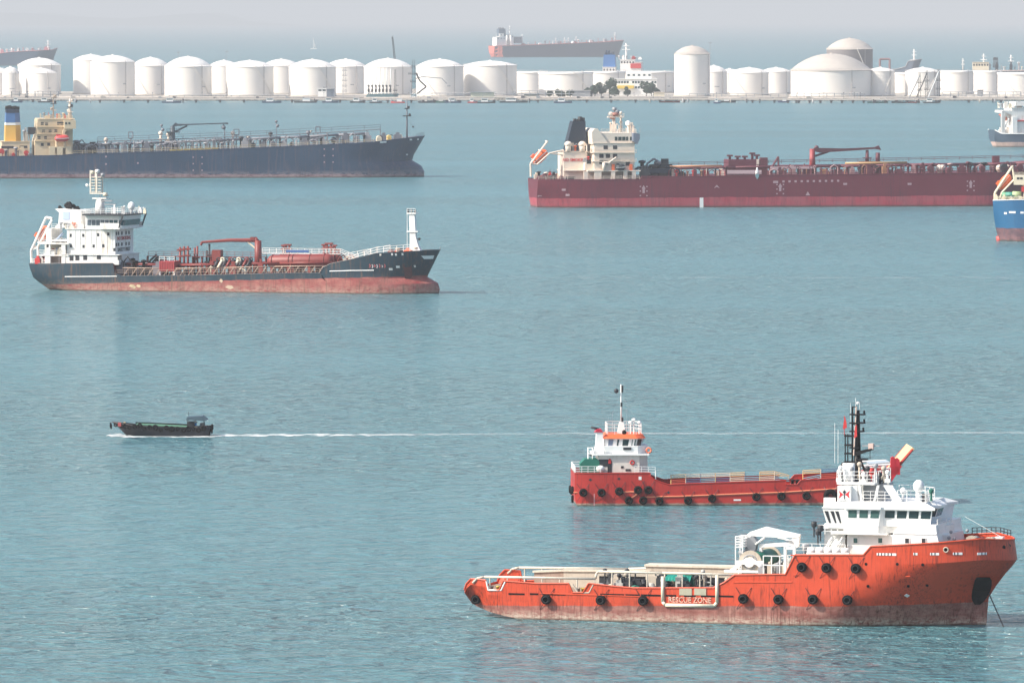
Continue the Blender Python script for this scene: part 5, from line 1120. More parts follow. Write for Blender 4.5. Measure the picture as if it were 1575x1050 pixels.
# steersman sitting at the stern
def person(loc, label, shirt, rz=0, sc=1.0, seated=True, parent_ship=None):
    t = empty("person", loc, rz); tag(t, label, "person")
    J = {"pel": (0, 0, .5), "ch": (.02, 0, .9), "nk": (.05, 0, 1.08), "hd": (.08, 0, 1.24), "ht": (.09, 0, 1.33), "sl": (.03, -.19, 1.02), "sr": (.03, .19, 1.02), "el": (.15, -.24, .78), "er": (.15, .24, .78), "wl": (.36, -.18, .72), "wr": (.36, .18, .72), "hl": (.44, -.17, .72), "hr": (.44, .17, .72), "kl": (.42, -.12, .52), "kr": (.42, .12, .52), "al": (.44, -.12, .08), "ar": (.44, .12, .08), "fl": (.58, -.12, .04), "fr": (.58, .12, .04), "ql": (.02, -.1, .5), "qr": (.02, .1, .5)}
    E = [("pel","ch"),("ch","nk"),("nk","hd"),("hd","ht"),("ch","sl"),("ch","sr"),("sl","el"),("el","wl"),("wl","hl"),("sr","er"),("er","wr"),("wr","hr"),("pel","ql"),("pel","qr"),("ql","kl"),("qr","kr"),("kl","al"),("kr","ar"),("al","fl"),("ar","fr")]
    rad = {"pel": .15, "ch": .16, "nk": .06, "hd": .10, "ht": .08, "sl": .075, "sr": .075, "el": .045, "er": .045, "wl": .032, "wr": .032, "hl": .04, "hr": .04, "kl": .065, "kr": .065, "al": .045, "ar": .045, "fl": .045, "fr": .045, "ql": .1, "qr": .1}
    ks = list(J); me = bpy.data.meshes.new("body"); me.from_pydata([J[k] for k in ks], [(ks.index(a), ks.index(b)) for a, b in E], []); o = bpy.data.objects.new("body", me); COL.objects.link(o); o.parent = t
    md = o.modifiers.new("skin", 'SKIN'); o.modifiers.new("sub", 'SUBSURF').render_levels = 1
    for i, k in enumerate(ks): me.skin_vertices[0].data[i].radius = (rad[k], rad[k])
    me.skin_vertices[0].data[0].use_root = True; me.materials.append(plain("skin", (.32, .19, .13), .6))
    m = MB(); m.lathe((.03, 0, .46), [(.19, 0), (.18, .2), (.21, .45), (.17, .6), (.08, .66)], 14)
    for y in (-1, 1): m.tube((.03, y*.18, 1.02), (.14, y*.25, .80), .085, 8)
    m.put("shirt", shirt, t); m = MB()
    for y in (-1, 1): m.tube((.02, y*.1, .5), (.43, y*.12, .53), .10, 8); m.tube((.43, y*.12, .55), (.44, y*.12, .12), .07, 8)
    m.put("trousers", DARK, t); m = MB(); m.ball((.075, 0, 1.3), .118, 12, 8, (1.05, .95, .8), 0, 90); m.put("hair", BLACK, t)
    return t
p = S.P3(301, 655.5, -.5); w = S.o + Matrix.Rotation(-S.th, 3, 'Z') @ Vector((p.x, -.5, interp(sheer, p.x) - .28))
person(w, "person in a bright blue shirt seated under the workboat's canopy", plain("blue_shirt", (.03, .25, .6), .6), math.pi)
m = MB(); m.box(p.x-.25, p.x+.25, -.9, .9, interp(sheer, p.x)-.3, interp(sheer, p.x)+.16); S.put(m, "thwart", WOOD)
for i, (px, py) in enumerate([(308,655),(314,654.5),(319,656),(311,650)]): p = S.P3(px, py, -.3 + .3*i); m = MB(); m.box(p.x-.35, p.x+.35, p.y-.3, p.y+.3, p.z-.6, p.z); S.put(m, "crate", (DARK, plain("pink_bundle", (.5, .2, .2), .7), BLACK, GREY)[i])
# ---- foam: bow wave and wakes, lying on the water
def foam_mat(name, thr, amt, sc):
    m = NT(name); m.co = m.n("ShaderNodeNewGeometry").outputs["Position"]
    uv = m.n("ShaderNodeTexCoord").outputs["UV"]; sp = m.n("ShaderNodeSeparateXYZ"); m.l(uv, sp.inputs[0]); e = m.math('ABSOLUTE', m.math('SUBTRACT', sp.outputs[1], .5))
    edge = m.mapr(e, .12, .5, 1, 0); n = m.noise((.35, 1, 1), sc, 4, .65, .3)
    a = m.math('MULTIPLY', m.mapr(m.math('ADD', n, m.math('MULTIPLY', m.math('SUBTRACT', edge, .5), .5)), thr, thr + .14), m.math('MULTIPLY', sp.outputs[0], amt))
    m.l(a, m.b.inputs["Alpha"]); m.b.inputs["Base Color"].default_value = (.85, .88, .88, 1); m.b.inputs["Roughness"].default_value = .9
    return m.m
def foam(pts, name, mat, label, z=.05):
    """pts: (px, py, half width px, strength 0..1) along the wake"""
    me = bpy.data.meshes.new(name); vs = []; uv = []; fs = []; N = []
    for (a, b) in zip(pts, pts[1:]):
        k = max(1, int(abs(b[0]-a[0])/12))
        for i in range(k): f = i/k; N.append([a[j]+(b[j]-a[j])*f for j in range(4)])
    N.append(list(pts[-1]))
    for px, py, hw, st in N: hw *= rnd.uniform(.8, 1.7); st *= rnd.uniform(.7, 1.05); py += rnd.uniform(-.3, .3); vs += [at(px, py+hw, z), at(px, py-hw, z)]; uv += [(st, 0), (st, 1)]
    fs = [(2*i, 2*i+2, 2*i+3, 2*i+1) for i in range(len(N)-1)]
    me.from_pydata(vs, [], fs); ul = me.uv_layers.new(name="uv")
    for p in me.polygons:
        for li in p.loop_indices: ul.data[li].uv = uv[me.loops[li].vertex_index]
    me.materials.append(mat); o = bpy.data.objects.new(name, me); COL.objects.link(o); return tag(o, label, None, None, "stuff")
FW = foam_mat("foam", .66, .95, 1.1); FF = foam_mat("faint_foam", .62, .38, .5)
foam([(163,670.6,1.6,.7),(172,669.8,3.6,1),(186,669.0,4.2,1),(200,670.6,2.2,1),(230,671.2,1.6,.95),(280,671.6,1.5,.9),(322,671,2.0,.95),(340,669.3,2.6,1),(400,669,3.4,1),(480,668.6,3.2,1),(540,668.4,2.8,.8),(600,668.2,2.4,.6),(680,667.8,2.0,.4),(760,667.5,1.6,.2)], "boat_wake_foam", FW, "white foam trail streaming behind the small black workboat")
foam([(560,668,2.2,.6),(640,667.5,2.0,.55),(760,667,1.8,.45),(900,666.6,1.9,.65),(1060,666.2,2.0,.7),(1180,666,2.0,.6),(1300,665.5,2.0,.55),(1450,665.2,2.4,.6),(1620,665,2.4,.6)], "old_wake_foam", FF, "thin faint line of old foam running right across the sea")
FF2 = foam_mat("thin_foam", .70, .15, .2)
foam([(640,426,1.2,.5),(800,426,1.5,.8),(1000,427,1.6,.9),(1200,427,1.6,.9),(1600,427,1.5,.9)], "distant_wake_foam", FF2, "pale wake line on the water between the tankers")
# ================================================================ white and navy chemical tanker with the red deck
S = Ship("chemical_tanker", 42, 446.3, 16, 17.0, "white-housed chemical tanker with navy hull, red bottom and rusty red deck, middle left", "tanker")
NAVYC = (.003, .030, .052)
M_H = hull_paint("navy_hull_paint", NAVYC, (.27, .032, .036), 1.3, .031, rust=.85, rustcol=(.16, .09, .06), scum=(.5, .40, .32), scum_top=2.6, scum_amt=.5, fade=(.42, .16, .13), fade_amt=.6, sc=.6, grime=.25, plates=.08)
DR = paint("rusty_red_deck", (.17, .035, .03), .7, .6, (.12, .06, .04), .2, 1, .5)
TANF = paint('tan_frame_paint', (.42, .31, .24), .6, .6, (.2, .08, .05), .2, 2, 1)
RP = paint("red_pipe_paint", (.21, .032, .028), .5, .5, (.12, .06, .05), .2, 1, .6)
shp = [(40,406),(60,405.5),(176,405),(178,420),(188,424.5),(300,423.8),(440,420.5),(505,420),(507,411),(516,405.7),(545,399),(579,390),(632,387)]
sheer = S.PP(shp); q = S.P(677, 384.5, 0); sheer.append(q)
st = [(-2, S.X(672, 0)), (0, S.X(675, 0)), (S.P(677,441,0)[1], S.X(677.5, 0, 1.5)), (S.P(671,431,0)[1], S.X(671, 0, 3)), (S.P(656,426,0)[1], S.X(657, 0, 4)), (q[1], q[0])]
sn = [(-2, S.X(80)), (0, S.X(72)), (S.P(57,439)[1], S.X(57)), (S.P(45,428)[1], S.X(45)), (S.P(40,407)[1], S.X(40)), (12, S.X(40))]
S.hull(sheer, st, sn, M_H, DR, bul=lambda x: .1 if x < S.X(505) else 1.0, td=(.80, 2.2, .6), tw=(.80, 2.0, .75), wt=.75, wtw=.45, t1=.12, rim=.1, zb=-2)
W2 = paint("tanker_white_paint", (.80, .79, .76), .5, .55, (.45, .28, .15), .06, 1.2, .35, lo=.52, hi=.7)
hy = -6.8
zp = lambda py, px, y=hy: S.P(px, py, y)[1]
X = lambda px, y=hy, z=8: S.X(px, y, z)
zD = sheer[0][1]
m = MB(); m.path([S.onhull(a, b, .05) for a, b in ((100,425.5),(180,425))] , .12, 5); S.put(m, "rubbing_strake", WCLEAN)
m = MB(); m.path([S.onhull(a, b, .05) for a, b in ((507,417.2),(540,416.2),(575,415.8))], .14, 5); S.put(m, "rubbing_strake", WCLEAN)
# accommodation
xa, xb = X(103), X(177); z1 = zp(392, 150); z2 = zp(353, 150); zr = zp(348, 150)
h0 = house(S, X(98), xb+1.2, -7.6, 7.6, zD, z1, W2, "lower_house", lip=.3)
rows_windows(S, h0, [(110,397),(119,396.5),(131,396),(152,395),(184,396)], -7.6, 1.0, 1.2)
h1 = house(S, xa, xb, hy, 6.8, z1, z2, W2, "accommodation_block", lip=.25)
rows_windows(S, h1, [(108.5,362),(128,362),(151,361),(166.5,360),(109,378.5),(128.5,379),(144,378.5),(159,378),(176,384)], hy, .55, .75)
for i in range(9): x = xa + (xb-xa)*(i+.5)/9; m = MB(); m.tube((x, hy-.05, z1), (x, hy-.05, z2), .05, 4); m.put("wall_seam", W2, h1)
front_windows(h1, xb+.1, (-6, -4.4, -1.9, 1.2, 3.4), (zp(359.5, 185), zp(376.5, 185)), .6, .8)
front_windows(h1, xb+.1, (-5.5, -3, -.8, 1.6, 4.2), (zp(395, 185),), .6, 1.1)
for body, py, mt_, sz in (("NO SMOKING", 366.5, plain("sign_red", (.45, .03, .04), .5), 1.25), ("SAFETY FIRST", 383.8, plain("sign_black", (.03, .03, .04), .5), 1.25)):
    text(body, sz, mt_, S.e, "lettering", (xb + .06, -.3, S.P(203, py, -1)[1]), (math.pi/2, 0, math.pi/2), ex=.02, sx=1.25)
# bridge
zb0, zb1, zt = zp(353, 180), zp(336.5, 180), zp(331.5, 180)
xc0, xc1 = X(132), xb + 1.6
m = MB(); m.vprism([(xc0, -7), (xc1-.8, -7), (xc1, -6), (xc1, 6), (xc1-.8, 7), (xc0, 7)], zb0, zt, [(xc0, -7), (xc1-.3, -7), (xc1+.7, -6), (xc1+.7, 6), (xc1-.3, 7), (xc0, 7)]); br = S.put(m, "bridge", WCLEAN)
m = MB(); m.box(xb-3.5, xc1+.2, -8.6, 8.6, zb0+.1, zb0+.5); m.box(xb-3.2, xc1, -8.6, -8.45, zb0+.5, zb0+1.6); m.box(xb-3.2, xc1, 8.45, 8.6, zb0+.5, zb0+1.6); S.put(m, "bridge_wing", W2)
m = MB(); m.box(xc0-.3, xc1+1.3, -8.6, 8.6, zt, zt+.35); S.put(m, "bridge_roof_edge", DARK)
wz0, wz1 = zp(347, 180), zp(338.5, 180)
SG = plain("grey_blue_glass", (.10, .13, .16), .15); TG = plain("teal_glass", (.01, .07, .09), .1)
for i in range(7): a = xc0+.5+(xc1-1.2-xc0)*i/7; m = MB(); m.box(a, a+(xc1-1.2-xc0)/7*.86, -7.06, -6.9, wz0, wz1); m.put("window", SG if i < 5 else TG, br)
for i in range(9):
    y = -5.9 + 11.8*i/9; f = .9
    quad_window(br, (xc1+.25, y, wz0), (xc1+.25, y+11.8/9*f, wz0), (xc1+.62, y+11.8/9*f, wz1), (xc1+.62, y, wz1), Vector((1, 0, 0)), TG)
quad_window(br, (xc1-.75, -7.02, wz0), (xc1+.15, -6.05, wz0), (xc1+.5, -6.05, wz1), (xc1-.4, -7.02, wz1), Vector((1, -1, 0)), TG)
m = MB()
for y in (-8.6, 8.5): m.prism([(xc1-.2, zb0+.4), (xc1+.15, zb0+.4), (xc1+1.2, zt), (xc1+.8, zt)], y, y+.15)
S.put(m, "wing_strut", DARK)
m = MB(); m.rail([(xc0, -8.3, zt+.35), (xc1+1, -8.3, zt+.35), (xc1+1, 8.3, zt+.35), (xc0, 8.3, zt+.35), (xc0, -8.3, zt+.35)], 1.2, 1.4, .06, 3); S.put(m, "monkey_island_rail", WCLEAN)
clutter(S, X(165,-3,22), X(222,-3,22), zt+.35, -5, 4, 12, [WCLEAN, GREY, WCLEAN, CREAM], (.8, 2.2), 3, "vpb", (.2, .5))
p = S.P3(202, 317, -2); m = MB(); m.ball(p, .95, 14, 10, (.9, .9, 1.1)); m.tube((p.x, p.y, zt), (p.x, p.y, p.z), .3, 8); S.put(m, "radome", WCLEAN)
# mast
b0 = S.P3(154, 330, 0); b1 = S.P3(154, 306, 0); t1 = S.P3(150, 265, 0)
m = MB(); m.tube((b0.x, 0, zt), (b0.x, 0, b1.z), 1.25, 10, 1.0); m.box(b0.x-1.7, b0.x+1.9, -1, 1, b1.z, b1.z+.3); ms = S.put(m, "mast", W2)
m = MB()
for px in (141, 145.5, 150.5, 156): x = S.P(px, 290, 0)[0]; y = (-.8 if px in (141, 150.5) else .8); m.tube((x, y, b1.z+1.5), (x, y, t1.z + (.5 if px < 150 else -.3)), .22, 6)
for k in range(6): z = b1.z+1.8 + (t1.z-b1.z-3)*k/5; m.box(S.P(140, 290, 0)[0], S.P(157, 290, 0)[0], -.9, .9, z-.08, z+.08)
m.box(S.P(140,290,0)[0], S.P(164,290,0)[0], -.9, .9, b1.z+1.2, b1.z+1.5); m.put("lattice_top", plain("mast_cream", (.74, .68, .58), .5), ms)
for px, py, w in ((142,268,.5),(150,266,.5),(158,272,.5),(140,287,.4),(162,302,.6)): p = S.P3(px, py, -.5); m = MB(); m.lathe(p, [(.01, 0), (w, .1), (w, .8), (.01, .9)], 8); m.put("navigation_light", (W2, CREAM, CREAM, GREY, DARK)[int(px) % 5], ms)
m = MB(); p = S.P3(163, 309, -.8); m.box(p.x-2, p.x+1.6, -.9, -.6, p.z-.15, p.z+.15); p = S.P3(170, 314.5, -.8); m.box(p.x-1.6, p.x+1.4, -.9, -.6, p.z-.12, p.z+.12); m.put("radar_scanner", GREY, ms)
m = MB(); p = S.P3(134, 285, 0); m.ball(p, .4, 8, 6); m.tube(p, (b0.x, 0, p.z), .05, 4); m.put("horn", WCLEAN, ms)
m = MB()
for px, py in ((147,258),(154,262),(170,300)): m.tube((b0.x, .3, b1.z), S.P3(px, py, .3), .05, 4)
m.put("whip_aerial", GREY, ms)
# funnel casing
fy = -3.6; zf0, zf1 = zp(350, 100, fy), zp(322, 100, fy)
m = MB(); m.prism(S.PP([(89,350),(91,327),(84.5,321.5),(88,321),(125,324),(125,350)], fy), -3.6, 3.6); fu = S.put(m, "funnel", W2)
m = MB(); x0_, x1_ = S.P(97,330,fy)[0], S.P(107,330,fy)[0]; m.box(x0_, x1_, fy-.08, fy, zp(338,100,fy), zp(326,100,fy)); m.put("funnel_emblem", plain("pale_blue", (.45, .55, .78), .5), fu)
m = MB(); m.box(S.P(98,345,fy)[0], S.P(108,345,fy)[0], fy-.06, fy, zp(347,100,fy), zp(343,100,fy)); m.put("louvre", DARK, fu)
m = MB()
for px, py in ((96,319),(101,316),(106,313.5),(109,313),(113,317),(119,320)): x = S.P(px, 320, 0)[0]; z = S.P(px, py, 0)[1]; y = (px % 3)-1; m.tube((x, y, zf1-.3), (x, y, z), .42, 8); m.ball((x-.3, y, z), .5, 8, 6)
m.put("exhaust_pipe", BLACK, fu)
zU = z2
house(S, X(78), xa+.5, -6.2, 6.2, z1+3.2, z1+3.5, W2, "boat_deck"); clutter(S, X(80), X(118), zU, -6, 4, 16, [W2, DARK, CREAM, ORANGE, GREY], (.8, 2.4), 9, "bvp", (.3, .8))
m = MB(); m.rail([(X(79), -6.6, zU), (X(128), -6.6, zU)], 1.2, 1.4, .06, 3); S.put(m, "deck_rail", W2)
# after deck frames
m = MB(); zA1, zA2 = zp(391.5, 85, -7.4), zp(373.5, 85, -7.4)
for px in (72.5, 75, 98): x = X(px, -7.4); m.box(x-.5, x+.5, -7.7, -7.0, zD, zA2); m.box(x-.5, x+.5, 7.0, 7.7, zD, zA2)
S.put(m, "deck_pillar", W2)
for z in (zA1, zA2): m = MB(); m.box(X(60, -7.4), X(106, -7.4), -7.8, 7.8, z-.35, z); S.put(m, "after_deck", W2)
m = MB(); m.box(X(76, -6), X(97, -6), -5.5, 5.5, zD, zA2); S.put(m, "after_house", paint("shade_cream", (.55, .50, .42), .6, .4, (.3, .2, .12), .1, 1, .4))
house(S, X(71,-4), X(79,-4), -4, 4, zA2, zA2+3.4, W2, "boat_deck_house"); m = MB(); m.tube(S.P3(86,370,-5), S.P3(97,359,-5), .3, 6); S.put(m, "provision_crane", plain("crane_bluegrey", (.25, .33, .45), .5))
clutter(S, X(48,-6), X(100,-6), zD, -7.4, 5, 18, [W2, RP, GREY, CREAM, REDP], (.9, 2), 21, "bwvp", (.3, .8))
clutter(S, X(80,-6), X(100,-6), zA1, -7.2, -6.2, 6, [W2, RP, BLUEP, CREAM], (.9, 1.8), 22, "bvp", (.3, .6))
for z in (zA1, zA2): m = MB(); m.rail([(X(60,-7.4), -7.7, z), (X(102,-7.4), -7.7, z)], 1.1, 1.5, .06, 3); S.put(m, "deck_rail", W2)
m = MB(); m.rail([(sheer[0][0]+.3, 6, zD), (sheer[0][0]+.3, -6, zD), (X(72,-7.5), -7.6, zD)], 1.1, 1.5, .06, 3); S.put(m, "stern_rail", W2)
# free-fall boat and its davit
m = MB()
for y in (-3.2, -.2):
    m.path([S.P3(48.5,404,y), S.P3(48,385,y), S.P3(71,334,y)], .33, 6); m.path([S.P3(59,404,y), S.P3(58,380,y), S.P3(80,338,y)], .3, 6); m.tube(S.P3(71,334,y), S.P3(80,336,y), .3, 6); m.tube(S.P3(48,385,y), S.P3(59,380,y), .2, 6); m.tube(S.P3(58,373,y), S.P3(75,374,y), .25, 6)
for f in (.1, .5, .95): a = S.P3(48,385,-3.2).lerp(S.P3(71,334,-3.2), f); b = Vector((a.x, -.2, a.z)); m.tube(a, b, .2, 6)
S.put(m, "lifeboat_davit", W2)
a, b = S.P3(60,371,-1.7), S.P3(74,348,-1.7); lifeboat(S, a, b, 1.25, "orange free-fall lifeboat slung in the slanting white davit at the chemical tanker's stern")
# deck between house and forecastle
dz = lambda x: interp(sheer, x)
zM = dz(X(300,-8,3))
clutter(S, X(188,-4,5), X(246,-4,5), dz, -6.5, 3, 18, [DARK, plain("hose_grey", (.15, .15, .18), .7), BLACK, GREY], (2.2, 4.8), 31, "hbvh", (.7, 1.6))
m = MB(); m.rail([(X(178,-8.1,4), -8.1, zM), (X(505,-8.1,4), -8.1, dz(X(505)))], 1.1, 2.2, .05, 2); S.put(m, "deck_rail", TANF)
m = MB(); zc0, zc1 = S.P(257, 417, -6)[1], S.P(257, 401.5, -6)[1]; xq0, xq1 = X(246,-6.5,5), X(269.5,-6.5,5)
m.box(xq0, xq1, -7, -2, zc0, zc1)
for i in range(9): x = xq0 + (xq1-xq0)*(i+.5)/9; m.box(x-.12, x+.12, -7.1, -7, zc0+.1, zc1-.1)
S.put(m, "red_deck_house", plain("container_red", (.36, .04, .045), .5)); m = MB()
for x in (xq0+.2, xq1-.2): m.box(x-.2, x+.2, -7, -2, zM, zc0)
m.rail([(xq0, -7, zc1), (xq1, -7, zc1)], 1.1, 1.2, .06, 2); S.put(m, "house_stand", W2)
for k in range(26):   # raised pipe frames along the side
    x = X(190,-7.8,4) + (X(503,-7.8,4)-X(190,-7.8,4))*k/25; m = MB(); z = dz(x); m.tube((x, -7.9, z), (x+.9, -6.8, z+1.7), .11, 5); m.tube((x+.9, -6.8, z+1.7), (x+.9, -6.8, z), .09, 5); S.put(m, "side_frame", TANF)
pipes(S, X(190,-6,4), X(503,-6,4), lambda x: dz(x)+1.7, (-6.8,), .12, TANF, 0)
pipes(S, X(200,0,4), X(520,0,4), lambda x: dz(x)+2.4, (-4.5, -3.4, -2.3, 0, 2.2, 3.8), .30, RP, 9, "cargo_pipe", dz)
m = MB(); zc = dz(30)+4.6; m.box(X(228,-.6,7), X(410,-.6,7), -1.2, .4, zc-.12, zc); m.rail([(X(228,-1.2,7), -1.2, zc), (X(410,-1.2,7), -1.2, zc)], 1.1, 2, .06, 2)
for i in range(14): x = X(228,0,7)+(X(410,0,7)-X(228,0,7))*i/13; m.box(x-.12, x+.12, -.9, .1, dz(x), zc)
S.put(m, "catwalk", RP)
for px, py in ((277,380),(283,379),(289,378.5)):
    m = MB(); p = S.P3(px, py, -1.5); m.tube((p.x, p.y, dz(p.x)), p, .28, 8); m.box(p.x-.7, p.x+.7, p.y-.4, p.y+.4, p.z-.9, p.z-.5); m.box(p.x-.6, p.x+.6, p.y-.4, p.y+.4, p.z-2.4, p.z-2.1); S.put(m, "vent_riser", RP)
for px, py, mt_ in ((299.5,381,RP),(303.5,378.5,RP),(322,375,DARK),(318,385,DARK)): m = MB(); p = S.P3(px, py, 0); m.tube((p.x, 0, dz(p.x)), p, .25, 8); m.box(p.x-.5, p.x+.5, -.4, .4, p.z-3, p.z-2.6); S.put(m, "vent_riser", mt_)
m = MB(); p = S.P3(334.5, 390, -2); m.box(p.x-1.1, p.x+1.1, -3, -1, dz(p.x)+3, p.z+.9); S.put(m, "tank_vent_box", RP)
for i in range(9):
    a = S.P3(329+i*6.2, 412, -5.5); b = S.P3(336+i*6.2, 399.5, -4.6); m = MB(); m.tube(a, b, .34, 7); m.torus(b, .5, .15, 'y', 12, 5); S.put(m, "manifold_pipe", (DARK, CREAM, DARK, RP)[i % 4])
clutter(S, X(255,-4,5), X(405,-4,5), dz, -6, 4, 46, [RP, CREAM, DARK, RP, GREY, RP, DARK], (1.4, 3.6), 33, "hvtbph", (.4, 1.0))
# deck crane
y = -.5; p0 = S.P3(397, 396, y); p1 = S.P3(396.5, 370, y)
m = MB(); m.tube((p0.x, y, dz(p0.x)), (p0.x, y, p1.z), .95, 12, .8); S.put(m, "crane_post", RP)
m = MB(); m.tube((p0.x, y, p1.z-.4), S.P3(392,366.5,y), .55, 8); m.tube(S.P3(393,369.5,y), S.P3(352,369.5,y), .52, 6, .42); m.tube(S.P3(352,369.5,y), S.P3(311,372.5,y), .42, 6, .3); m.tube(S.P3(311,372,y), S.P3(309,377,y), .35, 6); m.box(S.P(389,366,y)[0]-.5, S.P(389,366,y)[0]+.6, y-.6, y+.6, S.P(389,369,y)[1], S.P(389,364.5,y)[1]); S.put(m, "crane_jib", RP)
m = MB(); m.tube(S.P3(394,383,y), S.P3(381,372,y), .2, 6); S.put(m, "crane_ram", CREAM)
# two long cylindrical deck tanks
for yy in (-3.0, 3.4):
    a = S.P3(411, 402.5, -3.0); b = S.P3(514, 400.5, -3.0); r_ = 1.65; m = MB(); n = 24; vs = []; L_ = b.x - a.x
    for f, k in ((0, .05), (.2, .5), (.7, .85), (1.4, 1), (L_*.5, 1), (L_-1.4, 1), (L_-.7, .85), (L_-.2, .5), (L_, .05)): vs += [Vector((a.x+f, yy + r_*k*math.cos(2*math.pi*i/n), a.z + (b.z-a.z)*f/L_ + r_*k*math.sin(2*math.pi*i/n))) for i in range(n)]
    m.add(vs, [(j*n+i, j*n+(i+1) % n, (j+1)*n+(i+1) % n, (j+1)*n+i) for j in range(8) for i in range(n)], True); tk = S.put(m, "deck_tank", RP)
    for px in (420, 446, 452, 478, 500): m = MB(); x = X(px, -3, 5); m.box(x-.3, x+.3, yy-1.4, yy+1.4, dz(x), a.z-.6); m.torus((x, yy, a.z + (b.z-a.z)*(x-a.x)/L_), r_+.05, .12, 'x', 20, 5); m.put("tank_saddle", RP, tk)
m = MB(); zc = S.P(460, 389.5, -1)[1]; xk0, xk1 = X(405,-1,8), X(525,-1,8); m.box(xk0, xk1, -1.8, .4, zc-.15, zc); m.rail([(xk0, -1.8, zc), (xk1, -1.8, zc), (xk1+4, -1.8, zc-1.5)], 1.2, 1.8, .07, 3); S.put(m, "catwalk", W2)
m = MB(); m.box(X(440,-1.85,8), X(475,-1.85,8), -1.9, -1.82, zc+.25, zc+.8); S.put(m, "blue_banner", plain("banner_blue", (.03, .10, .28), .6))
for px, py in ((436,377),(440,376),(445,376),(498,376),(503,374),(509,374),(515,377),(521,384)): m = MB(); p = S.P3(px, py, -.5); m.tube((p.x, p.y, dz(p.x)), p, .26, 8); m.box(p.x-.6, p.x+.6, p.y-.4, p.y+.4, p.z-1.2, p.z-.8); m.box(p.x-.5, p.x+.5, p.y-.4, p.y+.4, p.z-.3, p.z+.1); S.put(m, "vent_riser", RP)
clutter(S, X(516,-4,6), X(545,-4,6), lambda x: dz(X(500))+1, -5, 4, 16, [RP, CREAM, RP, W2], (1.5, 3.6), 35, "hbvp", (.4, 1))
# forecastle
fz = lambda x: interp(sheer, x) - .9
m = MB(); m.rail([(X(532,-6.5,6), -6.5, fz(X(532))), (X(580,-6.3,8), -6.3, fz(X(580))+.8), (X(630,-5,8), -4.8, fz(X(630))+.8)], 1.7, 1.6, .08, 3); S.put(m, "forecastle_rail", W2)
m = MB(); m.rail([(X(520,6.5,6), 6.5, fz(X(540))), (X(600,6,8), 6, fz(X(600))+.6)], 1.7, 1.8, .08, 3); S.put(m, "forecastle_rail", W2)
clutter(S, X(598,-3,9), X(636,-3,9), fz, -3.4, 2, 7, [RP, ORANGE, CREAM, DARK], (1.4, 2.2), 37, "wbvw", (.5, 1.1))
p = S.P3(637, 386, 0); t_ = S.P3(634, 329, 0); m = MB(); m.prism([(p.x-.9, fz(p.x)), (p.x+2.2, fz(p.x)), (p.x+1.1, p.z+1.5), (p.x+.55, p.z+3.5), (t_.x+.75, t_.z), (t_.x-.6, t_.z), (p.x-.9, p.z+3)], -.7, .7); ms = S.put(m, "foremast", WCLEAN)
m = MB(); z = S.P(634, 356, 0)[1]; m.box(t_.x-1.1, p.x+1.2, -1, 1, z-.12, z+.12); m.box(t_.x-1.1, t_.x+1.2, -1, 1, t_.z, t_.z+.3); m.rail([(t_.x-1, -1, t_.z+.3), (t_.x+1.1, -1, t_.z+.3)], 1, 1, .06, 2)
m.tube((t_.x-1.1, -.5, fz(p.x)), (t_.x-1.1, -.5, t_.z), .07, 5); m.put("mast_platform", WCLEAN, ms); m = MB()
for dx in (-.8, 0, .9): m.lathe((t_.x+dx, -.6, t_.z+.3), [(.25, 0), (.3, .7), (.01, .8)], 8)
m.put("navigation_light", DARK, ms)
m = MB(); p = S.P3(645, 367.5, 0); m.ball(p, .35, 8, 6); m.tube(p, (p.x-1.6, 0, p.z+.2), .05, 4); m.put("day_shape", DARK, ms)
m = MB(); m.tube(S.P3(677,385,0), S.P3(677,379,0), .09, 5); S.put(m, "jackstaff", GREY)
S.mark(658, 396, 3.6, .95, "bow_recess", W2, off=.08, pts=[(-.5, .5), (.5, .5), (.38, -.4), (-.3, -.4)])
S.text("OCEAN", 580, 409.5, 1.4, plain("name_pale", (.62, .5, .5), .6), "name_lettering") if False else None
for i, px in enumerate((569,573,576.5,580,584,588,592)): S.mark(px, 409 + (i % 2)*.6, .42, .9 - .3*(i % 3 == 2), "worn_letter", plain("worn_letter_paint%d" % (i % 2), ((.5, .12, .12), (.6, .5, .5))[i % 2], .6), pts=[(-.5, -.5), (.1, -.5), (.5, 0), (.1, .5), (-.5, .5), (-.1, 0)])
for px, py in ((601,414),(612,410.5),(638,409.5),(603,391),(609,391.5),(619,391),(585,391.5)): S.mark(px, py, .9 if px in (601, 612) else .45, .55, "draught_mark", W2)
S.mark(627, 414, 2.2, 5.0, "rust_patch", paint("bow_rust", (.10, .03, .03), .7, .5, (.2, .1, .1), .3, 1, 1), off=.03, pts=[(-.5, .4), (.4, .5), (.5, -.3), (.2, -.5), (-.35, -.45)])
for px, py in ((340,432),(353,442)): S.mark(px, py, .9 if px == 340 else 2.2, 1.0, "hull_scrape", plain("scrape_buff", (.55, .42, .3), .7), off=.03, pts=[(-.5, 0), (-.2, .5), (.3, .4), (.5, -.1), (.1, -.5)])
for px, py, w in ((203,440,1.6),(206,441.5,1.0),(213,440,1.2)): S.mark(px, py, w, .8, "hull_scrape", plain("scrape_yellow", (.6, .48, .3), .7), off=.03, pts=[(-.5, 0), (-.2, .5), (.3, .4), (.5, -.1), (.1, -.5)])
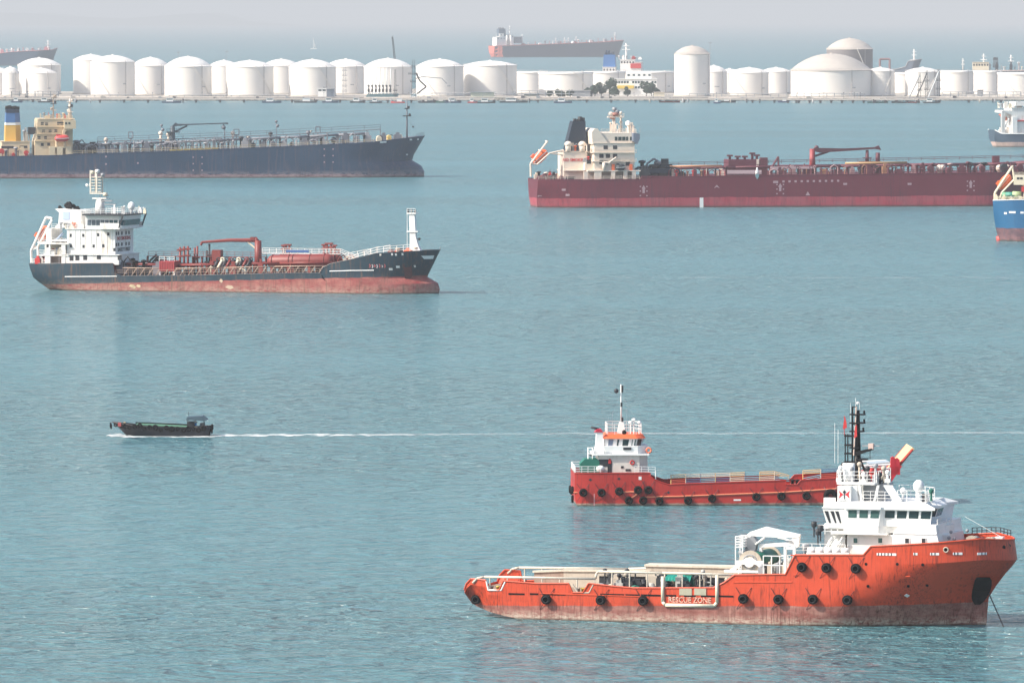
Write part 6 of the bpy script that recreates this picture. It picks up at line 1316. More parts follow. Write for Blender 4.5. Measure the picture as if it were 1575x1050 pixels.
# ================================================================ long maroon tanker at the right
S = Ship("product_tanker", 829, 320, -8, 30.0, "long maroon product tanker with a cream house and black funnel, right of the picture's middle", "tanker")
MR = (.150, .011, .028)
M_H = hull_paint("maroon_hull_paint", MR, (.42, .042, .070), 3.3, .003, rust=.5, rustcol=(.08, .03, .05), scum=(.3, .1, .12), scum_top=.9, scum_amt=.4, fade=(.36, .08, .10), fade_amt=.25, sc=.3, plates=.05)
MP = paint("maroon_deck_paint", (.13, .028, .045), .6, .4, (.25, .12, .10), .2, .5, .3)
CR = paint("tanker_cream_paint", (.74, .64, .54), .55, .3, (.5, .33, .22), .06, .6, .2)
shp = [(829,277),(900,276.6),(985,276),(988,272.5),(1100,270.8),(1300,268.3),(1400,267),(1560,265.5),(1600,262)]
sheer = S.PP(shp); x1 = S.X(1622, 0, 8); sheer.append((x1, sheer[-1][1]+.8))
S.hull(sheer, [(-2, x1-5), (0, x1-5), (8, x1-3), (20, x1)], [(-2, .8), (0, .4), (3, 0), (20, 0)], M_H, MP, bul=.1, td=(.88, 2.2, .6), tw=(.86, 2, .8), wt=.8, wtw=.5, t1=.10, rim=.12, zb=-2.5)
hy = -12.5; BROWNP = plain('brown_fitting', (.35, .15, .12), .6)
zD = sheer[0][1]; dz = lambda x: interp(sheer, x); X = lambda px, y=hy, z=16: S.X(px, y, z); zp = lambda py, px, y=hy: S.P(px, py, y)[1]
m = MB(); m.rail([(.4, -11.5, zD), (S.X(984), -14.6, zD)], 1.2, 2.5, .08, 2); S.put(m, "deck_rail", CR)
clutter(S, 1, X(866,-8), zD, -12, 8, 22, [MP, CR, DARK, REDP, MP], (1.2, 3.2), 41, "wbvp", (.6, 1.4))
# engine casing and funnel
z1 = zp(233.5, 880, -7); c = house(S, X(867,-7), X(903,-7), -7, 7, zD, z1, CR, "engine_casing", lip=.3)
text("NO SMOKING", 1.5, plain("sign_red2", (.6, .05, .04), .5), S.e, "lettering", (X(884.5,-7,20), -7.08, zp(246.3, 884, -7)), sx=.92)
rows_windows(S, c, [(874,274),(881,274)], -7, 1.8, 1.0)
fy = -3.4; m = MB(); a = [S.P(px, py, fy) for px, py in ((869.5,233),(901.5,233),(900.5,186.5),(881,186.5))]; m.prism(a, -3.4, 3.4); fu = S.put(m, "funnel", plain("funnel_black", (.012, .022, .04), .5))
m = MB()
for px, py, r_ in ((883.5,182.5,.5),(887.5,183,.4),(892,179.5,.8),(897,181,.6)): x = S.P(px,184,0)[0]; m.tube((x, 0, a[2][1]-.5), (x, 0, S.P(px,py,0)[1]), r_, 8)
m.put("exhaust_pipe", DARK, fu)
for px in (874, 895.5): p = S.P3(px, 222, -6.5); m = MB(); m.tube((p.x, p.y, z1), (p.x, p.y, p.z), 1.0, 10); m.ball((p.x, p.y, p.z), 1.35, 12, 8, (1, 1, .8)); S.put(m, "ventilator", CR)
clutter(S, X(876,-6,26), X(890,-6,26), z1+.3, -6.5, -4, 4, [GREY, CR, ORANGE], (1.5, 3), 42, "hpv", (.6, 1.2))
# accommodation
zL = zp(262, 930); 
m = MB(); m.box(X(903), X(985), -13.5, 13.5, zL-.4, zL); m.box(X(868,-9), X(905,-9), -9, 9, zL-.3, zL)
for px in (901, 917, 922, 943, 962, 975): x = X(px, -13.2, 14); m.box(x-.7, x+.7, -13.4, -12.4, zD, zL-.4)
m.box(X(914,-13), X(925,-13), -13.3, -12.9, zD, zL-.4); S.put(m, "lower_gallery", CR)
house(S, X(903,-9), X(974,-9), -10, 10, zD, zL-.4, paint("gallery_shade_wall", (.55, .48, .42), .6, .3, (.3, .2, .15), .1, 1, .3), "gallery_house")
rw = house(S, X(914), X(976), hy, 12.5, zL, zp(220.5, 940), CR, "accommodation_block", lip=.3)
rows_windows(S, rw, [(931.5,227),(946,227),(925,240),(935,240),(946,240),(906,249),(925,249.5),(932,250),(965.5,252)], hy, 1.5, 1.4)
for py in (235, 248.5): m = MB(); z = zp(py, 930); m.box(X(911), X(978), -13.2, 13.2, z-.12, z+.12); m.rail([(X(911), -13.2, z), (X(978), -13.2, z)], 1.1, 2.5, .09, 2); S.put(m, "balcony", CR)
house(S, X(900,-11,16), X(916,-11,16), -11, 11, zL, zp(250, 905, -11), CR, "after_house"); clutter(S, X(902,-11,16), X(926,-11,16), zp(250,905,-11), -11, -6, 7, [GREY, REDP, DARK, CR], (1.2, 3), 43, "bvp", (.5, 1.1))
front_windows(rw, X(976)+.1, (-9, -6, -3, 0, 3, 6, 9), (zp(252, 977), zp(240, 977), zp(228, 977)), 1.1, 1.2)
m = MB(); m.prism([S.P(911,222,-12), S.P(910,203,-12), S.P(914,198,-12), S.P(919,198,-12), S.P(934,219,-12), S.P(934,222,-12)], -12.6, 12.6); S.put(m, "bridge_after_part", CR)
zb = zp(221, 960); zt = zp(204.5, 960); xb0, xb1 = X(925), X(979)
m = MB(); m.vprism([(xb0, -12), (xb1-1.5, -12), (xb1, -10), (xb1, 10), (xb1-1.5, 12), (xb0, 12)], zb, zt, [(xb0, -12), (xb1-1, -12), (xb1+.7, -10), (xb1+.7, 10), (xb1-1, 12), (xb0, 12)]); br = S.put(m, "bridge", CR)
for i, (a_, b_) in enumerate(((945.5,949.5),(951,956),(957,962),(963,966),(969,974.5))): m = MB(); m.box(X(a_,-12,30), X(b_,-12,30), -12.08, -11.9, zp(216.3,960), zp(210.5,960)); m.put("window", GLASS, br)
m = MB(); m.prism(S.PP([(974,204.5),(984,206),(984,214),(980,222),(974,217)], -15.5), -15.8, 15.8); S.put(m, "bridge_wing", paint("wing_grey", (.16, .19, .25), .5, .3, (.3, .2, .15), .1, 1, .3))
m = MB(); m.rail([(xb0, -11.8, zt), (xb1, -11.8, zt), (xb1, 11.8, zt)], 1.3, 2.2, .09, 3); S.put(m, "monkey_island_rail", CR)
m = MB(); m.prism(S.PP([(922,205),(941,206),(938,220),(926,212)], -9), -9, 6); S.put(m, "after_screen", paint("screen_tan", (.62, .5, .42), .6, .3, (.3, .2, .15), .1, 1, .3))
clutter(S, X(940,-4,30), X(982,-4,30), zt, -9, 7, 14, [CR, GREY, CR, CR], (1.2, 4), 44, "vpbh", (.4, 1))
p0, p1 = S.P3(944,208,0), S.P3(944,180,0); m = MB(); m.tube((p0.x, 0, zt-.5), p1, .75, 10, .6); ms = S.put(m, "mast", CR)
for px, py, w in ((940,175,.8),(945,168,.8),(949,172,.9),(942,181,1.0),(951,177,.8),(946,176,1.5)): p = S.P3(px, py, -.5); m = MB(); m.lathe(p, [(.01, -.6), (w, -.4), (w, .5), (.01, .7)], 8); m.tube(p, p1, .15, 5); m.put("mast_fitting", (CR, GREY, BROWNP, CREAM)[int(px) % 4], ms)
m = MB(); m.box(p1.x-2.2, p1.x+3.4, -1.5, 1.5, p1.z-.2, p1.z+.1); m.rail([(p1.x-2.2, -1.5, p1.z), (p1.x+3.4, -1.5, p1.z)], 1.2, 1.4, .09, 2); m.put("radar_platform", CR, ms)
p = S.P3(955, 178, 2); m = MB(); m.tube((p.x, 2, zt), p, .3, 8)
for k in range(4): m.ball((p.x, 2, zt + 2 + k*1.6), .55, 8, 6)
m.box(p.x-1.2, p.x+1.2, 1.8, 2.2, p.z, p.z+.2); S.put(m, "signal_mast", CR)
p = S.P3(966, 190, -3); m = MB(); m.ball(p, 1.0, 12, 8); m.tube((p.x, p.y, zt), p, .28, 6); S.put(m, "radome", WCLEAN)
m = MB(); m.tube(S.P3(937,250,hy-.8), S.P3(948,242,hy-.8), .3, 6); m.tube(S.P3(929,262,hy-.8), S.P3(929,250,hy-.8), .6, 8); m.tube(S.P3(929,250,hy-.8), S.P3(938,251,hy-.8), .35, 6); S.put(m, "provision_crane", CR)
for px, mt_ in ((943, ORANGE), (970.5, ORANGE)): p = S.P3(px, 257, -13); m = MB(); m.box(p.x-.5, p.x+.5, -13.3, -12.6, zL, p.z+1); S.put(m, "safety_locker", mt_)
p = S.P3(953, 258, -13); a_ = S.P3(947, 258, -13.4); b_ = S.P3(962, 257, -13.4); lifeboat(S, a_, b_, 1.1, "dark rescue boat on the maroon tanker's side gallery below the bridge", DARK)
# free-fall lifeboat
m = MB()
for y in (-6, -1.5):
    m.path([S.P3(816.5,272,y), S.P3(816,252,y), S.P3(842,217.5,y)], .35, 6); m.path([S.P3(816,252,y), S.P3(826,253,y), S.P3(845,236,y), S.P3(867,231,y)], .3, 6); m.tube(S.P3(845,236,y), S.P3(867,238,y), .25, 6)
for f in (.2, .6, 1): a_ = S.P3(816,252,-6).lerp(S.P3(842,217.5,-6), f); m.tube(a_, (a_.x, -1.5, a_.z), .3, 5)
S.put(m, "lifeboat_davit", CR)
lifeboat(S, S.P3(820,251,-3.8), S.P3(841,231.5,-3.8), 1.75, "orange and white free-fall lifeboat on the slanting davit at the maroon tanker's stern")
# deck
YELM = plain('muted_yellow', (.34, .17, .09), .6); PK = plain('pale_maroon_gear', (.42, .26, .26), .6)
clutter(S, X(986,-9,12), X(1034,-9,12), dz, -12, 6, 16, [plain("navy_gear", (.02, .035, .06), .5), DARK, GREY], (3, 6.5), 45, "hbhv", (1.4, 3))
m = MB(); p = S.P3(1006,262,-8); m.box(p.x-5, p.x+9, -9, -7, p.z-1, p.z+.6); S.put(m, "hose_rack", plain("navy_gear2", (.02, .035, .06), .5))
hz = lambda x: dz(x) + 2.7
pipes(S, X(1020,-2,14), X(1612,-2,14), hz, (-6, -4.2, -1, 2, 4), .45, MP, 14, "cargo_pipe", dz)
pipes(S, X(1030,-8,14), X(1110,-8,14), lambda x: dz(x)+3.4, (-8,), .35, plain("pipe_tan", (.6, .28, .15), .5), 0)
pipes(S, X(1300,-8,14), X(1395,-8,14), lambda x: dz(x)+3.7, (-8,), .40, plain("pipe_yellow", (.45, .28, .13), .5), 0)
m = MB(); xk0, xk1 = X(1024,-3,16), X(1612,-3,16); n = 44; m.rail([(xk0, -3.4, hz(xk0)+.9), (xk1, -3.4, hz(xk1)+.9)], 1.1, 4.5, .11, 2); m.box(xk0, xk1, -3.4, -1.4, hz(xk0)+.6, hz(xk0)+.85); S.put(m, "catwalk", MP)
m = MB(); m.rail([(X(986,-14.5,12), -14.6, dz(30)), (X(1612,-14.5,12), -14.6, dz(X(1600)))], 1.2, 4, .10, 2); S.put(m, "deck_rail", MP)
xa, xb = X(1120.5,-5,16), X(1169,-5,16); z0, z1 = dz(xa)+2.6, S.P(1145,245.5,-5)[1]
hs = house(S, xa, xb, -5, 5, z0-2.4, z1, paint("deckhouse_maroon", (.13, .025, .045), .5, .3, (.06, .02, .03), .1, .5, .3), "pump_deckhouse"); rows_windows(S, hs, [(1165.5,247),(1165.5,251),(1165,256)], -5, .9, .9, CR)
for px, py in ((1122.5,239.5),(1134.5,241),(1145.5,241),(1157,236),(1164,239)): p = S.P3(px, py, -3); m = MB(); m.tube((p.x, -3, z1), p, .45, 8); m.box(p.x-1, p.x+1, -3.6, -2.4, p.z-.3, p.z+.3); m.put("vent_head", MP, hs)
m = MB(); m.box(X(1098,-8,12), X(1171,-8,12), -8.4, -7.8, dz(xa)+.4, dz(xa)+1.8); S.put(m, "spray_screen", plain("pale_pink_grey", (.55, .45, .47), .6))
p = S.P3(1174.5, 249, -4); m = MB(); m.box(p.x-1.3, p.x+1.3, -5, -3, dz(p.x), p.z+1.5); S.put(m, "equipment_box", MP)
m = MB(); m.prism(S.PP([(1161.5,268),(1167.5,268),(1167,272),(1164.5,276),(1162,272)], -15), -15.2, -14.9); S.put(m, "manifold_drip_plate", plain("teal_plate", (.2, .33, .36), .5)); m = MB(); p = S.P3(1164.5, 265, -14); m.lathe(p, [(.7, -1), (.5, .5), (.2, 1.6), (.01, 1.8)], 8); S.put(m, "white_cowl", WCLEAN)
m = MB(); m.path([S.P3(1181,267,-8), S.P3(1193,248,-8), S.P3(1197,241,-8), S.P3(1197.5,262,-8)], .35, 6); m.tube(S.P3(1188,256,-8), S.P3(1197,256,-8), .25, 5); S.put(m, "hose_gantry", MP)
m = MB(); x0_ = X(1185,-9,14); m.box(x0_, X(1252,-9,14), -9.4, -9, hz(x0_)-.6, hz(x0_)+.2); S.put(m, "manifold_header", plain("header_pink", (.5, .38, .4), .6))
clutter(S, X(1030,-9,12), X(1118,-9,12), dz, -13, -6, 22, [MP, CR, REDP, MP, DARK, YELM], (1.5, 3.6), 46, "hvtpb", (.6, 1.4))
clutter(S, X(1180,-9,12), X(1420,-9,12), dz, -13, -5, 62, [MP, MP, PK, DARK, MP, MP, YELM, MP], (1.5, 3.8), 47, "tvhpbt", (.7, 1.5))
clutter(S, X(1405,-9,12), X(1606,-9,12), dz, -13, -4, 44, [MP, MP, PK, MP, DARK], (1.5, 4), 48, "vtpbhw", (.7, 1.6))
# hose crane amidships
y = -2; p0, p1 = S.P3(1249.5,256,y), S.P3(1249.5,229,y); m = MB(); m.tube((p0.x, y, dz(p0.x)), (p0.x, y, p1.z), 1.15, 12, .95); S.put(m, "crane_post", paint("crane_red", (.30, .04, .045), .5, .6, (.45, .16, .08), .2, .5, .4))
m = MB(); a_, b_, c_ = S.P3(1252,228,y), S.P3(1256,225,y), S.P3(1350,228,y); m.ball((b_.x, y, b_.z-.5), .8, 10, 6); m.prism([S.P(1251,232,y), S.P(1252,227.5,y), S.P(1300,228.5,y), S.P(1345,226.5,y), S.P(1351,224,y), S.P(1355,231,y), S.P(1346,229.3,y), S.P(1300,232.5,y), S.P(1260,235,y)], y-.7, y+.7); S.put(m, "crane_jib", paint("jib_maroon", (.10, .025, .04), .5, .2, (.2, .1, .1), .1, 1, .3))
m = MB(); m.tube(S.P3(1254,240,y), S.P3(1275,233,y), .4, 6); S.put(m, "crane_ram", MP)
m = MB(); xa = S.X(1338,-2,14); m.vprism([(xa-3.6, -4), (xa+3.8, -4), (xa+3.8, 0), (xa-3.6, 0)], dz(xa), hz(xa)+1.5); m.prism(S.PP([(1331.5,254),(1347.5,254),(1344,267),(1335,267)], -5), -5.2, -4); z = S.P(1335,231,-2)[1]; m.tube((xa-1, -2, hz(xa)), (xa-1, -2, z), .8, 8, .5); m.box(xa-2.4, xa+.4, -3, -1, z-3, z-2.6); m.tube((xa+2.8, -2, hz(xa)+1), (xa+2.8, -2, hz(xa)+4.5), .8, 8); S.put(m, "crane_rest", MP)
p = S.P3(1531.5,240,-3); m = MB(); m.tube((p.x, -3, dz(p.x)), p, .7, 8); m.box(p.x-1.2, p.x+1.2, -4, -2, p.z-2.5, p.z); S.put(m, "vent_mast", MP)
for px, mt_ in ((1445,CR),(1449,CR),(1452,GREY),(1537,CR),(1543,CR),(1549,CR)): p = S.P3(px, 259, -9); m = MB(); m.tube((p.x, -9, dz(p.x)), (p.x, -9, p.z), .6, 8); m.ball(p, 1.3, 10, 6); S.put(m, "winch_drum", mt_)
# hull marks
MK = plain("mark_pale", (.42, .28, .31), .6)
for i in range(10): S.mark(1205 + i*9.35, 279.2 - i*.12, 0.8, 0.7, "plimsoll_dot", MK)
S.mark(1193, 280, 1.8, .8, "plimsoll_dot", MK)
for px, py in ((990,291),(1200,288),(1493,283)):
    S.mark(px, py, 1.5, 2.8, "tug_mark", MK, pts=[(-.28, -.5), (.28, -.5), (.28, .05), (.5, .05), (0, .5), (-.5, .05), (-.28, .05)])
    for dx in (-5, 5):
        for k in range(3): S.mark(px+dx, py-4+k*7, .5, .45, "tug_mark_dot", MK)
S.mark(1079, 312, 1.3, 3.6, "draught_board", WCLEAN); S.mark(1242.5, 297.5, 1.6, 1.4, "load_line_mark", MK, pts=[(-.5, -.5), (.5, -.5), (0, .5)]); S.mark(1102.5, 287, 2.2, 1.2, "load_line_mark", MK, pts=[(-.5, -.5), (0, .5), (.5, -.5), (0, -.1)])
for px, py in ((867,292),(873,300),(830,302),(1399,283),(1300,283)): S.mark(px, py, 1.4, .7, "draught_mark", MK)
# ================================================================ slate-blue tanker cut off at the left
S = Ship("crude_tanker", 0, 274.8, -7, 32.0, "long slate-blue tanker cut off by the left edge, with yellow and blue funnel", "tanker")
M_H = hull_paint("slate_hull_paint", (.010, .044, .095), (.14, .05, .075), 1.9, -.004, rust=.6, rustcol=(.16, .10, .11), scum=(.45, .34, .34), scum_top=3.2, scum_amt=.75, fade=(.30, .18, .20), fade_amt=.55, sc=.3, grime=.25, plates=.06, rough=.4)
DG = paint("slate_deck_paint", (.10, .12, .15), .7, .4, (.2, .12, .1), .2, .5, .3); PG2 = plain('pale_grey_gear', (.32, .31, .33), .6); PG = paint("pipe_grey_paint", (.17, .18, .21), .6, .4, (.3, .2, .18), .2, .6, .3)
x0 = S.X(-95)
shp = [(-110,243),(0,240.8),(100,238.8),(112,237.5),(240,234),(400,227.5),(460,225),(560,220),(577,219),(600,216),(628,213)]
sheer = S.PP(shp); q = S.P(653.5, 209, 0); sheer.append(q)
st = [(-2, S.X(651,0)), (0, S.X(652.5,0)), (S.P(653,259,0)[1], S.X(653,0,2)), (S.P(645,252.5,0)[1], S.X(645,0,4)), (S.P(634,247,0)[1], S.X(634,0,6)), (S.P(635.5,240,0)[1], S.X(635.5,0,8)), (q[1], q[0])]
S.hull(sheer, st, [(-2, sheer[0][0]+3), (0, sheer[0][0]+2), (6, sheer[0][0]), (20, sheer[0][0])], M_H, DG, bul=.1, td=(.84, 2.0, .65), tw=(.84, 1.9, .8), wt=.8, wtw=.5, t1=.1, rim=.12, zb=-2.5)
dz = lambda x: interp(sheer, x); hy = -11; X = lambda px, y=hy, z=14: S.X(px, y, z); zp = lambda py, px, y=hy: S.P(px, py, y)[1]
CB2 = paint("beige_house_paint", (.62, .50, .34), .55, .3, (.38, .25, .15), .06, .6, .2)
# funnel
z0 = zp(218, 20, -6); c = house(S, X(2.5,-8), X(45.5,-8), -9, 9, dz(0)-.2, z0, CB2, "engine_casing", lip=.3); rows_windows(S, c, [(8,226.5),(15,226.5),(36,226)], -9, 3.2, 1.0, DARK)
def fun(pya, pyb, la, lb, mat, name, top=False):
    za, zb = S.P(20, pya, -4)[1], S.P(20, pyb, -4)[1]; fa = [(S.P(x, 200, -4)[0]) for x in la]; fb = [(S.P(x, 200, -4)[0]) for x in lb]; w = 4.5
    def o(v, s_): return [(v[0], -w*s_), (v[1]-2.2, -w*s_), (v[1], -w*s_*.45), (v[1], w*s_*.45), (v[1]-2.2, w*s_), (v[0], w*s_)]
    m = MB(); m.vprism(o(fa, 1), za, zb, o(fb, .97)); return S.put(m, name, mat)
fu = fun(218.5, 192.5, (7.5, 32.5), (8.5, 32), plain("funnel_yellow", (.68, .40, .08), .5), "funnel"); fun(192.5, 188.4, (8.5, 32), (8.7, 31.6), WCLEAN, "funnel_band"); fun(188.4, 173.8, (8.7, 31.6), (9.5, 30.7), plain("funnel_blue", (.06, .16, .36), .5), "funnel_band"); fun(173.8, 168, (9.5, 30.7), (9.3, 29.8), plain("funnel_navy", (.015, .03, .06), .5), "funnel_top")
m = MB()
for px, py in ((11,163),(14.5,162.3),(19,163.5),(23,163),(27,164)): x = S.P(px,165,0)[0]; m.tube((x, 0, S.P(20,169,0)[1]), (x, 0, S.P(px,py,0)[1]), .8, 8)
m.put("exhaust_pipe", BLACK, fu)
clutter(S, X(-4), X(50), dz(0), -14, -9.5, 12, [CB2, REDP, GREY, DARK], (1.2, 4), 51, "bwvp", (.7, 1.6)); clutter(S, X(34,-4,22), X(46,-4,22), z0, -6, 4, 4, [GREY, WCLEAN, DARK], (2, 6), 52, "vbp", (.7, 1.4))
# house
xa, xb = X(55), X(112); zt = zp(184, 80)
m = MB(); m.prism([(xa-.4, dz(20)), (xb, dz(20)), (xb, zt-2), (xb-1, zt), (X(57.5), zt), (X(57), zt-6), (xa-.4, zt-9)], -11, 11); hs = S.put(m, "accommodation_block", CB2)
rows_windows(S, hs, [(65,190.5),(71.5,191),(90,190),(94,190),(98,190),(102,189.5),(67,202),(77,202),(86,201.5),(60,212),(70,212),(65,222.5),(75,222)], hy, 1.2, 1.2)
m = MB(); m.box(xa-3, xa+.2, -9, -4, zp(207,57), zp(196,57)); S.put(m, "dark_vent_locker", DARK)
for py in (195, 206, 217): m = MB(); z = zp(py, 80); m.box(xa-.6, xb-1, -11.8, -11, z-.15, z+.1); m.rail([(xa, -11.7, z), (xb-2, -11.7, z)], 1.2, 3, .1, 2); S.put(m, "balcony", CB2)
front_windows(hs, xb+.1, (-8, -4, 0, 4, 8), (zp(224, 112), zp(212, 112), zp(200, 112)), 1.2, 1.2)
m = MB(); m.box(X(98), xb+1, -15.5, 15.5, zp(198,105), zp(185,105)); m.box(xa+1, xb+.8, -11.3, 11.3, zt, zt+.4); wg = S.put(m, "bridge_wing", CB2)
for a_, b_ in ((100,103),(105,108)): m = MB(); m.box(X(a_,-15.5,26), X(b_,-15.5,26), -15.6, -15.4, zp(191,105), zp(188,105)); m.put("window", GLASS, wg)
m = MB(); p = S.P3(102,200,-14); m.prism(S.PP([(97,210),(96,203),(98,198.5),(110,198),(110,201),(101,201.5),(99.5,205),(99.5,210)], -13.5), -14, -11); S.put(m, "wing_bracket", CB2)
m = MB(); zg = zp(227.5, 95, -14.5)
for px in (80, 92, 105.5): x = X(px,-14.5,12); m.box(x-1.2, x+1.2, -15, -13.5, dz(x), zg)
m.box(X(76,-14.5), X(110,-14.5), -15, -10.8, zg, zg+.5); S.put(m, "boat_gallery", CB2)
m = MB()
for px in (87, 99): m.path([S.P3(px,227,-13), S.P3(px,215,-13.6), S.P3(px+2,208,-14.5)], .6, 6)
S.put(m, "boat_davit", CB2)
lifeboat(S, S.P3(84,213.3,-15), S.P3(107,212.5,-15), 1.35, "red enclosed lifeboat hanging beside the slate-blue tanker's cream house", plain("boat_red", (.55, .05, .05), .5))
clutter(S, X(62,-4,28), X(110,-4,28), zt+.4, -8, 8, 14, [CB2, GREY, CB2, REDP], (1, 3), 53, "pvb", (.4, 1)); m = MB(); m.rail([(xa+2, -11, zt+.4), (xb, -11, zt+.4)], 1.2, 2.5, .09, 2); S.put(m, "monkey_island_rail", CB2)
for px, pyt, r0, mt_ in ((82,144,.35,paint("mast_tan", (.45, .36, .28), .6, .3, (.3, .2, .15), .1, 1, 1)),(107.5,152,.9,CR)):
    p = S.P3(px, 183, 0); t_ = S.P3(px, pyt, 0); m = MB(); m.tube((p.x, 0, zt), (t_.x, 0, t_.z), r0, 8, r0*.4); ms = S.put(m, "mast", mt_)
    for k in (.35, .6, .85): m = MB(); z = zt + (t_.z-zt)*k; m.box(t_.x-1.2, t_.x+1.3, -1, 1, z-.15, z+.15); m.ball((t_.x+(.8 if k > .5 else -.8), 0, z+.7), .5, 8, 6); m.put("crosstree", (mt_, DARK)[k == .6], ms)
# deck fittings
hz = lambda x: dz(x) + 3.6
pipes(S, X(118,-4,12), X(565,-4,14), hz, (-5, -3.4, -.5, 2.5), .45, PG, 12, "cargo_pipe", dz)
m = MB(); xk0, xk1 = X(150,-2,16), X(585,-2,16); m.path([(x, -2.4, hz(x)+1.2) for x in [xk0+(xk1-xk0)*i/8 for i in range(9)]], .2, 5); m.rail([(xk0, -2.4, hz(xk0)+1.2), (X(360,-2,16), -2.4, hz(X(360))+1.2), (xk1, -2.4, hz(xk1)+1.2)], 1.8, 7, .12, 2)
for i in range(22): x = xk0+(xk1-xk0)*i/21; m.tube((x, -2.4, dz(x)), (x, -2.4, hz(x)+1.2), .22, 5)
S.put(m, "catwalk", PG)
m = MB(); m.rail([(X(112,-15.4,12), -15.6, dz(X(112))), (X(400,-15.4,12), -15.6, dz(X(400))), (X(575,-15,12), -15.3, dz(X(575)))], 1.3, 4, .1, 2); S.put(m, "deck_rail", CB2)
clutter(S, X(112,-8,12), X(150,-8,12), dz, -12, 0, 12, [DARK, PG, GREY], (3, 6), 54, "hbvh", (1, 2.4))
clutter(S, X(122,-9,12), X(262,-9,12), dz, -14, -4, 40, [PG, DARK, PG, PG2, PG], (2, 5), 55, "htvpb", (.8, 1.8))
clutter(S, X(262,-9,12), X(360,-9,12), dz, -14, -4, 34, [PG, DARK, PG, PG2, PG], (2.5, 5.5), 56, "hthvp", (.7, 1.6))
clutter(S, X(360,-9,12), X(570,-9,12), dz, -14, -3, 40, [PG, DARK, PG2, PG], (2, 5), 57, "tvbphw", (.8, 1.8))
YP = plain("yellow_bollard", (.72, .5, .15), .6)
for i in range(7): p = S.P3(266 + i*10.8, 229 - i*.25, -15); m = MB(); m.box(p.x-1.3, p.x+1.3, -15.4, -14.8, dz(p.x), dz(p.x)+.9); S.put(m, "yellow_drip_tray", YP)
# crane
y = -2; p1 = S.P3(265.5,194,y); m = MB(); m.tube((p1.x, y, dz(p1.x)), p1, 1.25, 12, .9); m.box(p1.x-2.6, p1.x+2.8, y-1.6, y+1.6, dz(p1.x)+7.5, dz(p1.x)+7.9); m.rail([(p1.x-2.6, y-1.6, dz(p1.x)+7.9), (p1.x+2.8, y-1.6, dz(p1.x)+7.9)], 1.2, 1.4, .1, 2); m.prism([(p1.x-3, dz(p1.x)), (p1.x+3, dz(p1.x)), (p1.x+1, dz(p1.x)+5), (p1.x-1, dz(p1.x)+5)], y-1, y+1); CK = paint("crane_slate", (.06, .08, .10), .5, .3, (.2, .15, .12), .1, 1, .5); S.put(m, "crane_post", CK)
m = MB(); m.prism(S.PP([(264,194.5),(270,188.5),(273,190.6),(290,190.8),(345,189),(350.5,188.6),(351,191.5),(345,190.8),(290,192.6),(268,194.6)], y), y-.7, y+.7); S.put(m, "crane_jib", CK); m = MB(); m.tube(S.P3(269,203,y), S.P3(288,193.5,y), .4, 6); S.put(m, "crane_ram", CK)
m = MB(); p = S.P3(344,191,y); m.tube(p, S.P3(344,198,y), .25, 6); m.ball(S.P3(344,196,y), .9, 8, 6); m.tube(S.P3(345.5,198,y), (S.P(345.5,215,y)[0], y, dz(p.x)), .22, 6); S.put(m, "crane_rest", PG)
def sq(px, py, w, h): p = S.P3(px, py, 0); m = MB(); m.path([(p.x-w, 0, p.z-h), (p.x+w, 0, p.z-h), (p.x+w, 0, p.z+h), (p.x-w, 0, p.z+h), (p.x-w, 0, p.z-h)], .22, 5); m.tube((p.x, 0, dz(p.x)), (p.x, 0, p.z-h), .2, 5); S.put(m, "light_frame", PG)
sq(363.5, 203.5, 1.1, 1.2); sq(489, 199.5, .9, 1.3); sq(201, 208, .9, 1.3)
for px, py in ((248.5,193),(425,187)): p = S.P3(px, py, 0); m = MB(); m.tube((p.x, 0, dz(p.x)), p, .15, 5); m.ball(p, .6, 8, 6); m.ball((p.x+.5, 0, p.z-1.8), .7, 8, 6); S.put(m, "lamp_post", PG)
for px, py in ((247,205),(259,207),(358,205),(416,206),(474,204),(382,212),(163,215)): p = S.P3(px, py, -1); m = MB(); m.tube((p.x, -1, dz(p.x)), p, .5, 8); m.ball(p, .95, 8, 6); m.box(p.x-1.1, p.x+1.1, -1.6, -.4, p.z-2.6, p.z-2.2); S.put(m, "vent_riser", (PG, CR, DARK)[int(px) % 3])
m = MB(); m.tube(S.P3(473,209,-1), S.P3(479,201,-1), .35, 5); S.put(m, "hose_crane", CR)
# forecastle
fz = lambda x: dz(x)
m = MB(); a_ = S.P(626,214,0)[0]; t_ = S.P3(625.8,153,0); m.tube((a_, 0, fz(a_)-.3), (t_.x, 0, t_.z), .42, 8, .22); ms = S.put(m, "foremast", PG)
for py, w in ((167,1.0),(178.5,1.7)): m = MB(); z = S.P(626,py,0)[1]; m.box(t_.x-w, t_.x+w, -.8, .8, z-.2, z+.2); m.ball((t_.x+w*.7, 0, z+.6), .55, 8, 6); m.put("crosstree", DARK, ms)
clutter(S, X(580,-6,16), X(622,-6,16), lambda x: fz(x)-.1, -8, 3, 9, [CREAM, DARK, PG, YP], (1.8, 3.4), 58, "whbw", (1, 1.8)); m = MB(); p = S.P3(635.5,195,0); m.ball(p, .4, 8, 6); m.tube(p, (p.x-2.6, 0, p.z+3), .05, 4); m.put("day_shape", DARK, ms)
m = MB(); m.rail([(S.X(640,-3,18), -3.2, dz(S.X(640,0,18))), (S.X(652,-.5,18), -.5, dz(S.X(652,0,18)))], 1.2, 2, .1, 2); S.put(m, "bow_rail", PG)
for px, py in ((632,215),(643,214.5),(587,219),(592,218.5),(626,238)): S.mark(px, py, 1.4, .7, "hull_mark", WCLEAN)
for cx, cy in ((505.5,239.5),(304,252)):
    for dx in (-6.8, 6.8):
        for k in (-10, 0, 10): S.mark(cx+dx, cy+k, .55, .55, "tug_mark_dot", MK)
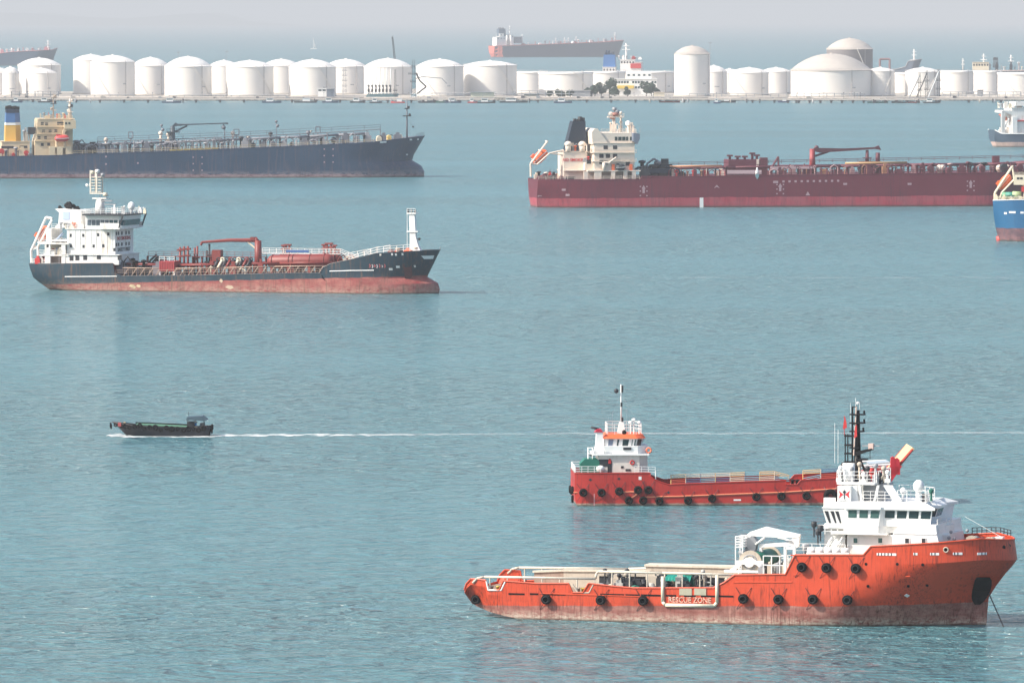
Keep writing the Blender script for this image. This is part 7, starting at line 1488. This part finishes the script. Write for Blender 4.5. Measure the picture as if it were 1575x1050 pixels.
for px, py in ((163,241),(163,252.5),(212,251)): S.mark(px, py, .7, .7, "hull_mark", MK)
# ================================================================ ships cut off by the right edge
S = Ship("cargo_ship", 1534.5, 371.3, 6, 20.0, "bright blue ship cut off by the right edge, with red bottom and slanted orange lifeboat", "cargo ship")
M_H = hull_paint("blue_hull_paint", (.008, .115, .26), (.07, .05, .07), 3.9, 0, rust=.25, rustcol=(.05, .12, .18), scum=(.45, .2, .18), scum_top=1.6, scum_amt=.4, fade=(.25, .12, .13), fade_amt=.4, sc=.4, plates=.05)
BD = paint("blue_ship_deck", (.2, .16, .14), .7, .4, (.1, .08, .07), .2, 1, .4)
sheer = S.PP([(1526.5,308.5),(1560,307.5),(1700,305),(1900,300)]); q = (sheer[-1][0]+9, sheer[-1][1]+1.5); sheer.append(q)
zz = [S.P(1530, py)[1] for py in (352, 330, 308)]
S.hull(sheer, [(-2, q[0]-6), (0, q[0]-5), (q[1], q[0])], [(-2, S.X(1538)), (0, S.X(1535.5)), (zz[0], S.X(1530.5)), (zz[1], S.X(1527.5)), (zz[2], S.X(1526.3)), (20, S.X(1526.3))], M_H, BD, bul=.1, td=(.8, 2.2, .6), tw=(.8, 2, .8), wt=.78, wtw=.30, t1=.10, rim=.12, capmat=WCLEAN, zb=-2)
zD = sheer[0][1]; X = lambda px, y=-8, z=10: S.X(px, y, z)
m = MB(); m.tube(S.P3(1537,363,-3), S.P3(1538,374,-3), 1.0, 8); m.prism(S.PP([(1534,361),(1552,368),(1552,374),(1536,374)], -1), -1.2, -.2); S.put(m, "rudder", plain("rudder_red", (.5, .06, .05), .5))
m = MB()
for y in (-5, -1.2):
    m.path([S.P3(1530,308,y), S.P3(1530,297,y), S.P3(1557,256,y)], .38, 6); m.path([S.P3(1537,308,y), S.P3(1541,296,y), S.P3(1560,276,y), S.P3(1557,256,y)], .3, 6); m.tube(S.P3(1560,276,y), S.P3(1580,289,y), .25, 6)
for f in (0, .5, 1): a_ = S.P3(1530,297,-5).lerp(S.P3(1557,256,-5), f); m.tube(a_, (a_.x, -1.2, a_.z), .25, 5)
S.put(m, "lifeboat_davit", CREAM); lifeboat(S, S.P3(1536,291,-3.2), S.P3(1554,269,-3.2), 1.35, "orange free-fall lifeboat on the blue ship's white frame at the right edge")
h = house(S, X(1559,-8,16), X(1640,-8,16), -8, 8, S.P(1565,276,-8)[1]-1.6, S.P(1565,271,-8)[1], CREAM, "boat_deck"); rows_windows(S, h, [(1566,274.5),(1571,274.5)], -8, .8, .6); m = MB(); m.rail([(X(1559), -8, S.P(1565,271,-8)[1]), (X(1640), -8, S.P(1565,271,-8)[1])], 1.1, 1.5, .07, 3); S.put(m, "deck_rail", CREAM)
house(S, X(1574,-7,12), X(1640,-7,12), -7.5, 7.5, zD, S.P(1575,278,-7)[1], CREAM, "accommodation_block"); m = MB(); m.box(X(1571,-8,12), X(1578,-8,12), -8.4, -7.6, S.P(1575,295,-8)[1], S.P(1575,287,-8)[1]); S.put(m, "red_locker", REDP)
for px, py, mt_ in ((1548,301,plain("drum_green", (.12, .3, .18), .6)),(1554,301,plain("drum_teal", (.05, .25, .2), .6)),(1564,300,plain("drum_pale_green", (.35, .45, .25), .6))): p = S.P3(px, py, -5); m = MB(); m.tube(p-Vector((1.3,0,0)), p+Vector((1.3,0,0)), 1.1, 14); m.box(p.x-1.2, p.x+1.2, -5.5, -4.5, zD, p.z-.6); S.put(m, "mooring_drum", mt_)
clutter(S, X(1530), X(1575), zD, -8.5, -3, 14, [CREAM, BD, GREY, WCLEAN], (.8, 2), 61, "bvwp", (.4, .9)); m = MB(); m.rail([(X(1529,-9,9), -7.5, zD), (X(1575,-9.6,9), -9.6, zD)], 1.1, 1.5, .07, 3); S.put(m, "stern_rail", CREAM)
for px, py, w in ((1546.5,328,.9),(1557,326.5,2.0),(1572,327,1.0)): S.mark(px, py, w, .6, "hull_mark", WCLEAN)

S = Ship("cargo_ship", 1538, 226.5, -10, 20.0, "small white and slate-hulled ship near the far shore at the right edge", "cargo ship")
M_H = hull_paint("slate_ship_hull", (.05, .085, .13), (.62, .42, .36), 2.6, 0, rust=.2, scum_top=1, scum_amt=.3, fade=(.5, .36, .32), fade_amt=.4, sc=.3, plates=.05)
sheer = S.PP([(1532,200),(1541,205.5),(1548,206),(1640,205.5),(1800,203)]); q = (sheer[-1][0]+6, sheer[-1][1]+1); sheer.append(q)
S.hull(sheer, [(-2, q[0]-5), (0, q[0]-4), (q[1], q[0])], [(-2, S.X(1540)), (0, S.X(1537)), (4, S.X(1532.5)), (12, S.X(1532))], M_H, BD, bul=.6, td=(.8, 2.2, .6), tw=(.8, 2, .8), wt=.7, wtw=.35, t1=.10, rim=.3, capmat=WCLEAN, zb=-2)
zD = sheer[1][1]-.6; X = lambda px, y=-8, z=10: S.X(px, y, z)
house(S, X(1556,-8,18), X(1650,-8,18), -8, 8, zD, S.P(1565,166,-8)[1], W2, "accommodation_block", lip=.4); house(S, X(1541,-7,18), X(1557,-7,18), -8, 8, S.P(1548,170,-7)[1]-1.2, S.P(1548,170,-7)[1], W2, "boat_deck")
m = MB()
for px in (1541.5, 1544): x = X(px,-7.5,8); m.box(x-.6, x+.6, -8, -7, zD, S.P(1548,171,-7)[1])
m.tube(S.P3(1544,171,-7.5), S.P3(1556,176,-7.5), .6, 6); m.tube(S.P3(1546,196,-7.5), S.P3(1552,182,-7.5), .4, 6); S.put(m, "deck_pillar", W2)
m = MB(); xx = X(1557,-8.5,8); m.box(xx, X(1564.5,-8.5,8), -8.8, -8, zD, S.P(1560,180,-8)[1]); S.put(m, "white_stair_tower", WCLEAN); house(S, X(1565,-8.6,14), X(1650,-8.6,14), -8.8, 8.8, S.P(1570,187,-8)[1], S.P(1570,185,-8)[1], REDP, "red_edge_deck")
lifeboat(S, S.P3(1541.5,183,-4), S.P3(1546.5,178,-4), 2.0, "small orange lifeboat at the stern of the white and slate ship at the right edge")
clutter(S, X(1538,-6,8), X(1575,-6,8), zD, -8, 0, 12, [W2, plain("pink_gear", (.5, .3, .28), .6), GREY, W2], (1.5, 4), 63, "bvwp", (.6, 1.4)); clutter(S, X(1541,-6,20), X(1575,-6,20), S.P(1560,167,-7)[1], -7, 6, 14, [W2, CREAM, W2, GREY], (1.5, 4), 64, "vpb", (.6, 1.3)); m = MB(); p = S.P3(1573, 158, -6); m.box(p.x-4, p.x+20, -7, 7, S.P(1570,163,-7)[1], S.P(1570,157,-7)[1]); S.put(m, "bridge", W2)

# ================================================================ hazy ships beyond the island
def far_ship(px0, py0, px1, theta, B, label, top, bottom, sheer_px, hullc, boot, zb, houses, fun=None, mastp=(), deckc=(.4, .12, .1), name="crude_tanker", bulb=True, cranes=(), wt=.8, sternc=None):
    S = Ship(name, px0, py0, theta, B, label, "tanker")
    M_ = hull_paint(name + "_far_hull_%d" % px0, hullc, boot, zb, 0, rust=.1, scum_amt=.2, scum_top=1, sc=.2, plates=.03)
    sheer = S.PP(sheer_px); L = sheer[-1][0]
    S.hull(sheer, [(-2, L-8), (0, L-7), (6, L-9), (30, L)] if bulb else [(-2, L-6), (30, L)], [(-2, 3), (0, 2.5), (6, 0), (30, 0)], M_, paint("far_deck_%d" % px0, deckc, .8, .2), bul=.3, td=(.86, 2, .6), tw=(.84, 2, .8), wt=wt, wtw=.4, t1=.08, rim=.5, capmat=plain("far_rim_%d" % px0, deckc, .7))
    for (a, b, pt_, pb, y, mt_) in houses:
        xa, z1 = S.P(a, pt_, y); xb, z0 = S.P(b, pb, y); h = house(S, xa, xb, y, -y, z0-1, z1, mt_, "deckhouse", lip=.6)
        n = int((b-a)/4)
        for i in range(n): x = xa+(xb-xa)*(i+.5)/n; m = MB(); m.box(x-.8, x+.8, y-.1, y+.1, z1-3.4, z1-1.6); m.put("window", DARK, h)
    if fun: a, b, pt_, pb, y, mt_ = fun; xa, z1 = S.P(a, pt_, y); xb, z0 = S.P(b, pb, y); m = MB(); m.prism([(xa, z0), (xb, z0), (xb-.6, z1), (xa+.6, z1)], y, -y); f_ = S.put(m, "funnel", mt_); m = MB(); [m.tube((xa+(xb-xa)*k, 0, z1-1), (xa+(xb-xa)*k, 0, z1+2.5), .8, 7) for k in (.2, .45, .75)]; m.box(xa+1, xb-1, -1, 1, z1-1, z1+.4); m.put("exhaust_pipe", DARK, f_)
    for px, pt_, w, mt_ in mastp: x, z = S.P(px, pt_, 0); m = MB(); m.tube((x, 0, interp(sheer, x)), (x, 0, z), w, 7, w*.6); m.box(x-w*3, x+w*3, -w, w, z-6, z-5.4); m.box(x-w*2, x+w*2.4, -w, w, z-2.6, z-2.1); S.put(m, "mast", mt_)
    return S
LW = plain("far_white", (.8, .78, .75), .6)
S = far_ship(762, 88.2, 957, -18, 42, "faint big tanker with orange stern on the open water beyond the tanks", 0, 0, [(762,71),(800,70),(870,67.5),(930,65),(966,62.3)], (.02, .02, .06), (.02, .02, .06), -1, [(764,778,57,70,-12,LW),(786,790,54,70,-14,LW),(792,803,57,66,-10,plain("far_grey_house", (.2, .22, .26), .6)),(768,775,52,60,-8,LW)], (767,778,44.5,56,-6,plain("far_funnel_slate", (.06, .10, .15), .6)), [(784,40,1.3,LW),(855,58,.9,LW),(868,58,.9,LW),(874,58,.9,LW),(886,56,.9,LW),(946,50,1.2,LW),(803,53,1.2,LW)], deckc=(.35, .09, .09))
m = MB(); vs = []
for t in (0, .03, .055):
    for q_ in (.12, .4, .7, 1): vs.append(S.pt(t, q_, -1) + Vector((-.3, -.35, 0)))
    for q_ in (1, .7, .4, .12): vs.append(S.pt(t, q_, 1) + Vector((-.3, .35, 0)))
m.add(vs, [(8*a+b, 8*a+b+1, 8*a+9+b, 8*a+8+b) for a in range(2) for b in range(7) if b != 3] + [(0, 1, 6, 7), (1, 2, 5, 6), (2, 3, 4, 5)]); S.put(m, "orange_stern_panel", plain("far_orange", (.62, .16, .12), .6))
clutter(S, S.X(805,-8,20), S.X(945,-8,20), lambda x: interp(S.sheer, x), -12, 6, 22, [plain("far_deckred", (.45, .14, .12), .6), LW, GREY], (3, 7), 71, "bvpt", (1.5, 3.5)); p = S.P3(881,66,-12); m = MB(); m.ball(p, 3, 10, 6); S.put(m, "white_cowl", LW)
S = far_ship(-120, 101, 88, 4, 40, "faint slate tanker cut off by the left edge beyond the tanks", 0, 0, [(-120,84),(0,82.5),(20,80),(60,78),(80,77),(88,73.5)], (.035, .07, .12), (.035, .07, .12), -1, [(-100,-70,60,84,-14,LW)], None, [(74,62,1.2,LW),(18,74,1.6,LW),(0,74,.8,LW)], deckc=(.4, .16, .18))
clutter(S, S.X(2,-8,20), S.X(76,-8,20), lambda x: interp(S.sheer, x), -12, 6, 14, [plain("far_deckred2", (.45, .2, .22), .6), LW, GREY], (3, 6), 72, "bvpt", (1.5, 3.5))
BF = plain("far_funnel_blue", (.04, .14, .36), .5)
S = far_ship(915, 136, 1260, 5, 30, "white-housed ship with a blue funnel berthed behind the low flat tanks", 0, 0, [(915,118),(1000,117),(1200,115),(1260,112)], (.06, .08, .12), (.3, .1, .1), 2, [(927,946,103.5,117,-10,LW),(954,976,92,117,-12,LW),(976,986,96,117,-12,LW)], (927.5,946.5,84.5,103.5,-6,BF), [(963,67,1.3,LW)], deckc=(.4, .3, .28))
m = MB(); p = S.P3(978, 102, -12); m.box(p.x-5, p.x+5, -13, -11, p.z-2, p.z+2.5); S.put(m, "red_locker", REDP); clutter(S, S.X(950,-8,40), S.X(985,-8,40), S.P(965,92,-12)[1], -8, 8, 9, [LW, REDP, LW, GREY], (2, 5), 73, "vpb", (1, 2)); clutter(S, S.X(928,-4,45), S.X(945,-4,45), S.P(935,84,-6)[1]-1, -3, 3, 5, [plain("far_navy", (.02, .05, .1), .5)], (2.5, 5), 74, "vb", (1.2, 2))
S = far_ship(1345, 132, 1420, 8, 22, "faint small ship showing its bow above the tanks right of the huge dome", 0, 0, [(1345,108),(1380,107),(1396,103),(1398,94.5),(1419,91)], (.12, .15, .2), (.2, .1, .1), 2, [(1400,1411,92,96,-8,LW)], None, [(1406,76,.9,LW)], deckc=(.3, .3, .32), name="cargo_ship")
S = far_ship(1480, 134, 1700, 3, 28, "hazy cream ship lying behind the flat tanks near the right edge", 0, 0, [(1480,110),(1560,109),(1700,106)], (.1, .13, .18), (.3, .12, .1), 2, [(1496,1521,96,110,-12,CREAM)], (1527,1536,92.5,104,-5,plain("far_funnel_grey", (.12, .17, .2), .5)), [(1513,83,1.0,LW),(1555,85,1.0,LW),(1481,90,.6,LW)], deckc=(.4, .32, .3), name="cargo_ship")
clutter(S, S.X(1495,-8,30), S.X(1575,-8,30), S.P(1540,108,-8)[1], -8, 8, 14, [LW, CREAM, DARK, GREY], (3, 8), 75, "vpbt", (1, 2.4))
# gantry frame and small things behind the tanks
D = 6150; t = empty("gantry", (xw(1360, D), D, LZ)); tag(t, "rusty rectangular gantry frame above the tanks right of the huge dome", "gantry")
f_ = lambda px, py: ((px - 1360)/FPX*D, 0, H - (py - HORIZ)/FPX*D - LZ)
m = MB(); m.path([((1353-1360)/FPX*D, 0, 0), f_(1353, 91), f_(1368, 91), ((1368-1360)/FPX*D, 0, 0)], .9, 6); m.put("frame", plain("gantry_rust", (.30, .17, .17), .7), t)
p = at(482, 76); t = empty("sailing_boat", p); tag(t, "tiny pale sailing boat far out above the storage tanks at left", "sailing boat"); m = MB(); m.prism([(-6, 0), (6, 0), (8, 2), (-7, 2)], -2, 2); m.put("hull", LW, t); m = MB(); m.tube((0, 0, 1), (0, 0, 24), .5, 6); m.add([(.6, 0, 4), (5, .6, 4), (.6, 0, 23)], [(0, 1, 2)]); m.add([(.6, .12, 4), (.6, .12, 23), (5, .72, 4)], [(0, 1, 2)]); m.put("sail", LW, t)
HAZE = 5.5e-5
# ================================================================ haze
hz = MB(); hz.box(-59000, 59000, -1400, 119000, -1.0, 260.0)
hm = bpy.data.materials.new("haze_air"); hm.use_nodes = True; t = hm.node_tree; t.nodes.remove(t.nodes["Principled BSDF"])
pv = t.nodes.new("ShaderNodeVolumePrincipled"); pv.inputs["Density"].default_value = HAZE; pv.inputs["Color"].default_value = (0.70, 0.74, 0.78, 1)
pv.inputs["Anisotropy"].default_value = 0.0
t.links.new(pv.outputs[0], t.nodes["Material Output"].inputs["Volume"])
haze = hz.put("haze", hm); tag(haze, kind="stuff")
